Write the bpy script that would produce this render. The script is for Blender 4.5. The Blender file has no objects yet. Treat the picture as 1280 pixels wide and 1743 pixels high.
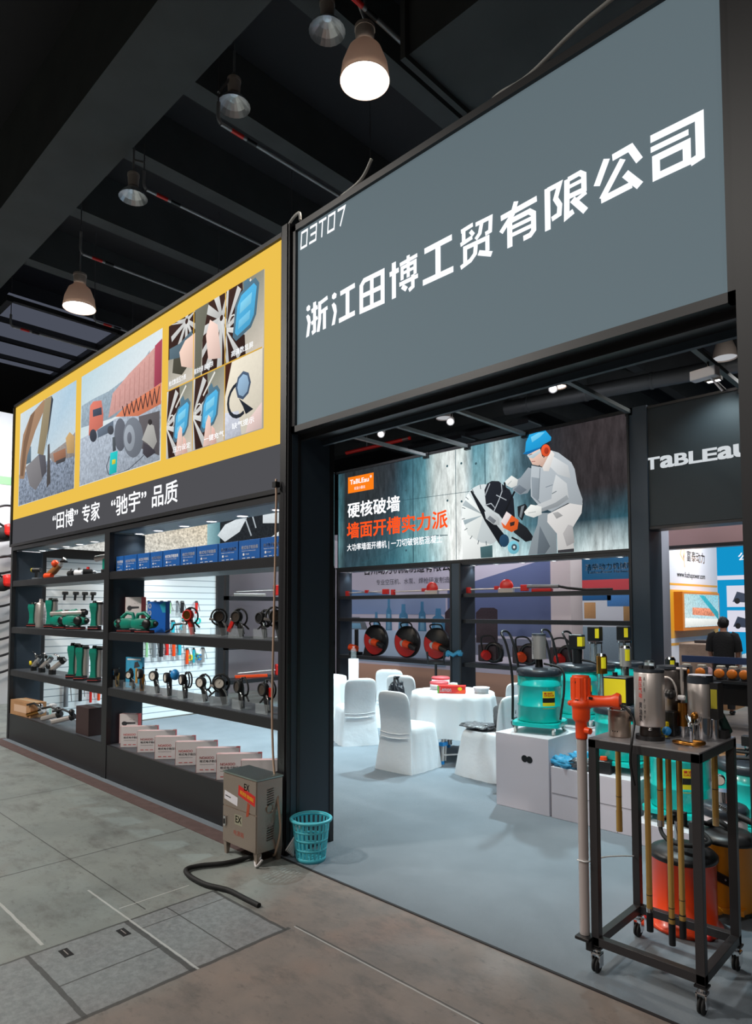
import bpy, bmesh, math, random
from mathutils import Vector, Matrix, noise as mnoise
random.seed(7)
PI = math.pi
S = bpy.context.scene
C = S.collection

# ---------------------------------------------------------------- camera, world, lights, exposure
YAW, PITCH, ROLL = math.radians(-44.349), math.radians(2.854), math.radians(-0.054)
fw = Vector((math.sin(YAW)*math.cos(PITCH), math.cos(YAW)*math.cos(PITCH), math.sin(PITCH)))
rt = Vector((math.cos(YAW), -math.sin(YAW), 0)); up = rt.cross(fw)
r2 = rt*math.cos(ROLL) + up*math.sin(ROLL); u2 = -rt*math.sin(ROLL) + up*math.cos(ROLL)
cam = bpy.data.cameras.new('camera'); camo = bpy.data.objects.new('camera', cam); C.objects.link(camo)
mw = Matrix((r2, u2, -fw)).transposed().to_4x4(); mw.translation = Vector((3.734, -2.962, 1.716))
camo.matrix_world = mw
cam.sensor_fit = 'VERTICAL'; cam.sensor_height = 36.0; cam.lens = 1120.8/1743*36
cam.shift_x = 0.0049; cam.shift_y = 0.0637; cam.clip_start = 0.05; cam.clip_end = 200
S.camera = camo
S.view_settings.view_transform = 'Standard'; S.view_settings.look = 'None'
S.view_settings.exposure = 0.0; S.view_settings.gamma = 1.0; S.view_settings.use_curve_mapping = False
wd = bpy.data.worlds.new('hall_air'); S.world = wd; wd.use_nodes = True
wd.node_tree.nodes['Background'].inputs[0].default_value = (0.75, 0.85, 1.0, 1); wd.node_tree.nodes['Background'].inputs[1].default_value = 0.035
S.cycles.max_bounces = 6; S.cycles.diffuse_bounces = 3; S.cycles.glossy_bounces = 3; S.cycles.transparent_max_bounces = 12
S.cycles.sample_clamp_indirect = 4.0
S.cycles.use_denoising = True

def lamp(kind, loc, target, watts, col=(1, 1, 1), size=0.1, spot=60, blend=0.5, sy=None):
    l = bpy.data.lights.new('lamp_light', kind); l.energy = watts; l.color = col
    o = bpy.data.objects.new('lamp_light', l); C.objects.link(o); o.location = loc
    d = Vector(target) - Vector(loc); o.rotation_euler = d.to_track_quat('-Z', 'Y').to_euler()
    if kind == 'SPOT': l.spot_size = math.radians(spot); l.spot_blend = blend; l.shadow_soft_size = size
    elif kind == 'AREA':
        l.size = size
        if sy: l.shape = 'RECTANGLE'; l.size_y = sy
    else: l.shadow_soft_size = size
    return o
# rows of hall high-bay lamps over the aisle behind the viewer
for x, y, w in ((-7, -4.5, 300), (-2.8, -5.0, 330), (1.5, -6.5, 105), (6.5, -3.5, 50)):
    lamp('SPOT', (x, y, 7.0), (x+0.3, y+1.2, 0), w*4.2, (1.0, 0.95, 0.88), 0.25, 140, 0.6)
lamp('SPOT', (4.6, -5.2, 4.6), (2.5, .3, 1.0), 300, (1.0, .93, .86), .3, 34, .8)  # extra unseen spot, added to brighten the rack and orange pump
# truss spots inside the stand, aimed at the tables and the left wall
for x, y, tx, ty, w in ((-1.6, 3.6, -2.6, 3.2, 760), (-2.9, 2.2, -4.2, 2.6, 700), (-3.7, 4.2, -5.2, 3.6, 460), (-0.6, 4.2, -0.6, 2.9, 760), (1.6, 1.2, 1.3, 2.6, 420)):
    lamp('SPOT', (x, y, 4.2), (tx, ty, 0), w*1.0, (0.74, 0.95, 1.0), 0.08, 84, 0.8)
# neighbouring stands behind
lamp('AREA', (-3.5, 7.0, 5.2), (-3.5, 8.6, 1.4), 210, (0.95, 0.93, 1.0), 2.5)
lamp('AREA', (1.2, 9.8, 5.0), (-0.6, 11.2, 1.6), 200, (0.85, 0.95, 1.0), 1.5)
lamp('AREA', (2.0, 6.5, 5.0), (1.2, 9.0, 0.3), 110, (1.0, 0.95, 0.9), 1.5)
lamp('AREA', (-7.6, 0.4, 5.0), (-9.6, 2.2, 1.5), 120, (0.95, 0.97, 1.0), 1.5)

# ---------------------------------------------------------------- materials
def lin(c):
    out = []
    for v in c[:3]:
        v = v/255.0; out.append(v/12.92 if v <= 0.04045 else ((v+0.055)/1.055)**2.4)
    return tuple(out)
MATS = {}
def M(name, col=(128, 128, 128), rough=0.5, metal=0.0, emit=0.0, bump=0.0, bscale=60.0, var=0.0, vscale=8.0, trans=0.0, alpha=1.0, coat=0.0):
    if name in MATS: return MATS[name]
    m = bpy.data.materials.new(name); m.use_nodes = True; nt = m.node_tree; b = nt.nodes['Principled BSDF']
    l = lin(col); b.inputs['Base Color'].default_value = (*l, 1); b.inputs['Roughness'].default_value = rough; b.inputs['Metallic'].default_value = metal
    if coat: b.inputs['Coat Weight'].default_value = coat; b.inputs['Coat Roughness'].default_value = 0.15
    if trans: b.inputs['Transmission Weight'].default_value = trans
    if alpha < 1: b.inputs['Alpha'].default_value = alpha
    if emit: b.inputs['Emission Color'].default_value = (*l, 1); b.inputs['Emission Strength'].default_value = emit
    if var or bump:
        tc = nt.nodes.new('ShaderNodeTexCoord')
    if var:
        n = nt.nodes.new('ShaderNodeTexNoise'); n.inputs['Scale'].default_value = vscale; n.inputs['Detail'].default_value = 6
        nt.links.new(tc.outputs['Object'], n.inputs['Vector'])
        r = nt.nodes.new('ShaderNodeMapRange'); r.inputs['From Min'].default_value = 0.3; r.inputs['From Max'].default_value = 0.7
        r.inputs['To Min'].default_value = 1-var; r.inputs['To Max'].default_value = 1+var
        mx = nt.nodes.new('ShaderNodeVectorMath'); mx.operation = 'SCALE'; mx.inputs[0].default_value = l
        nt.links.new(n.outputs['Fac'], r.inputs['Value']); nt.links.new(r.outputs['Result'], mx.inputs['Scale']); nt.links.new(mx.outputs['Vector'], b.inputs['Base Color'])
    if bump:
        n2 = nt.nodes.new('ShaderNodeTexNoise'); n2.inputs['Scale'].default_value = bscale; n2.inputs['Detail'].default_value = 4
        nt.links.new(tc.outputs['Object'], n2.inputs['Vector'])
        bp = nt.nodes.new('ShaderNodeBump'); bp.inputs['Strength'].default_value = bump; bp.inputs['Distance'].default_value = 0.02
        nt.links.new(n2.outputs['Fac'], bp.inputs['Height']); nt.links.new(bp.outputs['Normal'], b.inputs['Normal'])
    MATS[name] = m
    return m
def EM(name, col, s=1.0, sample=True):
    if name in MATS: return MATS[name]
    m = bpy.data.materials.new(name); m.use_nodes = True; nt = m.node_tree; nt.nodes.clear()
    o = nt.nodes.new('ShaderNodeOutputMaterial'); e = nt.nodes.new('ShaderNodeEmission')
    e.inputs[0].default_value = (*lin(col), 1); e.inputs[1].default_value = s
    nt.links.new(e.outputs[0], o.inputs[0])
    if not sample: m.cycles.emission_sampling = 'NONE'
    MATS[name] = m
    return m
def print_mat(name, backlit=True, nscale=40.0, strength=1.0, stretch=(1, 1, 1)):
    m = bpy.data.materials.new(name); m.use_nodes = True; nt = m.node_tree; nt.nodes.clear()
    o = nt.nodes.new('ShaderNodeOutputMaterial'); a = nt.nodes.new('ShaderNodeAttribute'); a.attribute_name = 'Col'
    tc = nt.nodes.new('ShaderNodeTexCoord'); n = nt.nodes.new('ShaderNodeTexNoise'); n.inputs['Scale'].default_value = nscale; n.inputs['Detail'].default_value = 8; n.inputs['Roughness'].default_value = 0.7
    mp = nt.nodes.new('ShaderNodeMapping'); mp.inputs['Scale'].default_value = stretch; nt.links.new(tc.outputs['Object'], mp.inputs[0]); nt.links.new(mp.outputs[0], n.inputs['Vector'])
    s1 = nt.nodes.new('ShaderNodeMath'); s1.operation = 'SUBTRACT'; s1.inputs[1].default_value = 0.5; nt.links.new(n.outputs['Fac'], s1.inputs[0])
    s2 = nt.nodes.new('ShaderNodeMath'); s2.operation = 'MULTIPLY'; nt.links.new(s1.outputs[0], s2.inputs[0]); nt.links.new(a.outputs['Alpha'], s2.inputs[1])
    s3 = nt.nodes.new('ShaderNodeMath'); s3.operation = 'MULTIPLY_ADD'; s3.inputs[1].default_value = 4.0; s3.inputs[2].default_value = 1.0; s3.use_clamp = False; nt.links.new(s2.outputs[0], s3.inputs[0])
    s4 = nt.nodes.new('ShaderNodeMath'); s4.operation = 'MAXIMUM'; s4.inputs[1].default_value = 0.1; nt.links.new(s3.outputs[0], s4.inputs[0])
    v = nt.nodes.new('ShaderNodeVectorMath'); v.operation = 'SCALE'; nt.links.new(a.outputs['Color'], v.inputs[0]); nt.links.new(s4.outputs[0], v.inputs['Scale'])
    if backlit:
        e = nt.nodes.new('ShaderNodeEmission'); e.inputs[1].default_value = strength; nt.links.new(v.outputs[0], e.inputs[0]); nt.links.new(e.outputs[0], o.inputs[0])
    else:
        e = nt.nodes.new('ShaderNodeBsdfPrincipled'); e.inputs['Roughness'].default_value = 0.55; nt.links.new(v.outputs[0], e.inputs['Base Color']); nt.links.new(e.outputs[0], o.inputs[0])
    return m

BLACK = M('black_frame', (34, 34, 37), 0.42)
NAVY = M('dark_panel', (50, 62, 74), 0.5)
STEEL = M('stainless_steel', (176, 160, 148), 0.36, 0.75, bump=0.05, bscale=200)
CHROME = M('polished_metal', (222, 222, 224), 0.14, 1.0)
ALU = M('brushed_aluminium', (206, 198, 194), 0.36, 0.7)
BRASS = M('zinc_yellow_tube', (206, 164, 92), 0.26, 0.6)
TEAL = M('teal_enamel', (20, 200, 192), 0.3, coat=0.4)
DTEAL = M('green_plastic', (12, 132, 112), 0.38)
BLK = M('black_plastic', (24, 24, 26), 0.4)
RUB = M('black_rubber', (20, 20, 21), 0.7)
ORANGE = M('orange_plastic', (238, 74, 22), 0.4)
RED = M('red_plastic', (208, 34, 28), 0.4)
WHITE = M('white_laminate', (226, 222, 228), 0.45)
PLINTH = M('white_plinth_board', (205, 198, 206), 0.5)
CLOTH = M('white_cloth', (232, 236, 240), 0.85, bump=0.25, bscale=9)
GLASSY = M('clear_acrylic', (235, 245, 248), 0.05, alpha=0.09)
YEL = M('yellow_label', (240, 214, 30), 0.5)
WPAINT = M('white_print', (235, 235, 238), 0.6)
GOLD = M('yellow_paint', (214, 134, 22), 0.4)
OPAINT = M('orange_paint', (230, 66, 18), 0.34, coat=0.3)
BLUEP = M('blue_plastic', (40, 140, 210), 0.4)
CARD = M('brown_cardboard', (176, 132, 92), 0.8, var=0.1)
COPPER = M('copper_brass', (190, 130, 60), 0.3, 1.0)

# ---------------------------------------------------------------- mesh helpers
class MB:
    def __init__(s): s.v = []; s.f = []; s.m = []; s.c = []; s.mats = []; s.sm = []; s.usec = False
    def mi(s, m):
        if m not in s.mats: s.mats.append(m)
        return s.mats.index(m)
    def add(s, vs, fs, m, smooth=False, cols=None):
        b = len(s.v); s.v += [tuple(x) for x in vs]; k = s.mi(m)
        for i, f in enumerate(fs):
            s.f.append([b+j for j in f]); s.m.append(k); s.sm.append(smooth)
            s.c.append(cols[i] if cols else None)
        return s
    def box(s, x0, x1, y0, y1, z0, z1, m):
        vs = [(x0,y0,z0),(x1,y0,z0),(x1,y1,z0),(x0,y1,z0),(x0,y0,z1),(x1,y0,z1),(x1,y1,z1),(x0,y1,z1)]
        return s.add(vs, [(3,2,1,0),(4,5,6,7),(0,1,5,4),(1,2,6,5),(2,3,7,6),(3,0,4,7)], m)
    def bar(s, p, q, wx, wz, m, roll=0):
        p, q = Vector(p), Vector(q); d = (q-p); L = d.length; d.normalize()
        a = Vector((0, 0, 1)) if abs(d.z) < 0.95 else Vector((1, 0, 0))
        u = d.cross(a).normalized(); w = u.cross(d)
        if roll: u, w = u*math.cos(roll)+w*math.sin(roll), -u*math.sin(roll)+w*math.cos(roll)
        vs = []
        for e in (p, q):
            for i, j in ((-1,-1),(1,-1),(1,1),(-1,1)): vs.append(e+u*i*wx/2+w*j*wz/2)
        return s.add(vs, [(3,2,1,0),(4,5,6,7),(0,1,5,4),(1,2,6,5),(2,3,7,6),(3,0,4,7)], m)
    def cyl(s, p, q, r0, r1, m, n=20, caps=True):
        p, q = Vector(p), Vector(q); d = (q-p).normalized()
        a = Vector((0, 0, 1)) if abs(d.z) < 0.95 else Vector((1, 0, 0))
        u = d.cross(a).normalized(); w = d.cross(u)
        vs = []
        for e, r in ((p, r0), (q, r1)):
            for i in range(n):
                t = 2*PI*i/n; vs.append(e+u*r*math.cos(t)+w*r*math.sin(t))
        s.add(vs, [(i, (i+1) % n, n+(i+1) % n, n+i) for i in range(n)], m, True)
        if caps: s.add(vs[:n], [tuple(range(n))[::-1]], m); s.add(vs[n:], [tuple(range(n))], m)
        return s
    def lathe(s, prof, m, c=(0, 0, 0), n=28, axis='Z', smooth=True, rfun=None):
        vs = []
        for r, z in prof:
            for i in range(n):
                t = 2*PI*i/n; rr = r*(rfun(t, z) if rfun else 1); x, y = rr*math.cos(t), rr*math.sin(t)
                p = {'Z': (x, y, z), 'Y': (x, z, y), 'X': (z, x, y)}[axis]
                vs.append((p[0]+c[0], p[1]+c[1], p[2]+c[2]))
        fs = []
        for k in range(len(prof)-1):
            for i in range(n):
                j = (i+1) % n; fs.append((k*n+i, k*n+j, (k+1)*n+j, (k+1)*n+i))
        return s.add(vs, fs, m, smooth)
    def tube(s, pts, r, m, n=8, caps=True):
        pts = [Vector(p) for p in pts]; vs = []; N = len(pts); prev = None
        rs = r if isinstance(r, (list, tuple)) else [r]*N
        for i, p in enumerate(pts):
            d = (pts[min(i+1, N-1)]-pts[max(i-1, 0)]).normalized()
            if prev is None:
                a = Vector((0, 0, 1)) if abs(d.z) < 0.9 else Vector((1, 0, 0)); u = d.cross(a).normalized()
            else:
                u = prev-d*prev.dot(d)
                u = u.normalized() if u.length > 1e-6 else d.orthogonal().normalized()
            prev = u; w = d.cross(u)
            for k in range(n):
                t = 2*PI*k/n; vs.append(p+u*rs[i]*math.cos(t)+w*rs[i]*math.sin(t))
        fs = [(i*n+k, i*n+(k+1) % n, (i+1)*n+(k+1) % n, (i+1)*n+k) for i in range(N-1) for k in range(n)]
        s.add(vs, fs, m, True)
        if caps: s.add(vs[:n], [tuple(range(n))[::-1]], m); s.add(vs[-n:], [tuple(range(n))], m)
        return s
    def ball(s, c, r, m, n=14, k=9, sq=(1, 1, 1), jit=0, seed=0):
        vs = []; fs = []
        for i in range(k+1):
            th = PI*i/k
            for j in range(n):
                ph = 2*PI*j/n; d = Vector((math.sin(th)*math.cos(ph), math.sin(th)*math.sin(ph), math.cos(th)))
                f = 1+(jit*mnoise.noise(d*2.7+Vector((seed, 0, 0)))+jit*.6*mnoise.noise(d*6+Vector((0, seed, 0))) if jit else 0)
                vs.append((c[0]+d.x*r*sq[0]*f, c[1]+d.y*r*sq[1]*f, c[2]+d.z*r*sq[2]*f))
        for i in range(k):
            for j in range(n): fs.append((i*n+j, (i+1)*n+j, (i+1)*n+(j+1) % n, i*n+(j+1) % n))
        return s.add(vs, fs, m, True)
    def loft(s, rings, m, smooth=True, caps=True):
        n = len(rings[0]); vs = [p for r in rings for p in r]
        s.add(vs, [(k*n+i, k*n+(i+1) % n, (k+1)*n+(i+1) % n, (k+1)*n+i) for k in range(len(rings)-1) for i in range(n)], m, smooth)
        if caps: s.add(rings[0], [tuple(range(n))[::-1]], m); s.add(rings[-1], [tuple(range(n))], m)
        return s
    def poly(s, pts, m, fn, w=0.0, t=0.0):                 # flat polygon on a plane (t = thickness)
        n = len(pts)
        if not t: return s.add([fn(u, v, w) for u, v in pts], [tuple(range(n))], m)
        vs = [fn(u, v, w) for u, v in pts]+[fn(u, v, w+t) for u, v in pts]
        return s.add(vs, [tuple(range(n, 2*n)), tuple(range(n))[::-1]]+[(i, (i+1) % n, n+(i+1) % n, n+i) for i in range(n)], m)
    def cpoly(s, pts, col, m, fn, w=0.0, a=0.0):           # coloured print polygon; col one colour or one per corner
        s.usec = True; n = len(pts)
        if isinstance(col[0], (int, float)):
            us = [p[0] for p in pts]; vv = [p[1] for p in pts]; du = (max(us)-min(us)) or 1; dv = (max(vv)-min(vv)) or 1; l = lin(col)
            cs = [(*[c*(1+.34*((v-min(vv))/dv-.5)-.18*((u-min(us))/du-.5)) for c in l], a) for u, v in pts]
        else: cs = [(*lin(c), a) for c in col]
        return s.add([fn(u, v, w) for u, v in pts], [tuple(range(n))], m, False, [cs])
    def text(s, body, u0, v0, u1, v1, m, fn, w=0.0, bold=0.0, keep=False):
        vs, fs = glyphs(body, 0.0); xs = [p[0] for p in vs]; ys = [p[1] for p in vs]
        ax, bx, ay, by = min(xs), max(xs), min(ys), max(ys)
        su = (u1-u0)/(bx-ax); sv = (v1-v0)/(by-ay)
        if keep: su = sv = min(su, sv)
        k = bold*0.55
        for dx, dy in (((-k, -k), (k, -k), (k, k), (-k, k), (0, 0)) if bold > 0.012 else ((0, 0),)):
            s.add([fn(u0+(x-ax+dx)*su, v0+(y-ay+dy)*sv, w) for x, y in vs], fs, m)
        return s
    def xform(s, mat):
        s.v = [tuple(mat @ Vector(p)) for p in s.v]; return s
    def build(s, name, parent=None, bevel=0.0, loc=None):
        me = bpy.data.meshes.new(name); me.from_pydata(s.v, [], s.f)
        for m in s.mats: me.materials.append(m)
        me.polygons.foreach_set('material_index', s.m); me.polygons.foreach_set('use_smooth', s.sm)
        if s.usec:
            ca = me.color_attributes.new('Col', 'FLOAT_COLOR', 'CORNER'); k = 0; buf = []
            for f, c in zip(s.f, s.c):
                for i in range(len(f)): buf += (c[i] if c else (0.5, 0.5, 0.5, 0))
            ca.data.foreach_set('color', buf)
        me.update()
        o = bpy.data.objects.new(name, me); C.objects.link(o)
        if parent: o.parent = parent
        if loc: o.location = loc
        if bevel:
            b = o.modifiers.new('bevel', 'BEVEL'); b.width = bevel; b.segments = 2; b.limit_method = 'ANGLE'; b.angle_limit = math.radians(50)
        return o
GL = {}
def glyphs(body, bold):
    k = (body, bold)
    if k not in GL:
        cu = bpy.data.curves.new('lettering', 'FONT'); cu.body = body; cu.offset = bold; cu.resolution_u = 3
        o = bpy.data.objects.new('lettering', cu); C.objects.link(o)
        me = bpy.data.meshes.new_from_object(o.evaluated_get(bpy.context.evaluated_depsgraph_get()))
        GL[k] = ([(p.co.x, p.co.y) for p in me.vertices], [tuple(p.vertices) for p in me.polygons])
        C.objects.unlink(o); bpy.data.objects.remove(o); bpy.data.curves.remove(cu); bpy.data.meshes.remove(me)
    return GL[k]
def FY(y): return lambda u, v, w=0.0: (u, y-w, v)          # plane facing -Y
def FX(x): return lambda u, v, w=0.0: (x+w, u, v)          # plane facing +X
def FZ(z): return lambda u, v, w=0.0: (u, v, z+w)
def stroke(pts, t, closed=False):                          # thick mitred polyline -> quads
    P = [Vector(p) for p in pts]; n = len(P); out = []; L = []; R = []
    for i in range(n):
        a = P[i-1] if (i > 0 or closed) else None; b = P[(i+1) % n] if (i < n-1 or closed) else None
        d0 = (P[i]-a).normalized() if a is not None else None; d1 = (b-P[i]).normalized() if b is not None else None
        if d0 is None: d0 = d1
        if d1 is None: d1 = d0
        nn = Vector((-d0.y-d1.y, d0.x+d1.x)); nn = nn.normalized() if nn.length > 1e-5 else Vector((-d0.y, d0.x))
        k = t/2/max(0.45, nn.dot(Vector((-d0.y, d0.x))))
        L.append(P[i]+nn*k); R.append(P[i]-nn*k)
    for i in range(n if closed else n-1):
        j = (i+1) % n; out.append([tuple(R[i]), tuple(R[j]), tuple(L[j]), tuple(L[i])])
    return out

# ---------------------------------------------------------------- object helpers
def tag(o, label, cat, group=None, kind=None):
    if label: o['label'] = label
    if cat: o['category'] = cat
    if group: o['group'] = group
    if kind: o['kind'] = kind
    return o
def thing(name, label, cat, loc=(0, 0, 0), rotz=0.0, group=None):
    o = bpy.data.objects.new(name, None); C.objects.link(o); o.empty_display_size = 0.05
    o.location = loc; o.rotation_euler = (0, 0, rotz)
    return tag(o, label, cat, group)
def struct(name, mb, bevel=0):
    o = mb.build(name, None, bevel); o['kind'] = 'structure'; return o
def dup(root, loc, rotz, label, group=None):
    r = root.copy(); C.objects.link(r); r.location = loc; r.rotation_euler = (0, 0, rotz); r['label'] = label
    if group: r['group'] = group
    for ch in list(root.children):
        c = ch.copy(); C.objects.link(c); c.parent = r
        for g in list(ch.children):
            d = g.copy(); C.objects.link(d); d.parent = c
    return r
ORD = ['first', 'second', 'third', 'fourth', 'fifth', 'sixth', 'seventh', 'eighth', 'ninth', 'tenth', 'eleventh', 'twelfth', 'thirteenth', 'fourteenth', 'fifteenth', 'sixteenth', 'seventeenth', 'eighteenth', 'nineteenth', 'twentieth']
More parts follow.
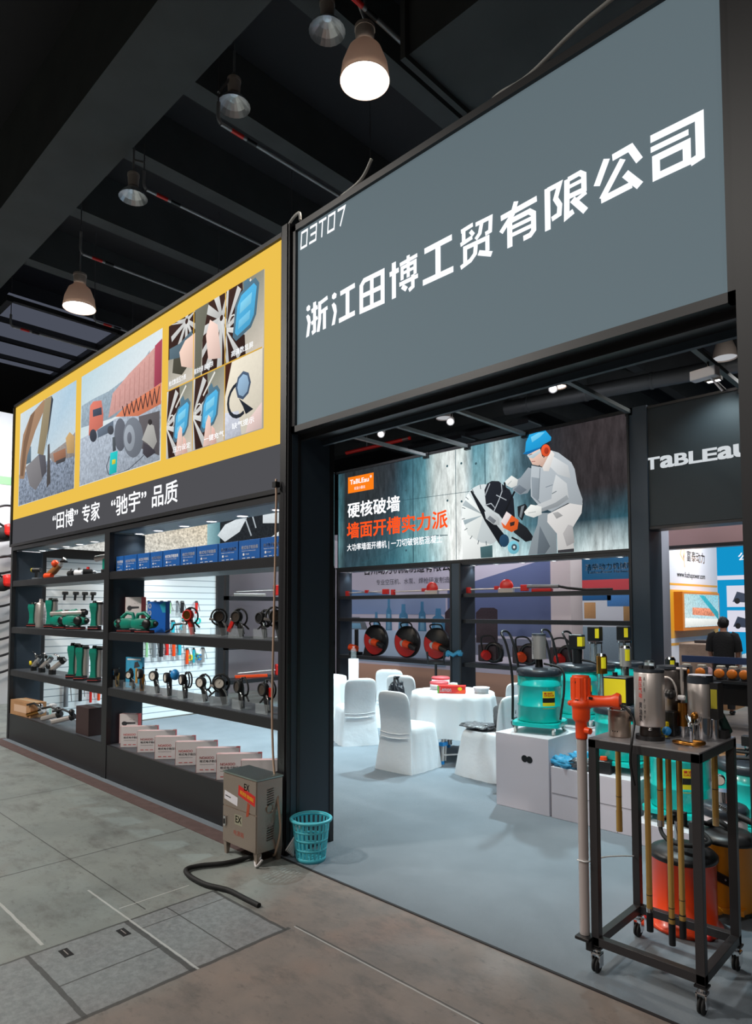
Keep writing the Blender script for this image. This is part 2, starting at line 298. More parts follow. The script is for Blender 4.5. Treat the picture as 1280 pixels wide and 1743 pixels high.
P_WORKER=[
((205, 214, 216),0,[(-2.01,3.228),(-2.022,3.119),(-2.055,3.018),(-2.107,2.928),(-2.176,2.855),(-2.259,2.802),(-2.353,2.772),(-2.452,2.766),(-2.552,2.785),(-2.648,2.83),(-2.735,2.898),(-2.808,2.986),(-2.864,3.089),(-2.898,3.203),(-2.908,3.32),(-2.895,3.435),(-2.859,3.542),(-2.802,3.634),(-2.727,3.707),(-2.638,3.757),(-2.541,3.783),(-2.44,3.782),(-2.341,3.756),(-2.248,3.706),(-2.166,3.635),(-2.099,3.548),(-2.049,3.447),(-2.019,3.339)]),
((232, 238, 236),0,[(-2.459,3.274),(-2.764,3.674),(-2.886,3.481),(-2.901,3.221),(-2.772,2.906),(-2.617,2.809)]),
((170, 182, 186),0,[(-2.459,3.274),(-2.818,3.561),(-2.886,3.481)]),
((160, 176, 182),0,[(-2.459,3.274),(-2.901,3.221),(-2.881,3.132)]),
((238, 242, 240),0,[(-2.901,3.308),(-2.904,2.917),(-2.876,2.55),(-2.441,2.575),(-2.339,2.789),(-2.514,2.823),(-2.771,2.971)]),
((70, 84, 92),0,[(-2.524,3.781),(-2.514,3.71),(-2.501,3.709),(-2.512,3.78)]),
((70, 84, 92),0,[(-2.686,3.73),(-2.651,3.665),(-2.639,3.669),(-2.675,3.734)]),
((70, 84, 92),0,[(-2.815,3.611),(-2.76,3.562),(-2.751,3.569),(-2.806,3.617)]),
((70, 84, 92),0,[(-2.89,3.439),(-2.823,3.414),(-2.819,3.424),(-2.886,3.449)]),
((70, 84, 92),0,[(-2.898,3.241),(-2.83,3.245),(-2.832,3.256),(-2.9,3.252)]),
((70, 84, 92),0,[(-2.839,3.05),(-2.779,3.081),(-2.787,3.09),(-2.847,3.06)]),
((70, 84, 92),0,[(-2.723,2.894),(-2.681,2.947),(-2.692,2.953),(-2.734,2.901)]),
((70, 84, 92),0,[(-2.568,2.797),(-2.549,2.863),(-2.562,2.866),(-2.581,2.8)]),
((70, 84, 92),0,[(-2.399,2.77),(-2.405,2.839),(-2.418,2.839),(-2.412,2.77)]),
((70, 100, 105),0,[(-2.528,2.75),(-2.29,2.765),(-2.287,2.567),(-2.517,2.569)]),
((36, 39, 46),0,[(-2.434,3.685),(-2.377,3.784),(-2.29,3.814),(-2.155,3.791),(-2.047,3.697),(-1.952,3.623),(-1.884,3.471),(-1.864,3.162),(-2.019,3.075),(-2.161,3.254),(-2.246,3.305),(-2.406,3.427)]),
((176, 184, 190),0,[(-2.422,3.575),(-2.37,3.674),(-2.387,3.682),(-2.438,3.582)]),
((176, 184, 190),0,[(-2.37,3.674),(-2.319,3.773),(-2.335,3.781),(-2.387,3.682)]),
((176, 184, 190),0,[(-2.251,3.302),(-2.151,3.479),(-2.166,3.487),(-2.266,3.31)]),
((176, 184, 190),0,[(-2.15,3.479),(-2.088,3.617),(-2.104,3.624),(-2.166,3.486)]),
((176, 184, 190),0,[(-2.088,3.62),(-2.098,3.747),(-2.115,3.748),(-2.104,3.621)]),
((176, 184, 190),0,[(-2.21,3.566),(-2.018,3.46),(-2.01,3.472),(-2.202,3.578)]),
((176, 184, 190),0,[(-2.429,3.423),(-2.304,3.44),(-2.309,3.455),(-2.434,3.438)]),
((176, 184, 190),0,[(-2.313,3.444),(-2.24,3.362),(-2.227,3.37),(-2.3,3.452)]),
((30, 33, 38),0,[(-2.717,3.7),(-2.68,3.708),(-2.408,3.322),(-1.998,2.847),(-2.119,2.722),(-2.179,2.799),(-2.435,3.176)]),
((192, 198, 200),0,[(-2.438,3.325),(-2.333,3.335),(-2.15,3.191),(-2.151,3.077),(-2.261,3.097),(-2.409,3.206)]),
((120, 126, 132),0,[(-2.333,3.251),(-2.211,3.155),(-2.261,3.107),(-2.384,3.203)]),
((36, 38, 42),0,[(-1.818,3.117),(-1.648,2.991),(-1.549,2.852),(-1.561,2.79),(-1.674,2.772),(-1.891,2.941)]),
((226, 98, 46),0,[(-2.115,3.115),(-2.016,3.28),(-1.795,3.125),(-1.82,2.985),(-1.926,2.944),(-2.079,3.029)]),
((228, 216, 216),0,[(-2.124,3.13),(-2.016,3.285),(-1.922,3.217),(-2.038,3.056)]),
((60, 44, 42),0,[(-1.959,3.1),(-1.865,3.112),(-1.878,3.052),(-1.948,3.038)]),
((34, 36, 40),0,[(-1.815,3.341),(-1.677,3.369),(-1.639,3.321),(-1.733,3.105),(-1.806,3.187)]),
((120, 128, 134),0,[(-1.746,3.333),(-1.689,3.347),(-1.749,3.151),(-1.783,3.175)]),
((40, 70, 96),0,[(-1.975,2.815),(-1.98,2.783),(-1.993,2.756),(-2.013,2.735),(-2.039,2.722),(-2.067,2.719),(-2.095,2.726),(-2.12,2.742),(-2.14,2.766),(-2.153,2.796),(-2.157,2.828),(-2.152,2.86),(-2.139,2.888),(-2.118,2.909),(-2.092,2.921),(-2.064,2.924),(-2.036,2.917),(-2.011,2.9),(-1.991,2.876),(-1.979,2.847)]),
((118, 190, 208),0,[(-1.787,2.694),(-1.793,2.662),(-1.808,2.633),(-1.832,2.611),(-1.862,2.598),(-1.895,2.595),(-1.929,2.602),(-1.959,2.619),(-1.982,2.644),(-1.997,2.675),(-2.002,2.708),(-1.997,2.741),(-1.981,2.769),(-1.956,2.791),(-1.926,2.804),(-1.893,2.806),(-1.86,2.799),(-1.83,2.782),(-1.807,2.757),(-1.792,2.726)]),
((70, 90, 100),0,[(-1.831,2.701),(-1.834,2.684),(-1.841,2.67),(-1.853,2.659),(-1.867,2.653),(-1.883,2.651),(-1.899,2.655),(-1.913,2.663),(-1.924,2.676),(-1.932,2.691),(-1.934,2.708),(-1.931,2.724),(-1.924,2.738),(-1.912,2.749),(-1.898,2.755),(-1.882,2.757),(-1.866,2.753),(-1.852,2.745),(-1.84,2.732),(-1.833,2.717)]),
((230, 236, 236),0,[(-1.864,2.703),(-1.865,2.697),(-1.867,2.691),(-1.872,2.687),(-1.877,2.684),(-1.883,2.684),(-1.888,2.685),(-1.894,2.688),(-1.898,2.693),(-1.9,2.699),(-1.901,2.705),(-1.9,2.712),(-1.897,2.717),(-1.893,2.721),(-1.888,2.724),(-1.882,2.724),(-1.876,2.723),(-1.871,2.72),(-1.867,2.715),(-1.864,2.709)]),
((30, 32, 36),0,[(-1.593,2.825),(-1.461,2.716),(-1.441,2.736),(-1.573,2.845)]),
((30, 32, 36),0,[(-1.463,2.719),(-1.346,2.564),(-1.321,2.578),(-1.438,2.733)]),
((30, 32, 36),0,[(-2.025,3.275),(-1.904,3.488),(-1.934,3.503),(-2.055,3.291)]),
((30, 32, 36),0,[(-1.904,3.487),(-1.808,3.639),(-1.837,3.655),(-1.933,3.504)]),
((30, 32, 36),0,[(-2.063,3.761),(-2.052,3.635),(-2.019,3.633),(-2.029,3.759)]),
((30, 32, 36),0,[(-1.935,2.85),(-1.796,2.778),(-1.781,2.803),(-1.92,2.874)]),
((138, 148, 154),0,[(-1.444,3.2),(-1.237,3.179),(-1.157,2.899),(-1.141,2.559),(-1.632,2.555),(-1.561,2.814),(-1.468,3.024)]),
((100, 110, 118),0,[(-1.425,3.0),(-1.256,2.673),(-1.344,2.552),(-1.476,2.554),(-1.45,2.805)]),
((206, 204, 202),0,[(-1.248,3.18),(-0.911,3.297),(-0.725,3.276),(-0.742,3.127),(-0.893,2.914),(-0.866,2.571),(-1.131,2.565),(-1.143,2.859),(-1.298,3.048),(-1.291,3.161)]),
((168, 166, 166),0,[(-0.957,2.977),(-0.886,2.952),(-0.86,2.703),(-0.983,2.655),(-1.042,2.851)]),
((160, 160, 160),0,[(-1.205,3.175),(-1.12,3.186),(-1.038,3.119),(-1.143,3.081)]),
((58, 58, 62),0,[(-1.13,2.607),(-0.869,2.617),(-0.871,2.537),(-1.131,2.545)]),
((148, 158, 166),0,[(-1.612,3.932),(-1.467,3.87),(-1.526,3.668),(-1.629,3.531),(-1.766,3.524),(-1.898,3.616),(-1.868,3.756),(-1.751,3.79)]),
((112, 122, 132),0,[(-1.776,3.682),(-1.64,3.583),(-1.755,3.527),(-1.882,3.614)]),
((176, 184, 190),0,[(-1.555,3.953),(-1.367,3.894),(-1.222,4.134),(-1.095,4.077),(-0.89,3.898),(-0.837,3.784),(-0.804,3.57),(-0.724,3.332),(-0.73,3.239),(-0.952,3.298),(-1.226,3.197),(-1.442,3.319),(-1.573,3.474),(-1.574,3.715)]),
((138, 148, 156),0,[(-1.558,3.773),(-1.414,3.732),(-1.441,3.398),(-1.376,3.311),(-1.551,3.471)]),
((206, 210, 212),0,[(-1.213,4.057),(-0.942,3.858),(-0.904,3.66),(-1.111,3.748),(-1.258,3.907)]),
((120, 130, 138),0,[(-1.413,3.892),(-1.447,3.419),(-1.434,3.417),(-1.4,3.889)]),
((130, 140, 148),0,[(-1.315,3.575),(-1.196,3.598),(-1.201,3.61),(-1.319,3.586)]),
((200, 204, 206),0,[(-1.143,3.752),(-0.967,3.592),(-0.94,3.358),(-1.119,3.263),(-1.4,3.211),(-1.486,3.324),(-1.223,3.392),(-1.199,3.565)]),
((150, 156, 160),0,[(-0.94,3.358),(-1.119,3.263),(-1.4,3.211),(-1.443,3.25),(-1.16,3.326),(-0.97,3.419)]),
((118, 126, 132),0,[(-1.208,3.462),(-1.133,3.492),(-1.14,3.505),(-1.215,3.475)]),
((226, 229, 226),0,[(-2.039,3.769),(-1.914,3.848),(-1.798,3.766),(-1.818,3.677),(-1.917,3.649),(-2.006,3.702)]),
((176, 182, 182),0,[(-1.92,3.767),(-1.992,3.715),(-1.982,3.705),(-1.91,3.757)]),
((230, 232, 228),0,[(-1.695,3.242),(-1.575,3.346),(-1.394,3.294),(-1.391,3.175),(-1.529,3.137),(-1.668,3.191)]),
((180, 184, 182),0,[(-1.621,3.213),(-1.487,3.219),(-1.489,3.231),(-1.623,3.225)]),
((206, 172, 156),0,[(-1.405,3.99),(-1.255,4.104),(-1.202,4.075),(-1.313,3.872),(-1.411,3.927)]),
((228, 224, 220),0,[(-1.367,3.894),(-1.211,4.132),(-1.159,4.068),(-1.259,3.819),(-1.346,3.837)]),
((228, 194, 178),0,[(-1.62,4.139),(-1.402,4.188),(-1.355,4.121),(-1.339,3.979),(-1.433,3.93),(-1.539,3.967),(-1.574,4.037),(-1.605,4.092)]),
((190, 206, 212),0,[(-1.632,4.127),(-1.541,4.122),(-1.396,4.177),(-1.385,4.136),(-1.52,4.058),(-1.598,4.081)]),
((170, 110, 105),0,[(-1.554,4.007),(-1.487,4.001),(-1.487,4.013),(-1.554,4.02)]),
((90, 70, 64),0,[(-1.596,4.116),(-1.539,4.127),(-1.543,4.137),(-1.6,4.126)]),
((60, 46, 40),0,[(-1.402,4.198),(-1.34,4.217),(-1.32,4.075),(-1.365,4.059)]),
((38, 158, 216),0,[(-1.705,4.16),(-1.663,4.183),(-1.647,4.333),(-1.586,4.443),(-1.469,4.469),(-1.303,4.469),(-1.208,4.332),(-1.218,4.283),(-1.357,4.24),(-1.402,4.196),(-1.604,4.135)]),
((110, 200, 238),0,[(-1.56,4.398),(-1.425,4.443),(-1.315,4.431),(-1.404,4.369),(-1.538,4.313)]),
((24, 110, 170),0,[(-1.705,4.16),(-1.654,4.179),(-1.384,4.215),(-1.402,4.192),(-1.604,4.135)]),
((226, 88, 50),0,[(-1.226,4.132),(-1.231,4.104),(-1.242,4.079),(-1.26,4.061),(-1.281,4.052),(-1.306,4.051),(-1.33,4.06),(-1.351,4.077),(-1.369,4.101),(-1.379,4.129),(-1.383,4.159),(-1.378,4.188),(-1.367,4.213),(-1.349,4.231),(-1.327,4.24),(-1.303,4.241),(-1.279,4.232),(-1.257,4.214),(-1.24,4.19),(-1.23,4.162)]),
((170, 58, 36),0,[(-1.254,4.133),(-1.257,4.118),(-1.262,4.104),(-1.271,4.095),(-1.282,4.089),(-1.294,4.089),(-1.306,4.093),(-1.317,4.102),(-1.325,4.115),(-1.331,4.13),(-1.332,4.147),(-1.33,4.162),(-1.325,4.176),(-1.316,4.185),(-1.305,4.191),(-1.293,4.191),(-1.281,4.187),(-1.27,4.177),(-1.261,4.165),(-1.256,4.149)]),
]
P_SITE=[
((155, 173, 186),0.35,[(-3.757,4.029),(-3.459,4.04),(-3.053,4.034),(-2.578,4.082),(-2.334,4.139),(-2.149,4.225),(-2.367,3.734),(-2.985,3.725),(-3.757,3.779)]),
((170, 180, 193),0.45,[(-3.782,3.652),(-3.323,3.668),(-2.875,3.702),(-1.907,3.676),(-1.925,3.116),(-3.786,3.115)]),
((97, 93, 96),0,[(-2.363,3.619),(-1.939,3.585),(-1.935,3.161),(-2.294,3.288)]),
((212, 162, 155),0.12,[(-3.052,3.746),(-2.958,3.987),(-2.579,4.105),(-1.907,4.255),(-1.895,3.847),(-2.668,3.782)]),
((186, 135, 129),0,[(-2.893,3.96),(-2.907,3.796),(-2.894,3.793),(-2.879,3.956)]),
((186, 135, 129),0,[(-2.781,3.991),(-2.795,3.804),(-2.782,3.801),(-2.768,3.988)]),
((186, 135, 129),0,[(-2.673,4.022),(-2.685,3.811),(-2.672,3.808),(-2.66,4.019)]),
((186, 135, 129),0,[(-2.566,4.052),(-2.577,3.819),(-2.565,3.815),(-2.553,4.049)]),
((186, 135, 129),0,[(-2.462,4.081),(-2.472,3.826),(-2.46,3.823),(-2.45,4.078)]),
((186, 135, 129),0,[(-2.36,4.11),(-2.37,3.833),(-2.357,3.83),(-2.348,4.107)]),
((186, 135, 129),0,[(-2.26,4.138),(-2.269,3.84),(-2.257,3.837),(-2.248,4.135)]),
((186, 135, 129),0,[(-2.163,4.166),(-2.17,3.846),(-2.159,3.843),(-2.151,4.163)]),
((186, 135, 129),0,[(-2.067,4.193),(-2.074,3.853),(-2.063,3.85),(-2.055,4.19)]),
((169, 75, 94),0,[(-2.049,4.237),(-1.899,4.268),(-1.904,3.849),(-2.054,3.833)]),
((219, 131, 99),0,[(-2.876,3.722),(-2.668,3.782),(-1.903,3.845),(-1.915,3.645),(-2.364,3.624)]),
((82, 60, 59),0,[(-2.731,3.802),(-2.674,3.683),(-2.654,3.681),(-2.71,3.8)]),
((82, 60, 59),0,[(-2.654,3.679),(-2.597,3.796),(-2.618,3.803),(-2.674,3.685)]),
((82, 60, 59),0,[(-2.628,3.805),(-2.572,3.681),(-2.553,3.678),(-2.608,3.803)]),
((82, 60, 59),0,[(-2.553,3.676),(-2.497,3.799),(-2.517,3.806),(-2.572,3.683)]),
((82, 60, 59),0,[(-2.527,3.809),(-2.473,3.678),(-2.453,3.676),(-2.507,3.806)]),
((82, 60, 59),0,[(-2.453,3.674),(-2.399,3.803),(-2.419,3.809),(-2.473,3.68)]),
((82, 60, 59),0,[(-2.428,3.812),(-2.375,3.676),(-2.356,3.673),(-2.409,3.809)]),
((82, 60, 59),0,[(-2.356,3.672),(-2.303,3.806),(-2.322,3.812),(-2.375,3.677)]),
((82, 60, 59),0,[(-2.332,3.815),(-2.279,3.673),(-2.26,3.671),(-2.313,3.812)]),
((82, 60, 59),0,[(-2.26,3.669),(-2.209,3.809),(-2.228,3.815),(-2.279,3.675)]),
((82, 60, 59),0,[(-2.237,3.818),(-2.185,3.671),(-2.167,3.668),(-2.218,3.815)]),
((82, 60, 59),0,[(-2.167,3.667),(-2.117,3.812),(-2.135,3.818),(-2.185,3.672)]),
((82, 60, 59),0,[(-2.144,3.821),(-2.094,3.669),(-2.076,3.666),(-2.126,3.818)]),
((82, 60, 59),0,[(-2.076,3.665),(-2.026,3.815),(-2.044,3.821),(-2.094,3.67)]),
((82, 60, 59),0,[(-2.053,3.824),(-2.004,3.666),(-1.986,3.664),(-2.035,3.821)]),
((82, 60, 59),0,[(-1.986,3.662),(-1.938,3.818),(-1.955,3.823),(-2.004,3.668)]),
((212, 122, 106),0,[(-3.538,3.653),(-3.517,3.976),(-3.434,4.009),(-3.221,3.973),(-3.167,3.812),(-3.173,3.684),(-3.323,3.668),(-3.426,3.602)]),
((75, 82, 98),0,[(-3.441,3.916),(-3.217,3.898),(-3.202,3.814),(-3.432,3.837)]),
((103, 115, 131),0,[(-3.323,3.668),(-2.918,3.691),(-2.913,3.584),(-3.289,3.577)]),
((66, 70, 80),0,[(-3.32,3.607),(-3.323,3.586),(-3.336,3.569),(-3.356,3.557),(-3.383,3.552),(-3.412,3.554),(-3.442,3.563),(-3.47,3.578),(-3.492,3.598),(-3.507,3.62),(-3.513,3.644),(-3.509,3.665),(-3.496,3.683),(-3.475,3.695),(-3.449,3.699),(-3.419,3.697),(-3.389,3.688),(-3.362,3.673),(-3.34,3.653),(-3.326,3.63)]),
((76, 79, 87),0,[(-2.903,3.587),(-2.906,3.573),(-2.916,3.561),(-2.932,3.553),(-2.954,3.551),(-2.977,3.553),(-3.001,3.56),(-3.023,3.571),(-3.041,3.585),(-3.053,3.601),(-3.057,3.617),(-3.054,3.631),(-3.044,3.643),(-3.027,3.651),(-3.005,3.653),(-2.982,3.651),(-2.958,3.644),(-2.936,3.633),(-2.918,3.618),(-2.907,3.603)]),
((101, 105, 115),0,[(-2.616,3.484),(-2.62,3.433),(-2.637,3.389),(-2.665,3.357),(-2.702,3.339),(-2.744,3.338),(-2.787,3.354),(-2.826,3.385),(-2.859,3.429),(-2.881,3.481),(-2.89,3.536),(-2.885,3.589),(-2.867,3.634),(-2.838,3.666),(-2.8,3.683),(-2.758,3.683),(-2.715,3.665),(-2.676,3.633),(-2.645,3.589),(-2.624,3.538)]),
((118, 124, 134),0,[(-2.251,3.388),(-2.259,3.329),(-2.286,3.278),(-2.331,3.242),(-2.39,3.223),(-2.456,3.224),(-2.524,3.246),(-2.587,3.285),(-2.639,3.339),(-2.673,3.403),(-2.687,3.47),(-2.678,3.532),(-2.648,3.584),(-2.6,3.62),(-2.539,3.637),(-2.471,3.632),(-2.404,3.609),(-2.343,3.568),(-2.295,3.514),(-2.263,3.452)]),
((156, 164, 174),0,[(-2.424,3.416),(-2.428,3.376),(-2.444,3.341),(-2.469,3.316),(-2.501,3.303),(-2.538,3.303),(-2.576,3.316),(-2.611,3.341),(-2.639,3.376),(-2.658,3.417),(-2.666,3.461),(-2.661,3.502),(-2.645,3.537),(-2.619,3.562),(-2.586,3.575),(-2.548,3.574),(-2.511,3.56),(-2.477,3.534),(-2.449,3.499),(-2.431,3.459)]),
((108, 112, 122),0,[(-2.493,3.429),(-2.495,3.411),(-2.501,3.395),(-2.512,3.384),(-2.526,3.378),(-2.541,3.377),(-2.557,3.383),(-2.571,3.394),(-2.583,3.41),(-2.591,3.428),(-2.594,3.448),(-2.592,3.466),(-2.586,3.482),(-2.575,3.493),(-2.561,3.499),(-2.546,3.499),(-2.53,3.493),(-2.516,3.482),(-2.504,3.466),(-2.496,3.448)]),
((71, 68, 75),0,[(-2.249,3.336),(-2.049,3.256),(-1.998,3.197),(-2.16,3.171),(-2.255,3.232)]),
((172, 171, 167),0,[(-2.278,3.371),(-2.148,3.512),(-2.042,3.464),(-1.974,3.298),(-2.044,3.236),(-2.164,3.314)]),
((59, 55, 56),0,[(-2.075,3.504),(-2.076,3.495),(-2.082,3.488),(-2.091,3.484),(-2.102,3.482),(-2.115,3.483),(-2.128,3.487),(-2.139,3.493),(-2.149,3.502),(-2.155,3.511),(-2.157,3.52),(-2.156,3.529),(-2.15,3.536),(-2.141,3.54),(-2.13,3.542),(-2.117,3.541),(-2.104,3.537),(-2.092,3.53),(-2.083,3.522),(-2.077,3.513)]),
((45, 192, 192),0,[(-2.974,3.358),(-2.802,3.353),(-2.82,3.132),(-2.992,3.128)]),
((212, 201, 65),0,[(-2.927,3.278),(-2.847,3.274),(-2.85,3.227),(-2.931,3.228)]),
((82, 88, 94),0,[(-2.932,3.515),(-2.867,3.513),(-2.84,3.364),(-2.915,3.362)]),
((69, 75, 84),0,[(-2.997,3.327),(-3.071,3.229),(-3.054,3.224),(-2.981,3.322)]),
((69, 75, 84),0,[(-3.071,3.226),(-3.011,3.135),(-2.995,3.135),(-3.055,3.226)]),
((69, 75, 84),0,[(-3.004,3.131),(-2.851,3.099),(-2.849,3.106),(-3.002,3.138)]),
((69, 75, 84),0,[(-2.847,3.099),(-2.538,3.119),(-2.545,3.127),(-2.854,3.107)]),
((69, 75, 84),0,[(-2.536,3.12),(-2.295,3.184),(-2.305,3.191),(-2.547,3.126)]),
((69, 75, 84),0,[(-2.295,3.184),(-2.225,3.207),(-2.235,3.213),(-2.305,3.191)]),
((134, 145, 162),0.9,[(-5.793,3.538),(-4.794,3.565),(-3.925,3.532),(-3.928,3.108),(-5.779,3.117)]),
((155, 147, 143),0.3,[(-4.76,3.631),(-4.082,3.713),(-3.924,3.764),(-3.922,3.486),(-4.565,3.514)]),
((104, 124, 139),0,[(-5.567,3.858),(-5.361,3.852),(-5.346,3.638),(-5.569,3.637)]),
((163, 131, 106),0,[(-5.77,3.721),(-5.67,4.062),(-5.407,4.271),(-4.94,4.381),(-4.796,4.325),(-5.207,4.034),(-5.49,3.753),(-5.591,3.456),(-5.77,3.482)]),
((129, 102, 82),0,[(-5.407,4.271),(-5.241,4.296),(-5.532,3.852),(-5.629,3.499),(-5.737,3.514),(-5.645,3.964)]),
((151, 138, 112),0,[(-5.12,3.715),(-4.987,4.138),(-4.893,4.376),(-4.677,4.361),(-4.773,3.95),(-4.908,3.65)]),
((62, 68, 78),0,[(-4.773,3.95),(-4.677,4.361),(-4.621,4.302),(-4.722,3.997),(-4.863,3.671)]),
((130, 128, 131),0,[(-5.549,3.603),(-5.038,3.701),(-4.854,3.531),(-4.921,3.362),(-5.153,3.247),(-5.375,3.336)]),
((92, 91, 98),0,[(-5.078,3.699),(-4.838,3.644),(-4.786,3.434),(-4.937,3.37)]),
((85, 82, 82),0,[(-4.773,3.227),(-4.768,3.762),(-4.708,3.771),(-4.647,3.272)]),
((155, 112, 91),0,[(-4.587,3.625),(-4.2,3.625),(-4.18,3.518),(-4.528,3.503)]),
((195, 161, 112),0,[(-4.2,3.743),(-4.086,3.795),(-3.935,3.712),(-3.931,3.52),(-4.141,3.55)]),
((76, 74, 77),0,[(-4.492,3.516),(-4.18,3.518),(-4.205,3.47),(-4.475,3.472)]),
]
# ---------------------------------------------------------------- floor, carpet, hall shell
def floor_mat():
    m = bpy.data.materials.new('worn_concrete'); m.use_nodes = True; nt = m.node_tree; b = nt.nodes['Principled BSDF']; N = nt.nodes.new; Lk = nt.links.new
    tc = N('ShaderNodeTexCoord'); sp = N('ShaderNodeSeparateXYZ'); Lk(tc.outputs['Object'], sp.inputs[0])
    def noise(sc, det=8, rough=0.6, sx=1, sy=1):
        mp = N('ShaderNodeMapping'); mp.inputs['Scale'].default_value = (sx, sy, 1); Lk(tc.outputs['Object'], mp.inputs[0])
        n = N('ShaderNodeTexNoise'); n.inputs['Scale'].default_value = sc; n.inputs['Detail'].default_value = det; n.inputs['Roughness'].default_value = rough; Lk(mp.outputs[0], n.inputs[0]); return n.outputs['Fac']
    def mr(v, a, c, d=0, e=1):
        r = N('ShaderNodeMapRange'); r.inputs['From Min'].default_value = a; r.inputs['From Max'].default_value = c; r.inputs['To Min'].default_value = d; r.inputs['To Max'].default_value = e; Lk(v, r.inputs['Value']); return r.outputs['Result']
    def mix(f, a, c):
        x = N('ShaderNodeMix'); x.data_type = 'RGBA'
        if isinstance(f, float): x.inputs['Factor'].default_value = f
        else: Lk(f, x.inputs['Factor'])
        for s, k in ((a, 'A'), (c, 'B')):
            i = [q for q in x.inputs if q.name == k and q.type == 'RGBA'][0]
            if isinstance(s, tuple): i.default_value = (*lin(s), 1)
            else: Lk(s, i)
        return [q for q in x.outputs if q.type == 'RGBA'][0]
    def mth(op, a, c=None, d=None):
        x = N('ShaderNodeMath'); x.operation = op
        for i, s in enumerate((a, c, d)):
            if s is None: continue
            if isinstance(s, (int, float)): x.inputs[i].default_value = s
            else: Lk(s, x.inputs[i])
        return x.outputs[0]
    col = mix(mr(noise(0.9), .35, .65), (122, 129, 127), (142, 148, 144))
    brown = mix(mr(noise(2.2, 9, .65), .35, .65), (116, 109, 105), (138, 125, 117))
    edge = mth('ADD', sp.outputs['X'], mth('MULTIPLY', noise(1.5), 0.5))
    edge = mth('ADD', edge, mth('MULTIPLY', mr(sp.outputs['Y'], -1.4, -0.1), 0.55))
    col = mix(mr(edge, 0.95, 1.25), col, brown)
    reds = mix(mr(noise(1.1, 3), .58, .72, 0, .4), col, (132, 100, 88)); col = reds
    col = mix(mr(noise(2.6, 10, .75, .8, 1.5), .5, .68, 0, .7), col, (88, 86, 84))       # scuffs
    col = mix(mr(noise(12, 6, .7, 1, 1.7), .58, .72, 0, .55), col, (70, 68, 68))
    col = mix(mr(noise(9, 12, .85), .67, .695, 0, .8), col, (206, 204, 198))                # pale specks of paint
    # joints along Y (x = const) and along X (y = const)
    def joint(v, c, w, lo=None, hi=None, other=None):
        f = mth('LESS_THAN', mth('ABSOLUTE', mth('SUBTRACT', mth('ADD', v, mth('MULTIPLY', mth('SUBTRACT', noise(9, 4), .5), w*1.5)), c)), w)
        if lo is not None: f = mth('MULTIPLY', f, mth('MULTIPLY', mth('GREATER_THAN', other, lo), mth('LESS_THAN', other, hi)))
        return f
    X, Y = sp.outputs['X'], sp.outputs['Y']
    inside = mth('MULTIPLY', mth('MULTIPLY', mth('GREATER_THAN', X, .16), mth('LESS_THAN', X, .86)), mth('LESS_THAN', Y, -0.69))
    grit = mix(mr(noise(26, 6, .8), .42, .6), (112, 117, 121), (142, 147, 151))
    col = mix(mth('MULTIPLY', inside, 0.65), col, grit)
    for v, c, w, lo, hi, ot in ((X, .16, .008, -9, -.69, Y), (X, .865, .013, -9, -.66, Y), (Y, -.69, .010, .16, .87, X), (Y, -1.245, .014, .16, .87, X), (Y, -1.755, .012, .16, .87, X), (Y, -1.0, .004, .16, .87, X), (X, .55, .005, -1.75, -1.24, Y), (X, .3, .004, -1.24, -.69, Y),
                                (X, -1.0, .006, -9, -.2, Y), (Y, -.62, .004, .87, 9, X), (X, -2.9, .006, -9, -.2, Y), (X, -5.2, .006, -9, -.2, Y), (Y, -1.1, .004, -9, .1, X), (X, 2.9, .006, -9, -.1, Y)):
        col = mix(mth('MULTIPLY', joint(v, c, w, lo, hi, ot), .8), col, (58, 58, 58))
    for v, c, w, lo, hi, ot in ((Y, -1.222, .006, -.4, .876, X), (Y, -1.66, .009, -.6, .1, X), (Y, -.632, .0035, .87, 2.4, X), (X, -.02, .004, -1.2, -.75, Y)):
        col = mix(mth('MULTIPLY', joint(v, c, w, lo, hi, ot), .65), col, (196, 198, 196))
    Lk(col, b.inputs['Base Color'])
    Lk(mr(noise(2.5), .35, .7, .42, .68), b.inputs['Roughness'])
    bp = N('ShaderNodeBump'); bp.inputs['Strength'].default_value = .12; bp.inputs['Distance'].default_value = .01; Lk(noise(40, 8, .7), bp.inputs['Height']); Lk(bp.outputs[0], b.inputs['Normal'])
    return m
b = MB(); b.box(-24, 12, -12, 26, -0.1, 0.0, floor_mat()); struct('floor', b)
carpet = M('grey_carpet', (124, 134, 143), 0.95, bump=0.5, bscale=500, var=0.07, vscale=2.5)
b = MB(); b.box(-5.98, 4.2, -0.06, 6.4, 0.0, 0.006, carpet)
b.box(-0.0, 4.2, -0.075, -0.06, 0.0, 0.006, M('carpet_edge_tape', (40, 38, 40), .7)); o = struct('floor_carpet', b)
b = MB(); b.box(-6.05, -0.02, -0.2, -0.0, 0.0, 0.005, M('brown_strip', (92, 74, 72), .9, var=.15, vscale=12)); struct('trim_1', b)
CEIL = M('black_ceiling_paint', (40, 40, 43), 0.9); BEAM = M('dark_beam_paint', (66, 69, 70), 0.85, var=.12, vscale=2)
b = MB(); b.box(-24, 12, -12, 26, 8.0, 8.2, CEIL); struct('ceiling', b)
b = MB(); b.box(-24, 12, -0.40, 0.28, 6.9, 8.0, BEAM); struct('beam_1', b)
for i, x in enumerate((-11.8, -9.8, -7.5, -5.6, -3.9, -2.45, -0.75, 1.7, 3.6)):
    b = MB(); b.box(x-0.12, x+0.12, 0.28, 26, 7.35, 8.0, BEAM); struct('beam_%d' % (i+2), b)
for i, y in enumerate((4.6, 8.6, 12.5)):
    b = MB(); b.box(-24, 12, y, y+0.4, 7.1, 8.0, BEAM); struct('beam_%d' % (i+20), b)
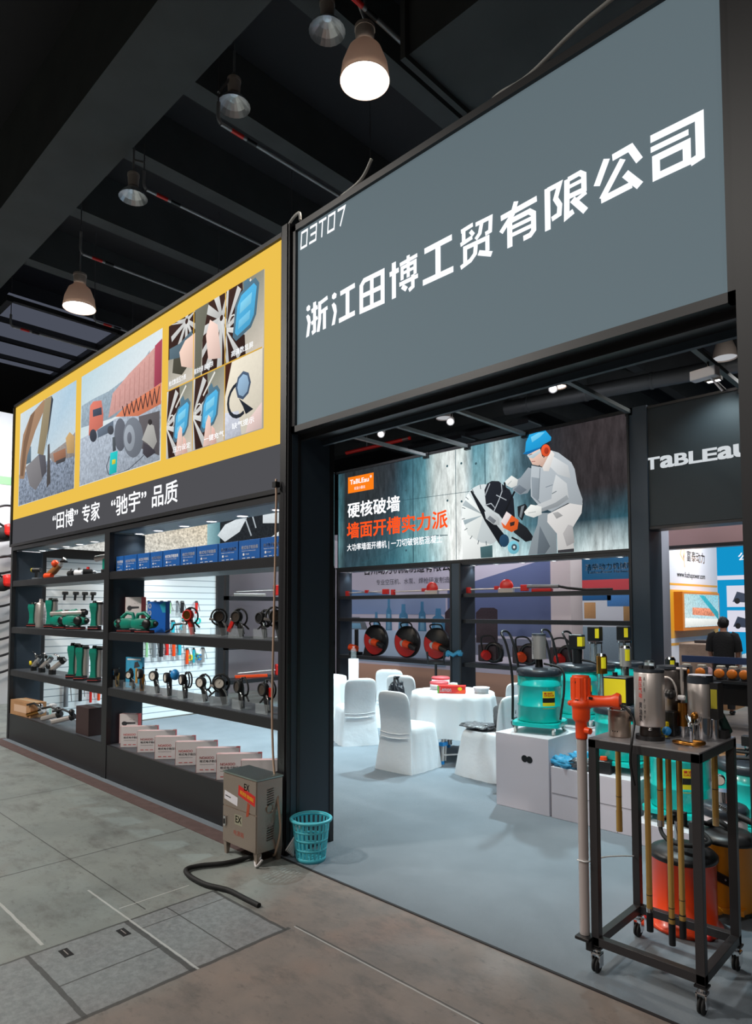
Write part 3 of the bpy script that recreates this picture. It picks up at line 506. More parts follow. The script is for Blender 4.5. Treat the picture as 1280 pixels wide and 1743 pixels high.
b = MB(); b.box(-24, 12, 24, 24.2, 0, 8, M('hall_wall', (64, 66, 70), .9)); struct('wall_back', b)
b = MB(); b.box(-24, -23.8, -12, 26, 0, 8, MATS['hall_wall']); struct('wall_left', b)
b = MB(); b.box(11.8, 12, -12, 26, 0, 8, MATS['hall_wall']); struct('wall_right', b)
b = MB(); b.box(-24, 12, -12, -11.8, 0, 8, MATS['hall_wall']); struct('wall_front', b)
# skylight panels; their dim emission stands in for light on them
b = MB(); b.box(-11.5, -8.1, 0.5, 2.45, 6.98, 7.02, EM('dim_panel_glow', (74, 78, 90), 1.0)); o = struct('window_1', b)
b = MB()
for x in (-8.15, -9.1, -10.05, -11.0): b.box(x-.04, x+.04, .5, 2.45, 6.9, 6.98, BLACK)
for y in (.52, 2.42): b.box(-11.5, -8.1, y-.05, y+.05, 6.88, 6.98, BLACK)
o2 = b.build('window_frame', o)
# duct
b = MB(); b.box(0.35, 7.5, 0.95, 2.1, 6.25, 6.95, BEAM); b.box(0.30, 0.35, .9, 2.15, 6.2, 7.0, BEAM)
for x in (2.0, 3.6): b.box(x, x+.05, .9, 2.15, 6.2, 7.0, BEAM)
tag(b.build('air_duct'), 'dark square air duct under the hall ceiling above the company sign', 'duct')

# ---------------------------------------------------------------- front display shelving (two bays) and posts
DISC = EM('downlight_disc', (255, 255, 255), 6.0, sample=False)
SHELFTOP = M('shelf_board', (70, 74, 80), .45)
def display_shelf(label, x0, x1, y0, y1, tops, thick, base, topz, hdr, discs, watts, group, glassback=False, shelfm=None):
    t = thing('display_shelf', label, 'display shelf', ((x0+x1)/2, y0, 0), 0, group); c = (x0+x1)/2; D = y1-y0
    for s in (x0, x1-0.035):
        b = MB(); b.box(s-c, s+.035-c, 0.02, D, 0.0, topz, NAVY); b.build('side_panel', t)
    for s in (x0, x1-0.06):
        b = MB(); b.box(s-c, s+.06-c, 0.0, 0.05, 0.0, topz, BLACK); b.build('front_post', t)
    for z in tops:
        b = MB(); b.box(x0+.035-c, x1-.035-c, 0.005, D, z-thick, z, BLACK); b.box(x0+.04-c, x1-.04-c, 0.02, D-.01, z, z+.004, shelfm or SHELFTOP); b.build('shelf', t)
    if base:
        b = MB(); b.box(x0-c, x1-c, 0.006, .03, 0, base, BLACK); b.box(x0-c, x1-c, D-.03, D, 0, base, BLACK); b.box(x0+.035-c, x1-.035-c, 0.03, D-.03, base-.03, base, SHELFTOP); b.build('base', t)
    b = MB(); b.box(x0-c, x1-c, 0.0, .06, topz, topz+hdr, BLACK); b.box(x0+.03-c, x1-.03-c, .06, D, topz+.01, topz+hdr, M('shelf_ceiling_board', (120, 134, 142), .5)); b.build('header', t)
    for x in discs:
        b = MB(); b.lathe([(0, -.001), (.045, -.001)], DISC, (0, 0, 0), 20); b.lathe([(.045, -.002), (.056, -.006), (.06, 0.008)], WPAINT, (0, 0, 0), 20)
        d = b.build('downlight', t); d.location = (x-c, 0.29, topz+.004)
        if watts: l = lamp('SPOT', (x, y0+.29, topz-.01), (x, y0+.29, 0), watts, (.9, .97, 1), .04, 115, .8); 
    return t
F1 = display_shelf('black shelf bay at the far end, full of green tools', -6.0, -3.0, 0, .4, (2.11, 1.488, .922), .075, .345, 2.52, .05, (-5.665, -5.27, -4.85, -4.43, -4.0, -3.55), 5, 'black shelving under the yellow sign')
F2 = display_shelf('black shelf bay nearest the entrance, holding blue cartons and gauges', -3.0, -0.046, 0, .4, (2.11, 1.488, .922), .075, .345, 2.52, .05, (-2.93+.06, -2.468, -1.953, -1.474, -.99, -.495), 5, 'black shelving under the yellow sign')
b = MB(); b.box(-.045, .045, -.035, .05, 0, 4.54, BLACK); b.box(-.03, .03, -.045, -.035, 0, 4.54, BLACK)
t = thing('corner_post', 'black metal post between the yellow sign and the grey company sign', 'post'); b.build('post_profile', t)
b = MB(); b.box(.0, .05, .0, .39, 0, 3.0, NAVY); b.build('end_panel', t)
b = MB(); b.box(.0, .055, .36, .40, 0, 3.02, BLACK); b.build('edge_trim', t)
b = MB(); b.box(.0, .055, .05, .075, 0, 3.02, BLACK); b.build('edge_trim', t)
t = thing('corner_post', 'tall black metal post at the outer end of the grey company sign', 'post', (3.03, 0, 0))
b = MB(); b.box(-.07, .12, -.03, .06, 0, 4.54, BLACK); b.build('post_profile', t)
b = MB(); b.box(-.07, .12, .06, .4, 0, 3.0, NAVY); b.build('end_panel', t)

# ---------------------------------------------------------------- stroke glyphs of the big company sign
def drops(): return [[(2, 98), (12, 102), (20, 94), (18, 84), (8, 82), (1, 88)], [(0, 68), (10, 72), (20, 62), (22, 44), (18, 0), (4, 0), (10, 44)]]
def GS(strokes, polys=(), t=14):
    out = [list(p) for p in polys]
    for s in strokes:
        c = s[-1] == 'c'; w = t; p = list(s[:-1]) if c else list(s)
        if isinstance(p[-1], (int, float)): w = p.pop()
        out += stroke(p, w, c)
    return out
BIG = {
 'zhe': GS([[(40,104),(40,10),(28,6)], [(25,78),(54,84)], [(25,38),(54,50),12], [(64,98),(64,40),(57,2)], [(60,90),(100,98),13], [(64,60),(100,66),12], [(86,62),(86,2)]], [[(2,100),(12,104),(20,97),(18,86),(8,84),(1,90)], [(0,70),(9,74),(19,64),(22,46),(14,2),(0,0),(8,46)]], 14),
 'jiang': GS([[(38,90),(100,94),15], [(69,92),(69,8),16], [(32,7),(100,10),15]], [[(2,98),(12,103),(22,95),(20,84),(9,82),(1,88)], [(0,68),(10,72),(20,60),(23,40),(14,2),(0,2),(10,40)]]),
 'tian': GS([[(8,6),(8,82),(20,94),(92,94),(92,6),'c',], [(50,94),(50,6),14], [(8,50),(92,50),14]], (), 15),
 'bo': GS([[(16,104),(16,0),15], [(0,74),(34,76),14], [(38,88),(100,92),11], [(68,104),(68,42),11], [(46,42),(46,76),(92,78),(92,42),11], [(46,60),(92,61),9], [(36,32),(102,34),12], [(84,44),(84,10),(70,4),12], [(46,24),(62,10),13]]),
 'gong': GS([[(6,92),(96,94),16], [(51,92),(51,8),17], [(0,7),(100,8),16]]),
 'mao': GS([[(6,96),(42,100),11], [(14,98),(14,62),11], [(4,62),(40,68),11], [(34,86),(44,72),10], [(50,96),(94,96),(92,62),(78,60),11], [(68,94),(62,68),(50,58),11], [(18,10),(18,48),(84,48),(84,14),12], [(50,42),(48,22),(34,10),(4,2),12], [(58,20),(96,2),13]]),
 'you': GS([[(4,80),(100,86),14], [(46,104),(36,76),(4,44),13], [(28,62),(28,-2),14], [(28,62),(80,64),(91,54),(91,14),(82,6),(64,5),13], [(28,44),(90,45),10], [(28,26),(90,27),10]]),
 'xian': GS([[(8,98),(8,-2),14], [(8,93),(38,94),(28,64),(38,44),(36,24),(18,20),12], [(58,94),(86,96),(95,88),(95,54),(56,54),12], [(56,76),(94,77),9], [(56,96),(54,10),(70,16),13], [(100,46),(72,36),10], [(68,44),(98,4),14]]),
 'gong2': GS([[(28,98),(5,48),15], [(40,94),(78,97),(96,60),15], [(62,80),(16,14),14], [(14,12),(80,16),15], [(66,46),(96,6),16]]),
 'si': GS([[(0,93),(92,93),(92,10),(74,6),16], [(0,70),(72,70),12], [(10,48),(68,49),(68,10),(10,9),'c']], (), 15),
 'n0': GS([[(6,6),(6,94),(88,94),(88,6),'c']], (), 14), 'n3': GS([[(0,93),(92,93),(92,7),(0,7),14], [(14,50),(92,50),14]]),
 'nT': GS([[(0,93),(100,93),14], [(50,93),(50,0),15]]), 'n7': GS([[(0,93),(92,93),(44,0),15]]),
}
SIGNW = EM('sign_white_letters', (250, 252, 255), 1.15)
SIGNG = bpy.data.materials.new('sign_grey_face'); SIGNG.use_nodes = True
_n = SIGNG.node_tree; _n.nodes.clear(); _o = _n.nodes.new('ShaderNodeOutputMaterial'); _a = _n.nodes.new('ShaderNodeAddShader'); _e = _n.nodes.new('ShaderNodeEmission'); _d = _n.nodes.new('ShaderNodeBsdfPrincipled')
_e.inputs[0].default_value = (*lin((92, 106, 112)), 1); _e.inputs[1].default_value = 0.95; _d.inputs['Base Color'].default_value = (*lin((60, 68, 74)), 1); _d.inputs['Roughness'].default_value = .8; _d.inputs['Specular IOR Level'].default_value = 0.1
_n.links.new(_e.outputs[0], _a.inputs[0]); _n.links.new(_d.outputs[0], _a.inputs[1]); _n.links.new(_a.outputs[0], _o.inputs[0])
def signbox(t, x0, x1, y0, y1, z0, z1, fr=.04):
    b = MB(); b.box(x0, x1, y0+.03, y1, z0, z1, BLACK)
    for a in ((x0, x1, z1-fr, z1), (x0, x1, z0, z0+fr)): b.box(a[0], a[1], y0-.012, y0+.03, a[2], a[3], BLACK)
    for a in ((x0, x0+fr), (x1-fr, x1)): b.box(a[0], a[1], y0-.012, y0+.03, z0, z1, BLACK)
    return b.build('sign_frame', t)
t = thing('company_sign', 'large grey backlit company sign with white characters over the entrance', 'sign', (0, 0, 0))
signbox(t, .04, 2.97, 0, .38, 2.99, 4.52, .045)
b = MB(); b.box(.085, 2.925, .012, .03, 3.03, 4.48, SIGNG); b.build('sign_face', t)
b = MB(); f = FY(.012)
order = ['zhe', 'jiang', 'tian', 'bo', 'gong', 'mao', 'you', 'xian', 'gong2', 'si']
for i, k in enumerate(order):
    x0 = .186+i*.2702; sx = .228/100; sz = .222/100
    for p in BIG[k]: b.poly([(x0+u*sx, 3.655+v*sz) for u, v in p], SIGNW, f, .004)
b.build('lettering', t)
b = MB()
for i, k in enumerate(['n0', 'n3', 'nT', 'n0', 'n7']):
    x0 = .118+i*.097; sx = .078/100; sz = .128/100
    for p in BIG[k]: b.poly([(x0+u*sx+v*.0001, 4.325+v*sz) for u, v in p], SIGNW, f, .004)
b.build('booth_number', t)
b = MB(); b.box(.05, 2.95, .07, .10, 2.95, 2.99, BLACK); b.build('truss_rail', t)
b = MB(); b.box(.05, 2.95, .28, .31, 2.95, 2.99, NAVY); b.build('truss_rail', t)

# ---------------------------------------------------------------- yellow picture lightbox
YELF = EM('yellow_lit_face', (238, 194, 80), 1.0); GREYF = EM('grey_lit_face', (80, 80, 84), 1.0)
PRINT = print_mat('backlit_print', True, 26.0, 1.0)
t = thing('picture_lightbox', 'long yellow backlit sign with machine photos above the shelves', 'sign', (0, 0, 0))
signbox(t, -6.04, -.045, 0, .38, 2.575, 4.53, .035)
b = MB(); b.box(-6.0, -.075, .012, .03, 2.945, 4.495, YELF); b.build('yellow_face', t)
b = MB(); b.box(-6.0, -.075, .012, .03, 2.61, 2.945, GREYF); b.build('grey_band', t)
f = FY(.012)
b = MB()
for s, u0, u1 in (('“田博”', -4.55, -3.80), ('专家', -3.68, -3.22), ('“驰宇”', -2.94, -2.18), ('品质', -2.06, -1.59)): b.text(s, u0, 2.685, u1, 2.885, SIGNW, f, .003, .022)
b.build('lettering', t)
def frame_print(name, base, polys, parent, box=None, fn=None):
    b = MB(); b.cpoly(base[0], base[1], PRINT, fn, .002, base[2])
    for i, (col, n, p) in enumerate(polys):
        if box: p = [(min(max(u, box[0]), box[1]), min(max(v, box[2]), box[3])) for u, v in p]
        b.cpoly(p, col, PRINT, fn, .0026+i*.00012, n)
    return b.build(name, parent)
site1 = [q for q in P_SITE if q[2][0][0] < -3.85]; site2 = [q for q in P_SITE if q[2][0][0] >= -3.85]
frame_print('excavator_photo', ([(-5.8, 3.11), (-3.92, 3.11), (-3.92, 4.37), (-5.8, 4.37)], [(205, 215, 220), (226, 228, 222), (176, 206, 226), (214, 226, 232)], .08), site1, t, (-5.8, -3.92, 3.11, 4.37), f)
frame_print('truck_photo', ([(-3.775, 3.11), (-1.91, 3.11), (-1.91, 4.37), (-3.775, 4.37)], [(222, 230, 232), (230, 234, 234), (226, 236, 240), (190, 216, 226)], .05), site2, t, (-3.775, -1.91, 3.11, 4.37), f)
def ell(cx, cy, rx, ry, n=22, a0=0): return [(cx+rx*math.cos(2*PI*i/n+a0), cy+ry*math.sin(2*PI*i/n+a0)) for i in range(n)]
polys = []
X0, X1, Z0, Z1, ZM = -1.79, -.315, 3.1, 4.345, 3.725
xs = [X0, X0+.47, X0+.965, X1]
def wheel(x0, x1, z0, z1, cx, cz, r, n=9, tyre=True):
    o = [((60, 42, 38), .1, [(x0, z0), (cx+r*.9, z0), (cx+r*.75, z1), (x0, z1)])]
    if tyre: o = [((112, 112, 98), 0, [(x0, z0), (cx+r*1.25, z0), (cx+r*1.05, z1), (x0, z1)])]+o
    for i in range(n):
        a = 2*PI*i/n+.3; q = [(cx+.03*math.cos(a-.6), cz+.03*math.sin(a-.6)), (cx+r*math.cos(a-.09), cz+r*1.05*math.sin(a-.09)), (cx+r*math.cos(a+.1), cz+r*1.05*math.sin(a+.1)), (cx+.03*math.cos(a+.6), cz+.03*math.sin(a+.6))]
        q = [(min(max(u, x0), x1), min(max(v, z0), z1)) for u, v in q]; o.append(((206, 206, 204), 0, q))
    return o
def gauge(cx, cz, s=1.0, tilt=.25):
    w, h = .118*s, .142*s
    def R(p): return [(cx+u*w+v*h*.16, cz+v*h+u*w*tilt) for u, v in p]
    return [((86, 118, 136), 0, R([(-1.1, -.75), (-.7, -1.1), (.75, -1.1), (1.15, -.7), (1.15, .7), (.7, 1.15), (.2, 1.2), (-.1, 1.6), (-.5, 1.5), (-.4, 1.15), (-.75, 1.12), (-1.15, .7)])),
            ((84, 176, 222), .05, R([(-.9, -.65), (-.6, -.9), (.6, -.9), (.92, -.6), (.92, .65), (.6, .95), (-.6, .95), (-.92, .6)])),
            ((130, 206, 236), 0, R([(-.6, .1), (.5, .1), (.5, .6), (-.6, .6)])), ((120, 196, 230), 0, R([(-.6, -.6), (.5, -.6), (.5, -.2), (-.6, -.2)]))]
def fingers(x, z0, z1): return [((236, 202, 190), 0, [(x-.07, z0), (x+.05, z0), (x+.045, z1-.03), (x+.01, z1), (x-.03, z1-.06)]), ((226, 184, 172), 0, [(x+.05, z0), (x+.14, z0), (x+.11, z1-.14), (x+.06, z1-.1)])]
for r in range(2):
    for c in range(3):
        a, d = xs[c], xs[c+1]; zb, zt = (ZM, Z1) if r == 0 else (Z0, ZM)
        polys.append(([(190, 184, 172), (214, 204, 190), (150, 150, 136), (120, 120, 104)], .05, [(a, zb), (d, zb), (d, zt), (a, zt)]))
        if (r, c) == (0, 0):
            polys += wheel(a, d, zb+.3, zt, a+.32, zt-.05, .28, 10, False); polys.append(((78, 76, 66), 0, [(a+.08, zb+.16), (a+.25, zb+.1), (a+.4, zb+.18), (a+.42, zb+.34), (a+.1, zb+.3)]))
            polys += [((92, 112, 124), 0, [(a+.02, zb+.3), (a+.2, zb+.27), (a+.42, zb+.4), (a+.42, zb+.46), (a+.2, zb+.4), (a+.02, zb+.4)]), ((238, 206, 190), 0, [(a+.24, zb+.18), (d, zb+.1), (d, zb+.42), (a+.3, zb+.4), (a+.2, zb+.32)])]
        elif (r, c) == (0, 1):
            polys += wheel(a+.12, d, zb, zt, d-.08, zb+.42, .42, 13); polys += [((240, 210, 198), 0, [(a+.22, zb+.12), (a+.42, zb+.08), (a+.36, zb+.38), (a+.24, zb+.46), (a+.18, zb+.34)]), ((110, 110, 98), 0, [(a, zb), (a+.1, zb), (a+.12, zb+.3), (a+.22, zt), (a, zt)])]
        elif (r, c) == (1, 2):
            polys += [((226, 218, 200), .05, [(a, zb), (d, zb), (d, zt), (a, zt)]), ((200, 204, 216), .2, [(a, zb), (a+.24, zb), (a+.2, zb+.2), (a, zb+.22)]), ((70, 40, 32), 0, [(a, zb+.35), (a+.1, zt), (a, zt)])]
            polys += [((44, 48, 56), 0, p) for p in stroke([(a+.2+.15*math.cos(k*PI/9), zb+.29+.135*math.sin(k*PI/9)) for k in range(4, 16)], .03)]+[((40, 44, 52), 0, [(a+.2, zb+.3), (a+.26, zb+.26), (a+.4, zb+.17), (a+.3, zb+.15), (a+.26, zb+.22)])]
            polys += [((78, 94, 116), 0, ell(a+.26, zb+.39, .105, .115, 8)), ((150, 180, 206), 0, ell(a+.26, zb+.39, .08, .09, 8)), ((232, 206, 200), 0, [(a+.3, zb), (d, zb), (d, zb+.2), (a+.34, zb+.1)])]
        else:
            polys += wheel(a, a+.3, zb, zt, a-.05, zb+.3, .36, 11, False); polys += [((232, 230, 222), 0, stroke([(a+.16, zt-.18), (a+.34, zt-.02)], .02)[0])]
            polys += [((226, 226, 220), 0, p) for p in stroke([(a+.09+.05*math.cos(k*PI/5), zb+.33+.06*math.sin(k*PI/5)) for k in range(11)], .012)]
            polys += gauge(a+.27, zb+(.3 if r else .37), 1.0 if r else 1.2)
            if r: polys += fingers(a+.24, zb, zb+.26)
for x in xs[1:3]: polys.append(((226, 178, 70), 0, [(x-.006, Z0), (x+.006, Z0), (x+.006, Z1), (x-.006, Z1)]))
polys.append(((226, 178, 70), 0, [(X0, ZM-.006), (X1, ZM-.006), (X1, ZM+.006), (X0, ZM+.006)]))
frame_print('gauge_photo', ([(X0, Z0), (X1, Z0), (X1, Z1), (X0, Z1)], (190, 184, 172), 0), polys, t, (X0, X1, Z0, Z1), f)
for s, u, v in (('枪式数显压力表', xs[0]+.06, ZM+.03), ('精准检测 自动切换', xs[1]+.03, ZM+.03), ('高清数显屏', xs[2]+.1, ZM+.03), ('压力设定', xs[0]+.15, Z0+.03), ('一键充气', xs[1]+.2, Z0+.03), ('缺气提示', xs[2]+.12, Z0+.06)): b = MB(); b.text(s, u, v, u+.3, v+.05, SIGNW, f, .026, .014); b.build('caption', t)

# ---------------------------------------------------------------- back wall: shelving, worker lightbox, dark fascia
BG = 'black shelving along the back of the stand'
display_shelf('black back-wall shelf bay with three big wall saws', -6.0, -3.0, 6.0, 6.4, (1.99, 1.555, .83), .06, 0, 2.47, .06, (-5.9, -5.4, -4.9, -4.35, -3.8, -3.3), 4, BG)
display_shelf('black back-wall shelf bay behind the teal drums', -3.0, 0.0, 6.0, 6.4, (1.99, 1.555, .83), .06, 0, 2.47, .06, (-2.85, -2.4, -1.9, -1.35, -.8, -.3), 4, BG)
t = thing('shelf_pillar', 'square dark pillar between the two back-wall shelf bays', 'pillar', (-3.0, 5.98, 0))
b = MB(); b.box(-.1, .1, -.02, .4, 0, 2.5, NAVY); b.box(-.115, -.085, -.03, -.02, 0, 2.5, BLACK); b.box(.085, .115, -.03, -.02, 0, 2.5, BLACK); b.build('pillar_body', t)
t = thing('shelf_pillar', 'tall dark pillar at the right end of the worker lightbox', 'pillar', (.1, 5.98, 0))
b = MB(); b.box(-.12, .14, -.02, .42, 0, 4.5, NAVY); b.box(-.13, -.10, -.035, -.02, 0, 4.5, BLACK); b.build('pillar_body', t)
t = thing('picture_lightbox', 'wide backlit sign of a worker in a blue helmet cutting concrete', 'sign', (0, 0, 0))
b = MB(); b.box(-6.0, -.03, 6.03, 6.35, 2.52, 4.5, BLACK)
for z in ((4.455, 4.5), (2.52, 2.56)): b.box(-6.0, -.03, 5.99, 6.03, z[0], z[1], BLACK)
b.build('sign_frame', t)
f = FY(6.02); CPRINT = print_mat('concrete_print', True, 5.0, 1.0, (2.2, 1, .5))
cols = [(-5.96, (58, 92, 104), (70, 120, 130), (90, 130, 136), (80, 110, 116)), (-5.75, (40, 44, 48), (44, 52, 56), (44, 60, 68), (50, 70, 80)), (-5.0, (46, 50, 53), (52, 58, 62), (52, 72, 82), (54, 84, 94)), (-4.45, (48, 54, 60), (54, 72, 82), (62, 96, 108), (60, 108, 122)), (-4.1, (56, 96, 110), (80, 124, 136), (92, 142, 152), (86, 140, 150)), (-3.7, (84, 132, 144), (110, 156, 164), (126, 170, 176), (120, 170, 178)),
        (-3.45, (196, 208, 206), (206, 216, 214), (186, 212, 214), (176, 208, 212)), (-3.1, (222, 228, 226), (232, 238, 234), (238, 242, 238), (240, 244, 240)), (-2.85, (206, 218, 216), (226, 232, 230), (238, 242, 240), (238, 242, 240)), (-2.65, (96, 146, 160), (142, 180, 186), (216, 226, 226), (232, 238, 236)), (-2.45, (104, 154, 168), (150, 186, 192), (206, 222, 222), (220, 232, 230)), (-2.2, (172, 196, 200), (184, 206, 208), (190, 212, 214), (212, 226, 226)),
        (-1.95, (110, 150, 164), (120, 156, 168), (140, 180, 188), (200, 220, 222)), (-1.7, (60, 84, 96), (74, 104, 116), (90, 132, 144), (180, 210, 214)), (-1.4, (42, 46, 52), (48, 54, 60), (60, 90, 104), (150, 190, 200)), (-1.0, (50, 47, 50), (50, 48, 50), (44, 62, 72), (190, 210, 212)), (-.5, (56, 50, 52), (52, 48, 50), (48, 72, 82), (206, 218, 218)), (-.035, (60, 54, 56), (54, 50, 52), (50, 90, 104), (190, 208, 210))]
ZR = (4.455, 3.5, 3.02, 2.56)
b = MB()
for i in range(len(cols)-1):
    for k in range(3):
        A, B = cols[i], cols[i+1]
        b.cpoly([(A[0], ZR[k+1]), (B[0], ZR[k+1]), (B[0], ZR[k]), (A[0], ZR[k])], [A[k+2], B[k+2], B[k+1], A[k+1]], CPRINT, f, .001, .55)
k = 0
for p in stroke([(-3.98, 4.45), (-3.98, 2.57)], .02)+stroke([(-3.02, 4.45), (-3.02, 2.57)], .012)+stroke([(-2.42, 4.45), (-2.42, 3.3)], .014)+stroke([(-5.7, 3.75), (-1.7, 3.68)], .008)+stroke([(-5.3, 2.62), (-4.4, 2.86), (-3.5, 3.02), (-3.2, 3.0)], .014):
    b.cpoly(p, (52, 84, 96), PRINT, f, .002, 0)
for u, v in ((-3.2, 4.2), (-2.9, 4.2), (-3.2, 3.6), (-2.9, 3.55), (-2.6, 4.15), (-3.6, 3.0), (-4.15, 3.9), (-4.15, 2.8)): b.cpoly(ell(u, v, .022, .022, 8), (60, 90, 100), PRINT, f, .002, 0)
for i, (col, n, p) in enumerate(P_WORKER): b.cpoly([(u, max(2.565, min(4.452, v))) for u, v in p], col, PRINT, f, .003+i*.0001, n)
b.build('worker_photo', t)
b = MB(); b.poly([(-5.68, 4.03), (-4.97, 4.03), (-4.97, 4.35), (-5.68, 4.35)], EM('orange_lit', (244, 124, 24), 1.1), f, .003)
b.text('TaBLEau', -5.62, 4.2, -5.1, 4.29, SIGNW, f, .004, .03); b.text('®', -5.07, 4.26, -5.02, 4.31, SIGNW, f, .004, .02); b.text('拓宝小霸龙', -5.5, 4.08, -5.2, 4.14, SIGNW, f, .004, .01); b.build('logo', t)
b = MB(); b.text('硬核破墙', -5.68, 3.54, -4.3, 3.83, SIGNW, f, .005, .035)
b.text('墙面开槽实力派', -5.7, 3.13, -3.2, 3.44, EM('orange_letters', (250, 84, 30), 1.1), f, .005, .035)
b.text('大功率墙面开槽机 | 一刀切破钢筋混凝土', -5.7, 2.86, -3.32, 3.02, SIGNW, f, .005, .02); b.build('lettering', t)
t = thing('fascia_sign', 'dark fascia board with a white brand name at the back of the stand', 'sign', (0, 0, 0))
b = MB(); b.box(.24, 3.1, 6.0, 6.3, 2.84, 4.45, M('charcoal_board', (34, 44, 50), .6)); b.build('fascia_board', t)
for z in (2.80, 4.45): b = MB(); b.box(.24, 3.1, 5.99, 6.32, z, z+.035, BLACK); b.build('edge_trim', t)
b = MB(); f = FY(6.0); x = .2
WL = EM('pale_letters', (216, 222, 226), .9)
for ch, w, h in (('T', .19, .17), ('a', .165, .165), ('B', .16, .17), ('L', .15, .17), ('E', .16, .17), ('a', .165, .165), ('u', .17, .165)):
    b.text(ch, x, 3.615, x+w*.98, 3.615+h*.9, WL, f, .004, .05); x += w*.98+.022
b.build('lettering', t)

# ---------------------------------------------------------------- left wall: slatwall panel, lightbox, open shelf bay
t = thing('picture_lightbox', 'backlit sign on the left wall with pale rocks and dark work clothes', 'sign', (0, 0, 0))
b = MB(); b.box(-6.3, -6.03, .42, 5.98, 2.56, 4.5, BLACK); b.build('sign_frame', t)
f = FX(-6.03); b = MB()
b.cpoly([(.45, 2.6), (3.15, 2.6), (3.15, 4.46), (.45, 4.46)], [(196, 200, 200), (214, 208, 192), (226, 196, 150), (170, 178, 184)], PRINT, f, .002, .8)
b.cpoly([(3.05, 2.6), (3.3, 2.6), (3.3, 4.46), (3.05, 4.46)], [(150, 190, 196), (90, 130, 140), (90, 130, 140), (150, 190, 196)], PRINT, f, .003, .1)
b.cpoly([(3.3, 2.6), (5.7, 2.6), (5.7, 4.46), (3.3, 4.46)], (40, 44, 48), PRINT, f, .003, .5)
for p in ([(4.15, 2.75), (4.5, 2.95), (4.9, 2.8), (5.0, 3.3), (4.6, 3.2), (4.3, 3.0)], [(4.2, 3.3), (4.7, 3.35), (5.1, 3.5), (5.0, 3.75), (4.6, 3.55), (4.2, 3.45)], [(3.25, 3.0), (3.4, 3.2), (3.9, 3.45), (3.7, 3.1), (3.4, 2.9)]): b.cpoly(p, (214, 222, 226), PRINT, f, .004, .1)
for p in stroke([(3.75, 3.5), (3.95, 3.05)], .03)+stroke([(3.9, 3.6), (4.05, 3.2)], .03): b.cpoly(p, (180, 190, 196), PRINT, f, .0045, .1)
b.cpoly([(5.68, 2.6), (5.96, 2.6), (5.96, 4.46), (5.68, 4.46)], [(120, 168, 176), (130, 176, 182), (90, 140, 150), (96, 146, 154)], PRINT, f, .005, .25)
b.build('rock_photo', t)
SLAT = bpy.data.materials.new('white_slatwall'); SLAT.use_nodes = True
_n = SLAT.node_tree; _b = _n.nodes['Principled BSDF']; _b.inputs['Roughness'].default_value = .4
_t = _n.nodes.new('ShaderNodeTexCoord'); _s = _n.nodes.new('ShaderNodeSeparateXYZ'); _m = _n.nodes.new('ShaderNodeMath'); _m.operation = 'MODULO'; _m.inputs[1].default_value = .1
_l = _n.nodes.new('ShaderNodeMath'); _l.operation = 'LESS_THAN'; _l.inputs[1].default_value = .012; _x = _n.nodes.new('ShaderNodeMix'); _x.data_type = 'RGBA'
_n.links.new(_t.outputs['Object'], _s.inputs[0]); _n.links.new(_s.outputs['Z'], _m.inputs[0]); _n.links.new(_m.outputs[0], _l.inputs[0]); _n.links.new(_l.outputs[0], _x.inputs['Factor'])
[q for q in _x.inputs if q.type == 'RGBA'][0].default_value = (*lin((236, 242, 246)), 1); [q for q in _x.inputs if q.type == 'RGBA'][1].default_value = (*lin((150, 164, 174)), 1)
_n.links.new([q for q in _x.outputs if q.type == 'RGBA'][0], _b.inputs['Base Color'])
t = thing('slatwall', 'white grooved slatwall panel on the left wall hung with hand tools', 'wall panel', (-6.02, 1.85, 0))
b = MB(); b.box(-.04, .0, -1.43, 1.38, .02, 2.5, SLAT); b.build('slat_panel', t)
b = MB(); b.box(-.05, .05, 1.38, 1.5, 0, 2.56, BLACK); b.box(-.05, .05, -1.45, -1.40, 0, 2.56, BLACK); b.box(-.05, .03, -1.43, 1.5, 2.46, 2.56, BLACK); b.build('panel_frame', t)
lamp('AREA', (-5.75, 1.85, 2.5), (-6.1, 1.85, .9), 26, (.9, .97, 1), .12, sy=2.6).rotation_euler.z += 0
t = thing('display_shelf', 'open black shelf bay on the left wall beyond the slatwall', 'display shelf', (-6.2, 4.7, 0))
for z in (1.96, 1.1, .5):
    b = MB(); b.box(-.2, .2, -1.28, 1.28, z-.07, z, BLACK); b.build('shelf', t)
for y in (-1.28, 1.22):
    b = MB(); b.box(-.2, .2, y, y+.06, 0, 2.56, BLACK); b.build('side_panel', t)
# ---------------------------------------------------------------- goods on the front shelves
BLUEBOX = M('blue_carton_print', (24, 92, 168), .45, var=.12, vscale=6); BLUED = M('blue_carton_dark', (20, 72, 140), .5)
WHITEBOX = M('white_carton_print', (236, 228, 228), .5); REDBOX = M('red_carton_side', (200, 60, 60), .5); PINK = M('carton_top_print', (226, 190, 190), .5)
REDTXT = M('red_print', (214, 70, 66), .6); DKTXT = M('dark_print', (60, 60, 66), .6); GREYTXT = M('grey_print', (150, 146, 148), .6)
SH1, SH2, SH3, SH4 = 2.115, 1.493, .927, .346
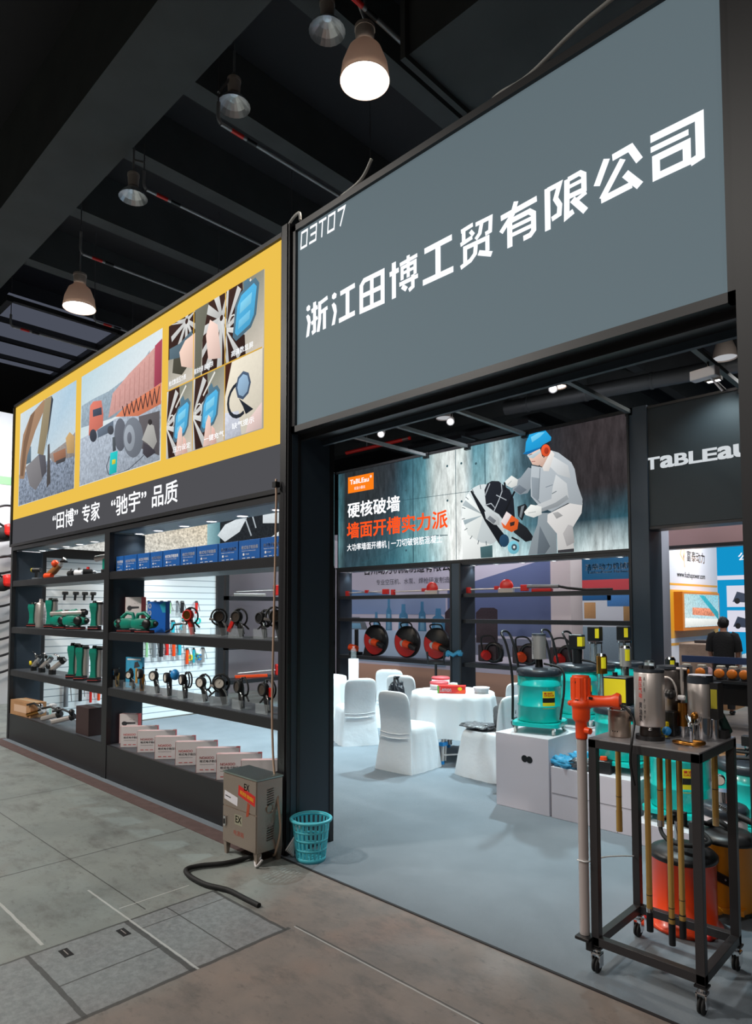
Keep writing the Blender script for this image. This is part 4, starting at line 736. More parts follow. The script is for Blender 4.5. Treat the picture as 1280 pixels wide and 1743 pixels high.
# blue cartons, one row
lefts = [-2.985, -2.765, -2.475, -2.205, -1.96, -1.64, -1.365, -1.02, -.725, -.43]
names = ['first blue carton from the left, half hidden by the bay divider', 'second blue carton from the left on the top shelf', 'third blue carton from the left on the top shelf', 'fourth blue carton from the left on the top shelf', 'fifth blue carton from the left on the top shelf', 'fifth blue carton from the right on the top shelf', 'fourth blue carton from the right on the top shelf', 'third blue carton from the right on the top shelf', 'second blue carton from the right, a pale card behind it', 'blue carton at the right end of the row, beside the post']
t0 = None
for i, x in enumerate(lefts):
    lc = (max(x, -2.94)+.0, .075, SH1)
    if i == 0:
        t0 = t = thing('blue_carton', names[0], 'box', lc, math.radians(-1), 'blue cartons on the top shelf')
        b = MB(); b.box(0, .245, 0, .09, 0, .158, BLUEBOX); b.build('carton_body', t, .002)
        b = MB(); f = FY(-.0015); b.text('枪式电子轮胎表', .035, .084, .225, .114, WPAINT, f, 0, .03); b.text('Digital tire inflator gauge', .04, .066, .2, .076, WPAINT, f)
        b.poly(ell(.06, .045, .011, .011, 10), WPAINT, f); b.text('PSI BAR', .085, .04, .125, .049, WPAINT, f)
        for u in (.045, .1, .155): b.poly([(u, .012), (u+.035, .012), (u+.035, .017), (u, .017)], WPAINT, f)
        b.build('printed_front', t)
    else: t = dup(t0, lc, math.radians(-1), names[i])
    t.scale = (((lefts+[-.155])[i+1]-lc[0]-.003)/.245, 1, 1)
b = MB(); b.box(-.03, .03, 0, .003, 0, .19, M('pale_card', (232, 206, 204), .6)); b.build('price_card', None, 0, (-.6, .26, SH1)); tag(bpy.data.objects['price_card'], 'small pale pink card standing behind the blue cartons', 'card')
# red and white cartons on the bottom shelf
def red_carton(name, w, d, h, label, loc, rz, group=None, text=True):
    t = thing(name, label, 'box', loc, rz, group)
    b = MB(); b.box(0, w, 0, d, 0, h, WHITEBOX); b.build('carton_body', t, .002)
    b = MB(); b.box(-.0012, 0, -.001, d+.001, 0, h, REDBOX); b.box(w, w+.0012, -.001, d+.001, 0, h, REDBOX); b.box(0, w, 0, d, h, h+.001, PINK); b.box(w-.03, w+.001, 0, d, h+.001, h+.002, REDBOX); b.build('red_edge', t)
    f = FY(-.0012); b = MB()
    if text:
        b.text('NOASOO', .03, h*.56, .03+w*.33, h*.66, REDTXT, f, 0, .02); b.text('枪式电子胎压表', .03, h*.42, .03+w*.48, h*.52, DKTXT, f, 0, .02)
        for u in (.03, .075, .12): b.poly([(u, .022), (u+.03, .022), (u+.03, .028), (u, .028)], REDTXT, f)
        b.poly([(.03, h*.33), (.15, h*.33), (.15, h*.345), (.03, h*.345)], GREYTXT, f)
        b.poly(ell(w*.8, h*.45, .035, .03, 14), DKTXT, f)
    else:
        b.poly(ell(w*.27, h*.68, w*.15, h*.075, 14), DKTXT, f); b.poly([(w*.35, h*.66), (w*.86, h*.68), (w*.86, h*.73), (w*.35, h*.73)], DKTXT, f)
        for u in (.55, .72): b.poly(stroke([(w*u, h*.82), (w*(u+.1), h*.82), (w*(u+.1), h*.9), (w*u, h*.9), (w*u, h*.82)], .003)[0], GREYTXT, f)
        b.poly([(w*.45, h*.5), (w*.55, h*.5), (w*.55, h*.56), (w*.45, h*.56)], DKTXT, f)
    b.build('printed_front', t); return t
A50 = math.radians(49)
G = 'white and red gauge cartons on the bottom shelf'
r0 = red_carton('gauge_carton', .36, .06, .205, 'white and red carton farthest left of the low slanted row', (-2.72, .05, SH4), A50, G)
for i, (x, y) in enumerate(((-2.37, .055), (-1.975, .03), (-1.62, .04), (-1.257, .03), (-.93, .02), (-.6, .03))):
    dup(r0, (x, y, SH4), A50+math.radians(random.uniform(-1.5, 1.5)), ['second white and red carton in the low slanted row, from the left', 'third white and red carton in the low slanted row, from the left', 'middle white and red carton of the seven in the low slanted row', 'third white and red carton from the right in the low slanted row', 'second white and red carton from the right, standing behind the steel cabinet', 'last white and red carton of the slanted row, mostly hidden by the cabinet'][i])
red_carton('gauge_carton', .2, .07, .3, 'tall white carton with red side standing upright behind the low row', (-2.92, .13, SH4), math.radians(38), None, False)
red_carton('gauge_carton', .19, .08, .36, 'tall white carton with red side behind the two green tools', (-2.92, .17, SH2), math.radians(30), None, False)
t = thing('blue_display_box', 'upright blue box with white figures behind the second green tool', 'box', (-2.53, .22, SH2), math.radians(18))
b = MB(); b.box(0, .24, 0, .06, 0, .31, M('bright_blue_carton', (20, 98, 190), .45)); b.build('carton_body', t, .002)
b = MB(); f = FY(-.001); b.text('0\n0\n0\n1', .012, .03, .05, .29, WPAINT, f, 0, .03); b.poly([(.16, .28), (.24, .31), (.24, .2), (.2, .2)], M('teal_print', (40, 160, 190), .5), f); b.build('printed_front', t)
t = thing('blister_card', 'light blue upright packaging with a picture of a tool, behind the gauges', 'packaging', (-2.82, .14, SH3), math.radians(20))
b = MB(); b.box(0, .22, 0, .03, 0, .31, M('sky_blue_print', (62, 164, 206), .5, var=.15, vscale=14)); b.build('card_body', t)
b = MB(); f = FY(-.002); b.poly(ell(.07, .15, .035, .05), BLK, f); b.poly([(.05, .02), (.085, .02), (.08, .12), (.06, .12)], BLK, f); b.poly([(.13, .05), (.16, .05), (.16, .2), (.13, .2)], M('brass_print', (200, 150, 70), .4), f); b.poly([(.11, .2), (.19, .22), (.16, .27), (.12, .26)], DKTXT, f); b.poly([(.02, .28), (.2, .28), (.2, .295), (.02, .295)], WPAINT, f); b.build('printed_front', t)

# tire inflator gauges: dial in a rubber ring, pistol grip, curled hose, clear riser
DIAL = M('dial_white', (222, 214, 204), .35); DIALD = M('dial_dark', (70, 62, 56), .3)
def gauge_gun(label, loc, rz, cat='gauge', face=DIAL, bodym=BLK, gripm=BLK, h=.2, hose=1, facing=0, group=None, red=False, scale=1.0):
    t = thing('inflator_gauge', label, cat, loc, rz, group); k = scale
    b = MB(); b.box(-.07*k, .07*k, -.04, .06, 0, .004, GLASSY); b.box(-.07*k, -.066*k, -.04, .06, 0, .075, GLASSY); b.box(.066*k, .07*k, -.04, .06, 0, .075, GLASSY); b.box(-.07*k, .07*k, -.04, -.036, 0, .075, GLASSY); b.build('clear_stand', t)
    c = (0, -.02, .17*k)
    b = MB(); b.lathe([(0, .028), (.036*k, .028), (.046*k, .02), (.049*k, -.008), (.045*k, -.022), (.037*k, -.022), (.036*k, -.016)], RED if red else RUB, c, 22, 'Y'); b.build('gauge_body', t)
    b = MB(); b.lathe([(.0, -.0165), (.037*k, -.0165)], face, c, 22, 'Y', False); b.poly([(c[0]-.003, c[2]-.004), (c[0]+.003, c[2]-.004), (c[0]+.02*k, c[2]+.028*k)], BLK, FY(c[1]-.0168)); b.build('dial', t)
    b = MB(); b.tube([(-.01, .01, .16*k), (.01, .0, .12*k), (.03, -.005, .065), (.04, -.005, .006)], [.024*k, .024*k, .024*k, .019*k], gripm, 10); b.tube([(.03, -.02, .13*k), (.06, -.02, .09*k), (.07, -.015, .03)], .0075, CHROME if gripm is BLK else BLK, 6); b.build('grip', t)
    b = MB(); b.cyl((0, .012, .215*k), (.0, .012, .235*k), .012, .01, CHROME, 10); b.build('nozzle', t)
    b = MB(); b.cyl((-.03*k, .01, .14*k), (-.08*k, .01, .15*k), .009, .012, ALU, 10); b.build('inlet', t)
    if hose:
        p = [(.0+.066*k*math.cos(a)*hose, .03+.012*math.sin(a*.5), .165*k+.07*k*math.sin(a)) for a in [PI*.5+i*2*PI*1.6/26 for i in range(27)]]
        b = MB(); b.tube(p, .0075, RUB, 7); b.tube([p[-1], (hose*.09*k, .02, .07)], .0075, RUB, 7); b.build('hose', t)
    return t
GG = 'tire gauges on the third shelf'
specs = [(-2.93, .1, 'blue and brass inflator gauge at the left end of the gauge shelf', dict(bodym=BLUEP, gripm=BRASS, hose=0, face=MATS['blue_plastic'], scale=.85)), (-2.62, .1, 'black gauge with grey grip right in front of the light blue packaging', dict(hose=0, scale=.85)), (-2.39, .1, 'dark gauge with dull brass grip right of the light blue packaging', dict(gripm=COPPER, hose=0)), (-2.12, .1, 'white-faced gauge with black grip, fourth on the gauge shelf', dict(hose=0)), (-1.86, .1, 'gauge with bright blue knob behind the dial on the third shelf', dict(hose=0)), (-1.6, .11, 'black gauge with large hose coil, in the middle of the third shelf', dict(hose=-1)), (-1.3, .11, 'black gauge with its hose curled to the right, fourth from the post', dict(hose=1)), (-1.03, .11, 'pale-faced gauge with hose coil, third from the post on the gauge shelf', dict(hose=-1, scale=1.08)), (-.73, .11, 'dark-faced gauge with thick grip, second from the post on the gauge shelf', dict(hose=1, face=DIALD, scale=1.05)), (-.4, .11, 'tilted gauge with red tag nearest the post on the gauge shelf', dict(hose=-1, face=DIALD, scale=1.08))]
for i, (x, y, l, kw) in enumerate(specs): g = gauge_gun(l, (x, y, SH3), math.radians(30+random.uniform(-45, 25)), group=GG, **kw)
b = MB(); b.ball((.07, .03, .2), .05, BLUEP, 12, 8, (1, .8, 1)); b.build('blue_knob', [o for o in bpy.data.objects if o.get('label', '').startswith('gauge with bright blue')][0])
b = MB(); b.box(.05, .09, -.01, .0, .13, .2, RED); b.build('red_tag', [o for o in bpy.data.objects if o.get('label', '').startswith('tilted gauge')][0])
for i, (x, l, kw) in enumerate(((-1.55, 'red inflator gauge with wood-coloured face, left on the second shelf', dict(red=True, face=COPPER, gripm=RED, scale=1.05)), (-1.12, 'black gauge with hose, second from the left among the second-shelf gauges', dict(face=DIALD)), (-.79, 'black gauge with red lever, middle of the second-shelf gauges', dict(face=DIALD, red=False)), (-.5, 'slim black gauge, second from the post on the second shelf', dict(face=BLK, hose=-1, scale=.95)), (-.3, 'large black gauge nearest the post on the second shelf', dict(face=DIALD, hose=1, scale=1.05)))):
    g = gauge_gun(l, (x, .12+.03*(i % 2), SH2), math.radians(20+random.uniform(-55, 40)), group='gauges on the second shelf', **kw)
    if i == 2: b = MB(); b.bar((-.03, -.03, .13), (-.07, -.03, .05), .02, .03, RED); b.build('red_lever', g)
b = MB(); b.tube([(-.1, 0, .02), (-.03, .03, .05), (.05, 0, .09), (.13, .05, .1)], .008, BLK, 8); b.cyl((.13, .05, .1), (.17, .06, .1), .012, .012, CHROME, 8); o = b.build('air_hose', None, 0, (-1.87, .12, SH2)); tag(o, 'thin black bent hose lying between green tools and red gauge', 'hose')

# cordless grease guns
def lying_gun(label, loc, rz, group, k=1.0, barrel=True):
    k *= .8
    t = thing('grease_gun', label, 'tool', loc, rz, group)
    b = MB(); b.loft([[(x*k, y*w*k, .095*k+z*h*k) for y, z in ((-.045, -.04), (.045, -.04), (.055, 0), (.045, .045), (-.045, .045), (-.055, 0))] for x, w, h in ((-.14, .8, .7), (-.125, 1.05, 1.0), (-.04, 1.1, 1.35), (.03, 1.05, 1.3), (.11, 1.0, 1.0), (.14, .7, .7))], DTEAL, True)
    b.loft([[(x*k+.02*k, y*w*k, z*k) for x, y in ((-.03, -.03), (.03, -.03), (.03, .03), (-.03, .03))] for z, w in ((.02, 1.2), (.05, .9), (.09, 1))], DTEAL, False); b.tube([(-.1*k, 0, .13*k), (-.08*k, 0, .2*k), (.0, 0, .215*k), (.07*k, 0, .16*k)], .02*k, DTEAL, 8); b.build('motor_body', t, .004)
    b = MB(); b.lathe([(0, -.07*k), (.045*k, -.07*k), (.05*k, -.05*k), (.05*k, .05*k), (0, .06*k)], BLK, (.07*k, 0, .1*k), 16, 'Y'); b.build('end_bell', t)
    b = MB(); b.box(-.09*k, .1*k, -.045*k, .045*k, 0, .034*k, BLK); b.box(-.092*k, .102*k, -.046*k, .046*k, .012*k, .018*k, RED); b.build('battery', t, .004)
    b = MB(); b.cyl((.13*k, 0, .1*k), (.165*k, 0, .1*k), .03*k, .022*k, BLK, 14); b.box(-.06*k, .06*k, -.057*k, -.05*k, .08*k, .11*k, BLK); b.build('nose', t)
    if barrel:
        b = MB(); b.cyl((-.16*k, 0, .18*k), (.1*k, .0, .19*k), .03*k, .03*k, ALU, 16); b.cyl((.1*k, 0, .19*k), (.14*k, 0, .19*k), .035*k, .03*k, BLK, 14); b.cyl((.1*k, 0, .13*k), (.1*k, 0, .23*k), .025*k, .03*k, BLK, 12); b.build('grease_barrel', t)
    return t
def standing_gun(label, loc, rz, group, h=.38, body=DTEAL, barrelm=ALU, cap=BLK):
    t = thing('grease_gun', label, 'tool', loc, rz, group)
    b = MB(); b.box(-.06, .06, -.045, .045, 0, .05, BLK); b.box(-.061, .061, -.046, .046, .02, .027, RED); b.build('battery', t, .006)
    b = MB(); b.loft([[(x*w, y*w-.015, z) for x, y in ((-.04, -.03), (.04, -.03), (.045, .03), (-.045, .03))] for z, w in ((.05, .9), (.12, .7), (h*.55, .75), (h*.8, 1.1), (h*.92, 1.0))], body, False); b.build('motor_body', t, .006)
    b = MB(); b.cyl((.055, .01, .055), (.055, .01, h*.88), .034, .034, barrelm, 18); b.cyl((.055, .01, h*.88), (.055, .01, h*.93), .038, .036, cap, 18); b.build('grease_barrel', t)
    b = MB(); b.cyl((0, 0, h*.9), (.0, 0, h), .03, .022, BLK, 14); b.cyl((0.02, 0, h*.96), (.09, 0, h*.96), .012, .01, CHROME, 10); b.build('pump_head', t)
    return t
G2 = 'green tools on the second shelf'
lying_gun('green cordless tool at the left of the near bay, in front of a red carton', (-2.73, .1, SH2), math.radians(205), G2, 1.15, False)
lying_gun('green cordless tool in front of the upright blue box', (-2.36, .1, SH2), math.radians(25), G2, 1.15, False)
standing_gun('first upright green tool on the second shelf of the far bay', (-5.6, .16, SH2), math.radians(40), G2, .33)
b = MB(); b.lathe([(0, 0), (.055, 0), (.06, .01), (.06, .3), (.05, .32), (.025, .33), (.02, .37), (0, .37)], ALU, n=20); o = b.build('grease_cylinder', None, 0, (-5.25, .14, SH2)); tag(o, 'plain silver cylinder standing between two upright green tools', 'cylinder')
standing_gun('second upright green tool, right of the plain silver cylinder', (-4.98, .16, SH2), math.radians(40), G2, .38)
lying_gun('lying green tool with grey barrel in the middle of the far bay', (-4.6, .15, SH2), math.radians(20), G2, 1.25)
lying_gun('lying bright green tool with red battery, right half of the far bay', (-4.08, .12, SH2), math.radians(30), G2, 1.3)
standing_gun('upright green tool with red base beside the bay divider', (-3.6, .14, SH2), math.radians(40), G2, .33)
G3 = 'silver and green guns on the third shelf of the far bay'
for i, (x, l) in enumerate(((-5.42, 'silver lever tool with yellow dial, leftmost on the third shelf'), (-5.1, 'silver lever tool with black base, second on the third shelf'), (-4.72, 'black and silver lever tool leaning beside the tall green guns'))):
    t = thing('lever_gun', l, 'tool', (x, .14, SH3), math.radians(-5+12*i), G3)
    b = MB(); b.box(-.08, .1, -.05, .05, 0, .004, GLASSY); b.cyl((-.075, 0, .05), (.09, .02, .16), .03, .03, ALU, 16); b.build('barrel', t)
    b = MB(); b.cyl((.085, .02, .156), (.13, .03, .19), .036, .03, CHROME if i < 2 else BLK, 16); b.box(.05, .12, -.02, .04, .18, .22, CHROME if i < 2 else BLK); b.build('head', t, .004)
    b = MB(); b.tube([(.1, .0, .2), (.06, -.02, .24), (-.0, -.02, .25)], .008, CHROME, 8); b.build('lever', t)
    b = MB(); b.box(-.08, -.02, -.03, .03, .0, .06, BLK); b.lathe([(0, 0), (.03, 0), (.03, .02), (0, .02)], YEL if i == 0 else BLK, (-.09, -.04, .1), 14, 'Y'); b.build('foot', t)
for i, (x, y, h) in enumerate(((-4.14, .12, .41), (-3.86, .1, .40), (-3.56, .13, .40))):
    standing_gun(['tall green gun with ribbed silver barrel, left of the three on the third shelf', 'tall green gun with smooth silver barrel, middle of the three on the third shelf', 'tall green gun with yellow wire beside the bay divider'][i], (x, y, SH3), math.radians(40), G3, h)
# top shelf of the far bay
t = thing('cordless_drill', 'small black tool with yellow ring, leftmost on the top shelf', 'tool', (-5.6, .2, SH1), math.radians(30))
b = MB(); b.cyl((-.06, 0, .14), (.06, 0, .14), .035, .03, BLK, 14); b.cyl((-.075, 0, .14), (-.06, 0, .14), .03, .036, YEL, 14); b.build('motor_body', t)
b = MB(); b.loft([[(x+.0, y, z) for x, y in ((-.02, -.02), (.02, -.02), (.02, .02), (-.02, .02))] for z in (.03, .12)], BLK, False); b.box(-.05, .05, -.035, .035, 0, .035, M('grey_plastic', (90, 96, 102), .5)); b.build('grip', t, .004)
t = thing('angle_tool', 'orange and brown tool propped up at a slant on the top shelf', 'tool', (-4.9, .2, SH1), math.radians(20))
b = MB(); b.tube([(-.16, 0, .04), (-.05, 0, .1), (.05, 0, .17)], [.04, .045, .035], M('bronze_plastic', (150, 96, 50), .4), 12); b.build('motor_body', t)
b = MB(); b.tube([(.05, 0, .17), (.13, 0, .25)], [.03, .022], ALU, 12); b.box(.08, .15, -.03, .03, .2, .22, BLK); b.build('head', t)
b = MB(); b.tube([(-.17, -.02, .035), (-.05, -.03, .04)], [.04, .03], ORANGE, 12); b.ball((.0, -.03, .19), .045, ORANGE, 12, 8); b.build('orange_shroud', t)
for i, x in enumerate((-4.35, -4.12, -3.88)):
    t = thing('small_motor', ['small black and silver part, left of three behind the top shelf', 'small part with white cap, middle of three on the top shelf', 'small black part with red knob, right of three on the top shelf'][i], 'tool', (x, .17, SH1), math.radians(30*i), 'small black and silver parts on the top shelf')
    b = MB(); b.cyl((-.05, 0, .04), (.05, 0, .04), .04, .035, BLK if i != 1 else WPAINT, 14); b.build('motor_body', t); b = MB(); b.cyl((0, 0, .07), (0, 0, .1), .02, .015, CHROME if i < 2 else RED, 12); b.cyl((.05, 0, .04), (.09, 0, .04), .014, .014, CHROME, 10); b.build('knob', t)
t = thing('grease_gun', 'grey barrelled tool held up at the right of the top shelf', 'tool', (-3.76, .3, SH1), math.radians(15))
b = MB(); b.cyl((-.13, 0, .2), (.1, 0, .22), .036, .036, ALU, 16); b.build('grease_barrel', t); b = MB(); b.box(.02, .1, -.04, .04, .07, .19, DTEAL); b.box(0, .12, -.04, .04, 0, .07, BLK); b.build('motor_body', t, .006)
# bottom of the far bay
t = thing('cardboard_carton', 'long brown carton at the lower left end of the shelves', 'box', (-5.87, -.0, SH4), math.radians(4))
b = MB(); b.box(0, .62, .0, .2, 0, .19, CARD); b.build('carton_body', t, .003); b = MB(); b.box(.12, .5, -.002, 0, .05, .14, M('pale_carton_print', (214, 178, 150), .7)); b.box(.0, .62, .06, .14, .19, .191, M('carton_tape', (206, 176, 140), .4)); b.build('carton_tape', t)
b = MB(); b.box(-.05, .05, -.03, .03, 0, .2, WPAINT); b.box(-.04, .04, -.031, -.03, .05, .15, M('pale_teal_print', (150, 200, 200), .5)); o = b.build('leaflet_box', None, .002, (-4.93, .2, SH4), ); tag(o, 'small white leaflet box standing behind the bottom-shelf tools', 'box')
for i, (x, y, l) in enumerate(((-5.18, .07, 'brass and silver lever tool lying in front of the brown carton'), (-4.72, .1, 'silver lever tool with black handle, middle of the bottom shelf'), (-4.4, .12, 'silver lever tool with round black knob, beside the dark carton'))):
    t = thing('lever_gun', l, 'tool', (x, y, SH4), math.radians(10+8*i), 'lever tools on the bottom shelf')
    b = MB(); b.cyl((-.15, 0, .04), (.1, .02, .1), .03, .03, COPPER if i == 0 else ALU, 14); b.build('barrel', t)
    b = MB(); b.cyl((.1, .02, .1), (.15, .03, .12), .04, .035, CHROME if i == 0 else BLK, 14); b.ball((.13, 0, .17), .035, CHROME if i == 0 else BLK, 10, 8); b.build('head', t)
    b = MB(); b.tube([(.12, 0, .16), (.02, -.02, .2), (-.12, -.03, .17)], .013, BLK, 8); b.build('lever', t)
t = thing('dark_carton', 'dark brown carton against the bay divider on the bottom shelf', 'box', (-3.86, .06, SH4), 0)
b = MB(); b.box(0, .34, 0, .25, 0, .3, M('dark_brown_carton', (58, 40, 40), .6)); b.build('carton_body', t, .003); b = MB(); b.box(.0, .34, .1, .15, .3, .3015, BLK); b.build('carton_tape', t)
# hand tools hung on the white slatwall
SW = [(1.0, 2.2, 'purple'), (1.02, .75, 'violet')]
cs = [('orange', ORANGE), ('pale green', M('pale_green', (150, 205, 150), .5)), ('turquoise', M('turquoise', (40, 170, 190), .4)), ('grey', M('mid_grey', (120, 124, 130), .4)), ('silver', ALU), ('black', BLK), ('yellow', YEL), ('red', RED), ('purple', M('purple_plastic', (120, 70, 140), .45))]
row = 0
def hung(y, z, L, r, cm, cname, w, n):
    t = thing('hand_grease_gun', '%s hung %s in the %s row of the white slatwall' % (cname, n, w), 'tool', (-5.99, y, z), 0, 'hand tools hung on the slatwall')
    b = MB(); b.cyl((.03, 0, -L), (.03, 0, -.03), r, r, cm, 14); b.build('barrel', t)
    b = MB(); b.cyl((.03, 0, -.03), (.03, 0, .0), r*1.15, r*.8, BLK, 14); b.box(-.03, .03, -.012, .012, -.02, -.0, CHROME); b.build('head', t)
    b = MB(); b.tube([(.035, r, -.03), (.05, r*1.8, -.12), (.06, r*2.2, -L*.8)], .006, CHROME, 6); b.build('lever', t)
for w, z, ys, L in (('upper', 1.87, [1.75, 1.85, 1.98, 2.09, 2.2, 2.33, 2.47, 2.56, 2.82], .22), ('second', 1.56, [1.8, 2.05, 2.16, 2.28, 2.4, 2.6], .3), ('third', 1.28, [1.7, 1.83, 1.96, 2.08, 2.2, 2.3, 2.42, 2.52], .3), ('lower', 1.1, [2.66, 2.78, 2.95], .24), ('lowest', .72, [.75, .95, 1.1, 1.22, 1.7, 1.9], .34)):
    for i, y in enumerate(ys):
        cn, cm = cs[(i*2+row*3) % 9]; hung(y, z, L*random.uniform(.85, 1.1), random.uniform(.018, .034), cm, '%s hand tool' % cn, w, ORD[i])
    row += 1
for i, (y, z, cn, cm) in enumerate(((2.62, 1.62, 'teal', TEAL), (2.58, 1.5, 'light teal', MATS['turquoise']), (2.86, 1.6, 'mint', TEAL), (2.72, 1.0, 'yellow', YEL), (2.84, 1.02, 'pale green', MATS['pale_green']), (2.9, 1.0, 'sky', BLUEP))):
    t = thing('tool_packet', 'small %s packet hung at %s height right of the slatwall tools' % (cn, ['shoulder', 'chest', 'eye', 'waist', 'hip', 'belt'][i]), 'packet', (-5.99, y, z), 0, 'packets hung on the slatwall')
    b = MB(); b.lathe([(.03, -.012), (.05, -.012), (.055, 0), (.05, .012), (.03, .012), (.026, 0), (.03, -.012)], cm, (.02, 0, -.06), 18, 'X'); b.build('coil', t); b = MB(); b.box(.0, .03, -.03, .03, -.02, .03, WPAINT); b.build('header_card', t)
for i, y in enumerate((.7, .85, .98, 1.1)):
    t = thing('black_air_tool', '%s black air tool hung high beside the far bay' % ORD[i], 'tool', (-5.99, y, 2.0), 0, 'black air tools hung on the slatwall')
    b = MB(); b.cyl((.04, -.03, -.04), (.04, .04, -.04), .025, .025, BLK, 12); b.build('motor_body', t); b = MB(); b.tube([(.04, 0, -.05), (.045, -.01, -.14)], [.02, .016], BLK, 10); b.build('grip', t)
# ---------------------------------------------------------------- steel cabinet, bin, cords in front of the post
t = thing('power_cabinet', 'stainless steel power cabinet with red warning sticker standing on the concrete', 'cabinet', (-.145, -.185, 0), 0)
w2, d2 = .2, .108; H = .565
b = MB(); b.box(-w2, w2, -d2, d2, .085, H, STEEL); b.build('cabinet_body', t, .004)
b = MB(); b.box(-w2-.004, w2+.004, -d2-.006, d2+.004, H, H+.012, M('galvanised_top', (176, 190, 184), .35, 1.0)); b.build('cabinet_top', t, .003)
f = FY(-d2-.001)
b = MB(); b.box(-w2+.004, w2-.004, -d2-.006, -d2, .09, .335, STEEL); b.build('lower_door', t, .002)
b = MB(); b.box(-w2+.004, w2-.004, -d2-.006, -d2, .342, H-.006, STEEL); b.build('upper_door', t, .002)
b = MB(); b.box(-.175, -.15, -d2-.018, -d2-.006, .2, .27, CHROME); b.box(-.168, -.157, -d2-.022, -d2-.018, .215, .25, BLK); b.build('door_latch', t, .002)
f = FY(-d2-.0066)
b = MB(); b.poly([(-.01, .44), (.185, .395), (.19, .465), (-.005, .51)], RED, f); vs = [(.01, .455), (.16, .42), (.162, .445), (.012, .48)]; b.poly([(.1, .41), (.13, .4), (.115, .32), (.085, .31)], M('red_smear', (170, 70, 40), .6), f)
b.text('高压危险 请勿靠近', .012, .437, .17, .465, YEL, lambda u, v, w=0: (u, -d2-.007-w, v-.2*(u-.09)), 0, .01); b.build('warning_sticker', t)
b = MB(); b.poly([(-.18, .385), (-.02, .36), (-.015, .42), (-.175, .445)], WHITE, f); b.poly([(-.165, .408), (-.1, .4), (-.1, .407), (-.165, .415)], BLK, f, .0005); b.build('white_sticker', t)
b = MB(); b.text('EX', .06, .485, .12, .53, BLK, f, 0, .02); b.poly([(-.05, .235), (.04, .235), (.04, .305), (-.05, .305)], M('steel_plate', (190, 184, 160), .4, .6), f); b.text('EX', -.038, .25, .03, .295, BLK, f, .0005, .02); b.text('电源箱', -.06, .16, .06, .195, M('faded_red_print', (176, 74, 56), .6), f, 0, .01); b.build('printed_marks', t)
f = FX(w2+.0015)
for zz in (.4, .16):
    b = MB()
    for k in range(7): b.add([(w2+.001, -.03+.0*k, zz+k*.016), (w2+.001, .03, zz+k*.016+.008), (w2+.011, .03, zz+k*.016+.004), (w2+.011, -.03, zz+k*.016-.004)], [(0, 1, 2, 3)], CHROME)
    b.build('louvre_vent', t)
b = MB(); b.lathe([(.028, 0), (.032, .006), (.026, .008), (.024, .002)], STEEL, (w2, 0, .365), 20, 'X'); b.build('round_grille', t)
for x, y in ((-w2+.02, -d2+.02), (w2-.02, -d2+.02), (w2-.02, d2-.02), (-w2+.02, d2-.02)):
    b = MB(); b.loft([[(x+a, y+c, z) for a, c in ((-s, -s), (s, -s), (s, s), (-s, s))] for z, s in ((0, .011), (.085, .019))], STEEL, False); b.build('leg', t)
CYAN = M('turquoise_plastic', (84, 198, 214), .35)
t = thing('waste_basket', 'turquoise slotted plastic waste basket at the foot of the dark end panel', 'waste bin', (.21, .05, .006), 0)
b = MB(); n = 48; RB, RT = .1, .132
def wr(z): return RB+(RT-RB)*z/.28
def ringband(z0, z1):
    vs = []; 
    for z in (z0, z1):
        for i in range(n): a = 2*PI*i/n; vs.append((wr(z)*math.cos(a), wr(z)*math.sin(a), z))
    b.add(vs, [(i, (i+1) % n, n+(i+1) % n, n+i) for i in range(n)], CYAN, True)
def slats(z0, z1):
    for i in range(n):
        if i % 2: continue
        a0, a1 = 2*PI*i/n, 2*PI*(i+1)/n
        b.add([(wr(z)*math.cos(a), wr(z)*math.sin(a), z) for z in (z0, z1) for a in (a0, a1)], [(0, 1, 3, 2)], CYAN)
b.lathe([(0, .003), (RB, .003)], CYAN, n=n)
for z0, z1, s in ((0, .03, 0), (.03, .075, 1), (.075, .09, 0), (.09, .14, 1), (.14, .155, 0), (.155, .2, 1), (.2, .212, 0), (.212, .262, 1), (.262, .28, 0)): (slats if s else ringband)(z0, z1)
o = b.build('basket_wall', t); sd = o.modifiers.new('shell', 'SOLIDIFY'); sd.thickness = .003
b = MB(); b.lathe([(RT-.002, .27), (RT+.014, .268), (RT+.016, .28), (RT+.004, .288), (RT-.004, .284)], CYAN, n=n); b.build('basket_rim', t)
CORD = M('beige_cord', (178, 150, 130), .5); WC = M('white_cord', (208, 204, 204), .5)
def sm(pts, k=6):
    P = [Vector(p) for p in pts]; out = []
    for i in range(len(P)-1):
        a, p, q, d = P[max(i-1, 0)], P[i], P[i+1], P[min(i+2, len(P)-1)]
        for j in range(k):
            s = j/k; out.append(.5*((2*p)+(q-a)*s+(2*a-5*p+4*q-d)*s*s+(3*p-a-3*q+d)*s*s*s))
    return out+[P[-1]]
b = MB(); b.tube(sm([(-.05, -.07, 2.66), (-.045, -.075, 2.62), (-.04, -.075, 2.5), (-.05, -.075, 2.0), (-.06, -.08, 1.4), (-.06, -.085, 1.0), (-.02, -.1, .65), (.06, -.12, .4), (.1, -.13, .22), (.05, -.13, .06), (-.0, -.11, .02)]), .008, CORD, 8); b.box(-.07, -.03, -.09, -.05, 2.6, 2.64, BLK)
o = b.build('beige_electric_cable'); tag(o, 'long beige cord running down the post into the floor beside the basket', 'cord')
b = MB()
for k in range(6): b.tube(sm([(.02+.012*k, .0-.01*k, .2+.03*(k % 3)), (.07+.01*k, -.04, .12+.02*k), (.08, -.06-.01*k, .03+.012*k), (.03, -.03-.01*k, .02+.008*k)]), .006, WC, 7)
o = b.build('coiled_cable', None, 0, (.035, .03, 0)); tag(o, 'bundle of thin white cables coiled between the steel cabinet and the basket', 'cable')
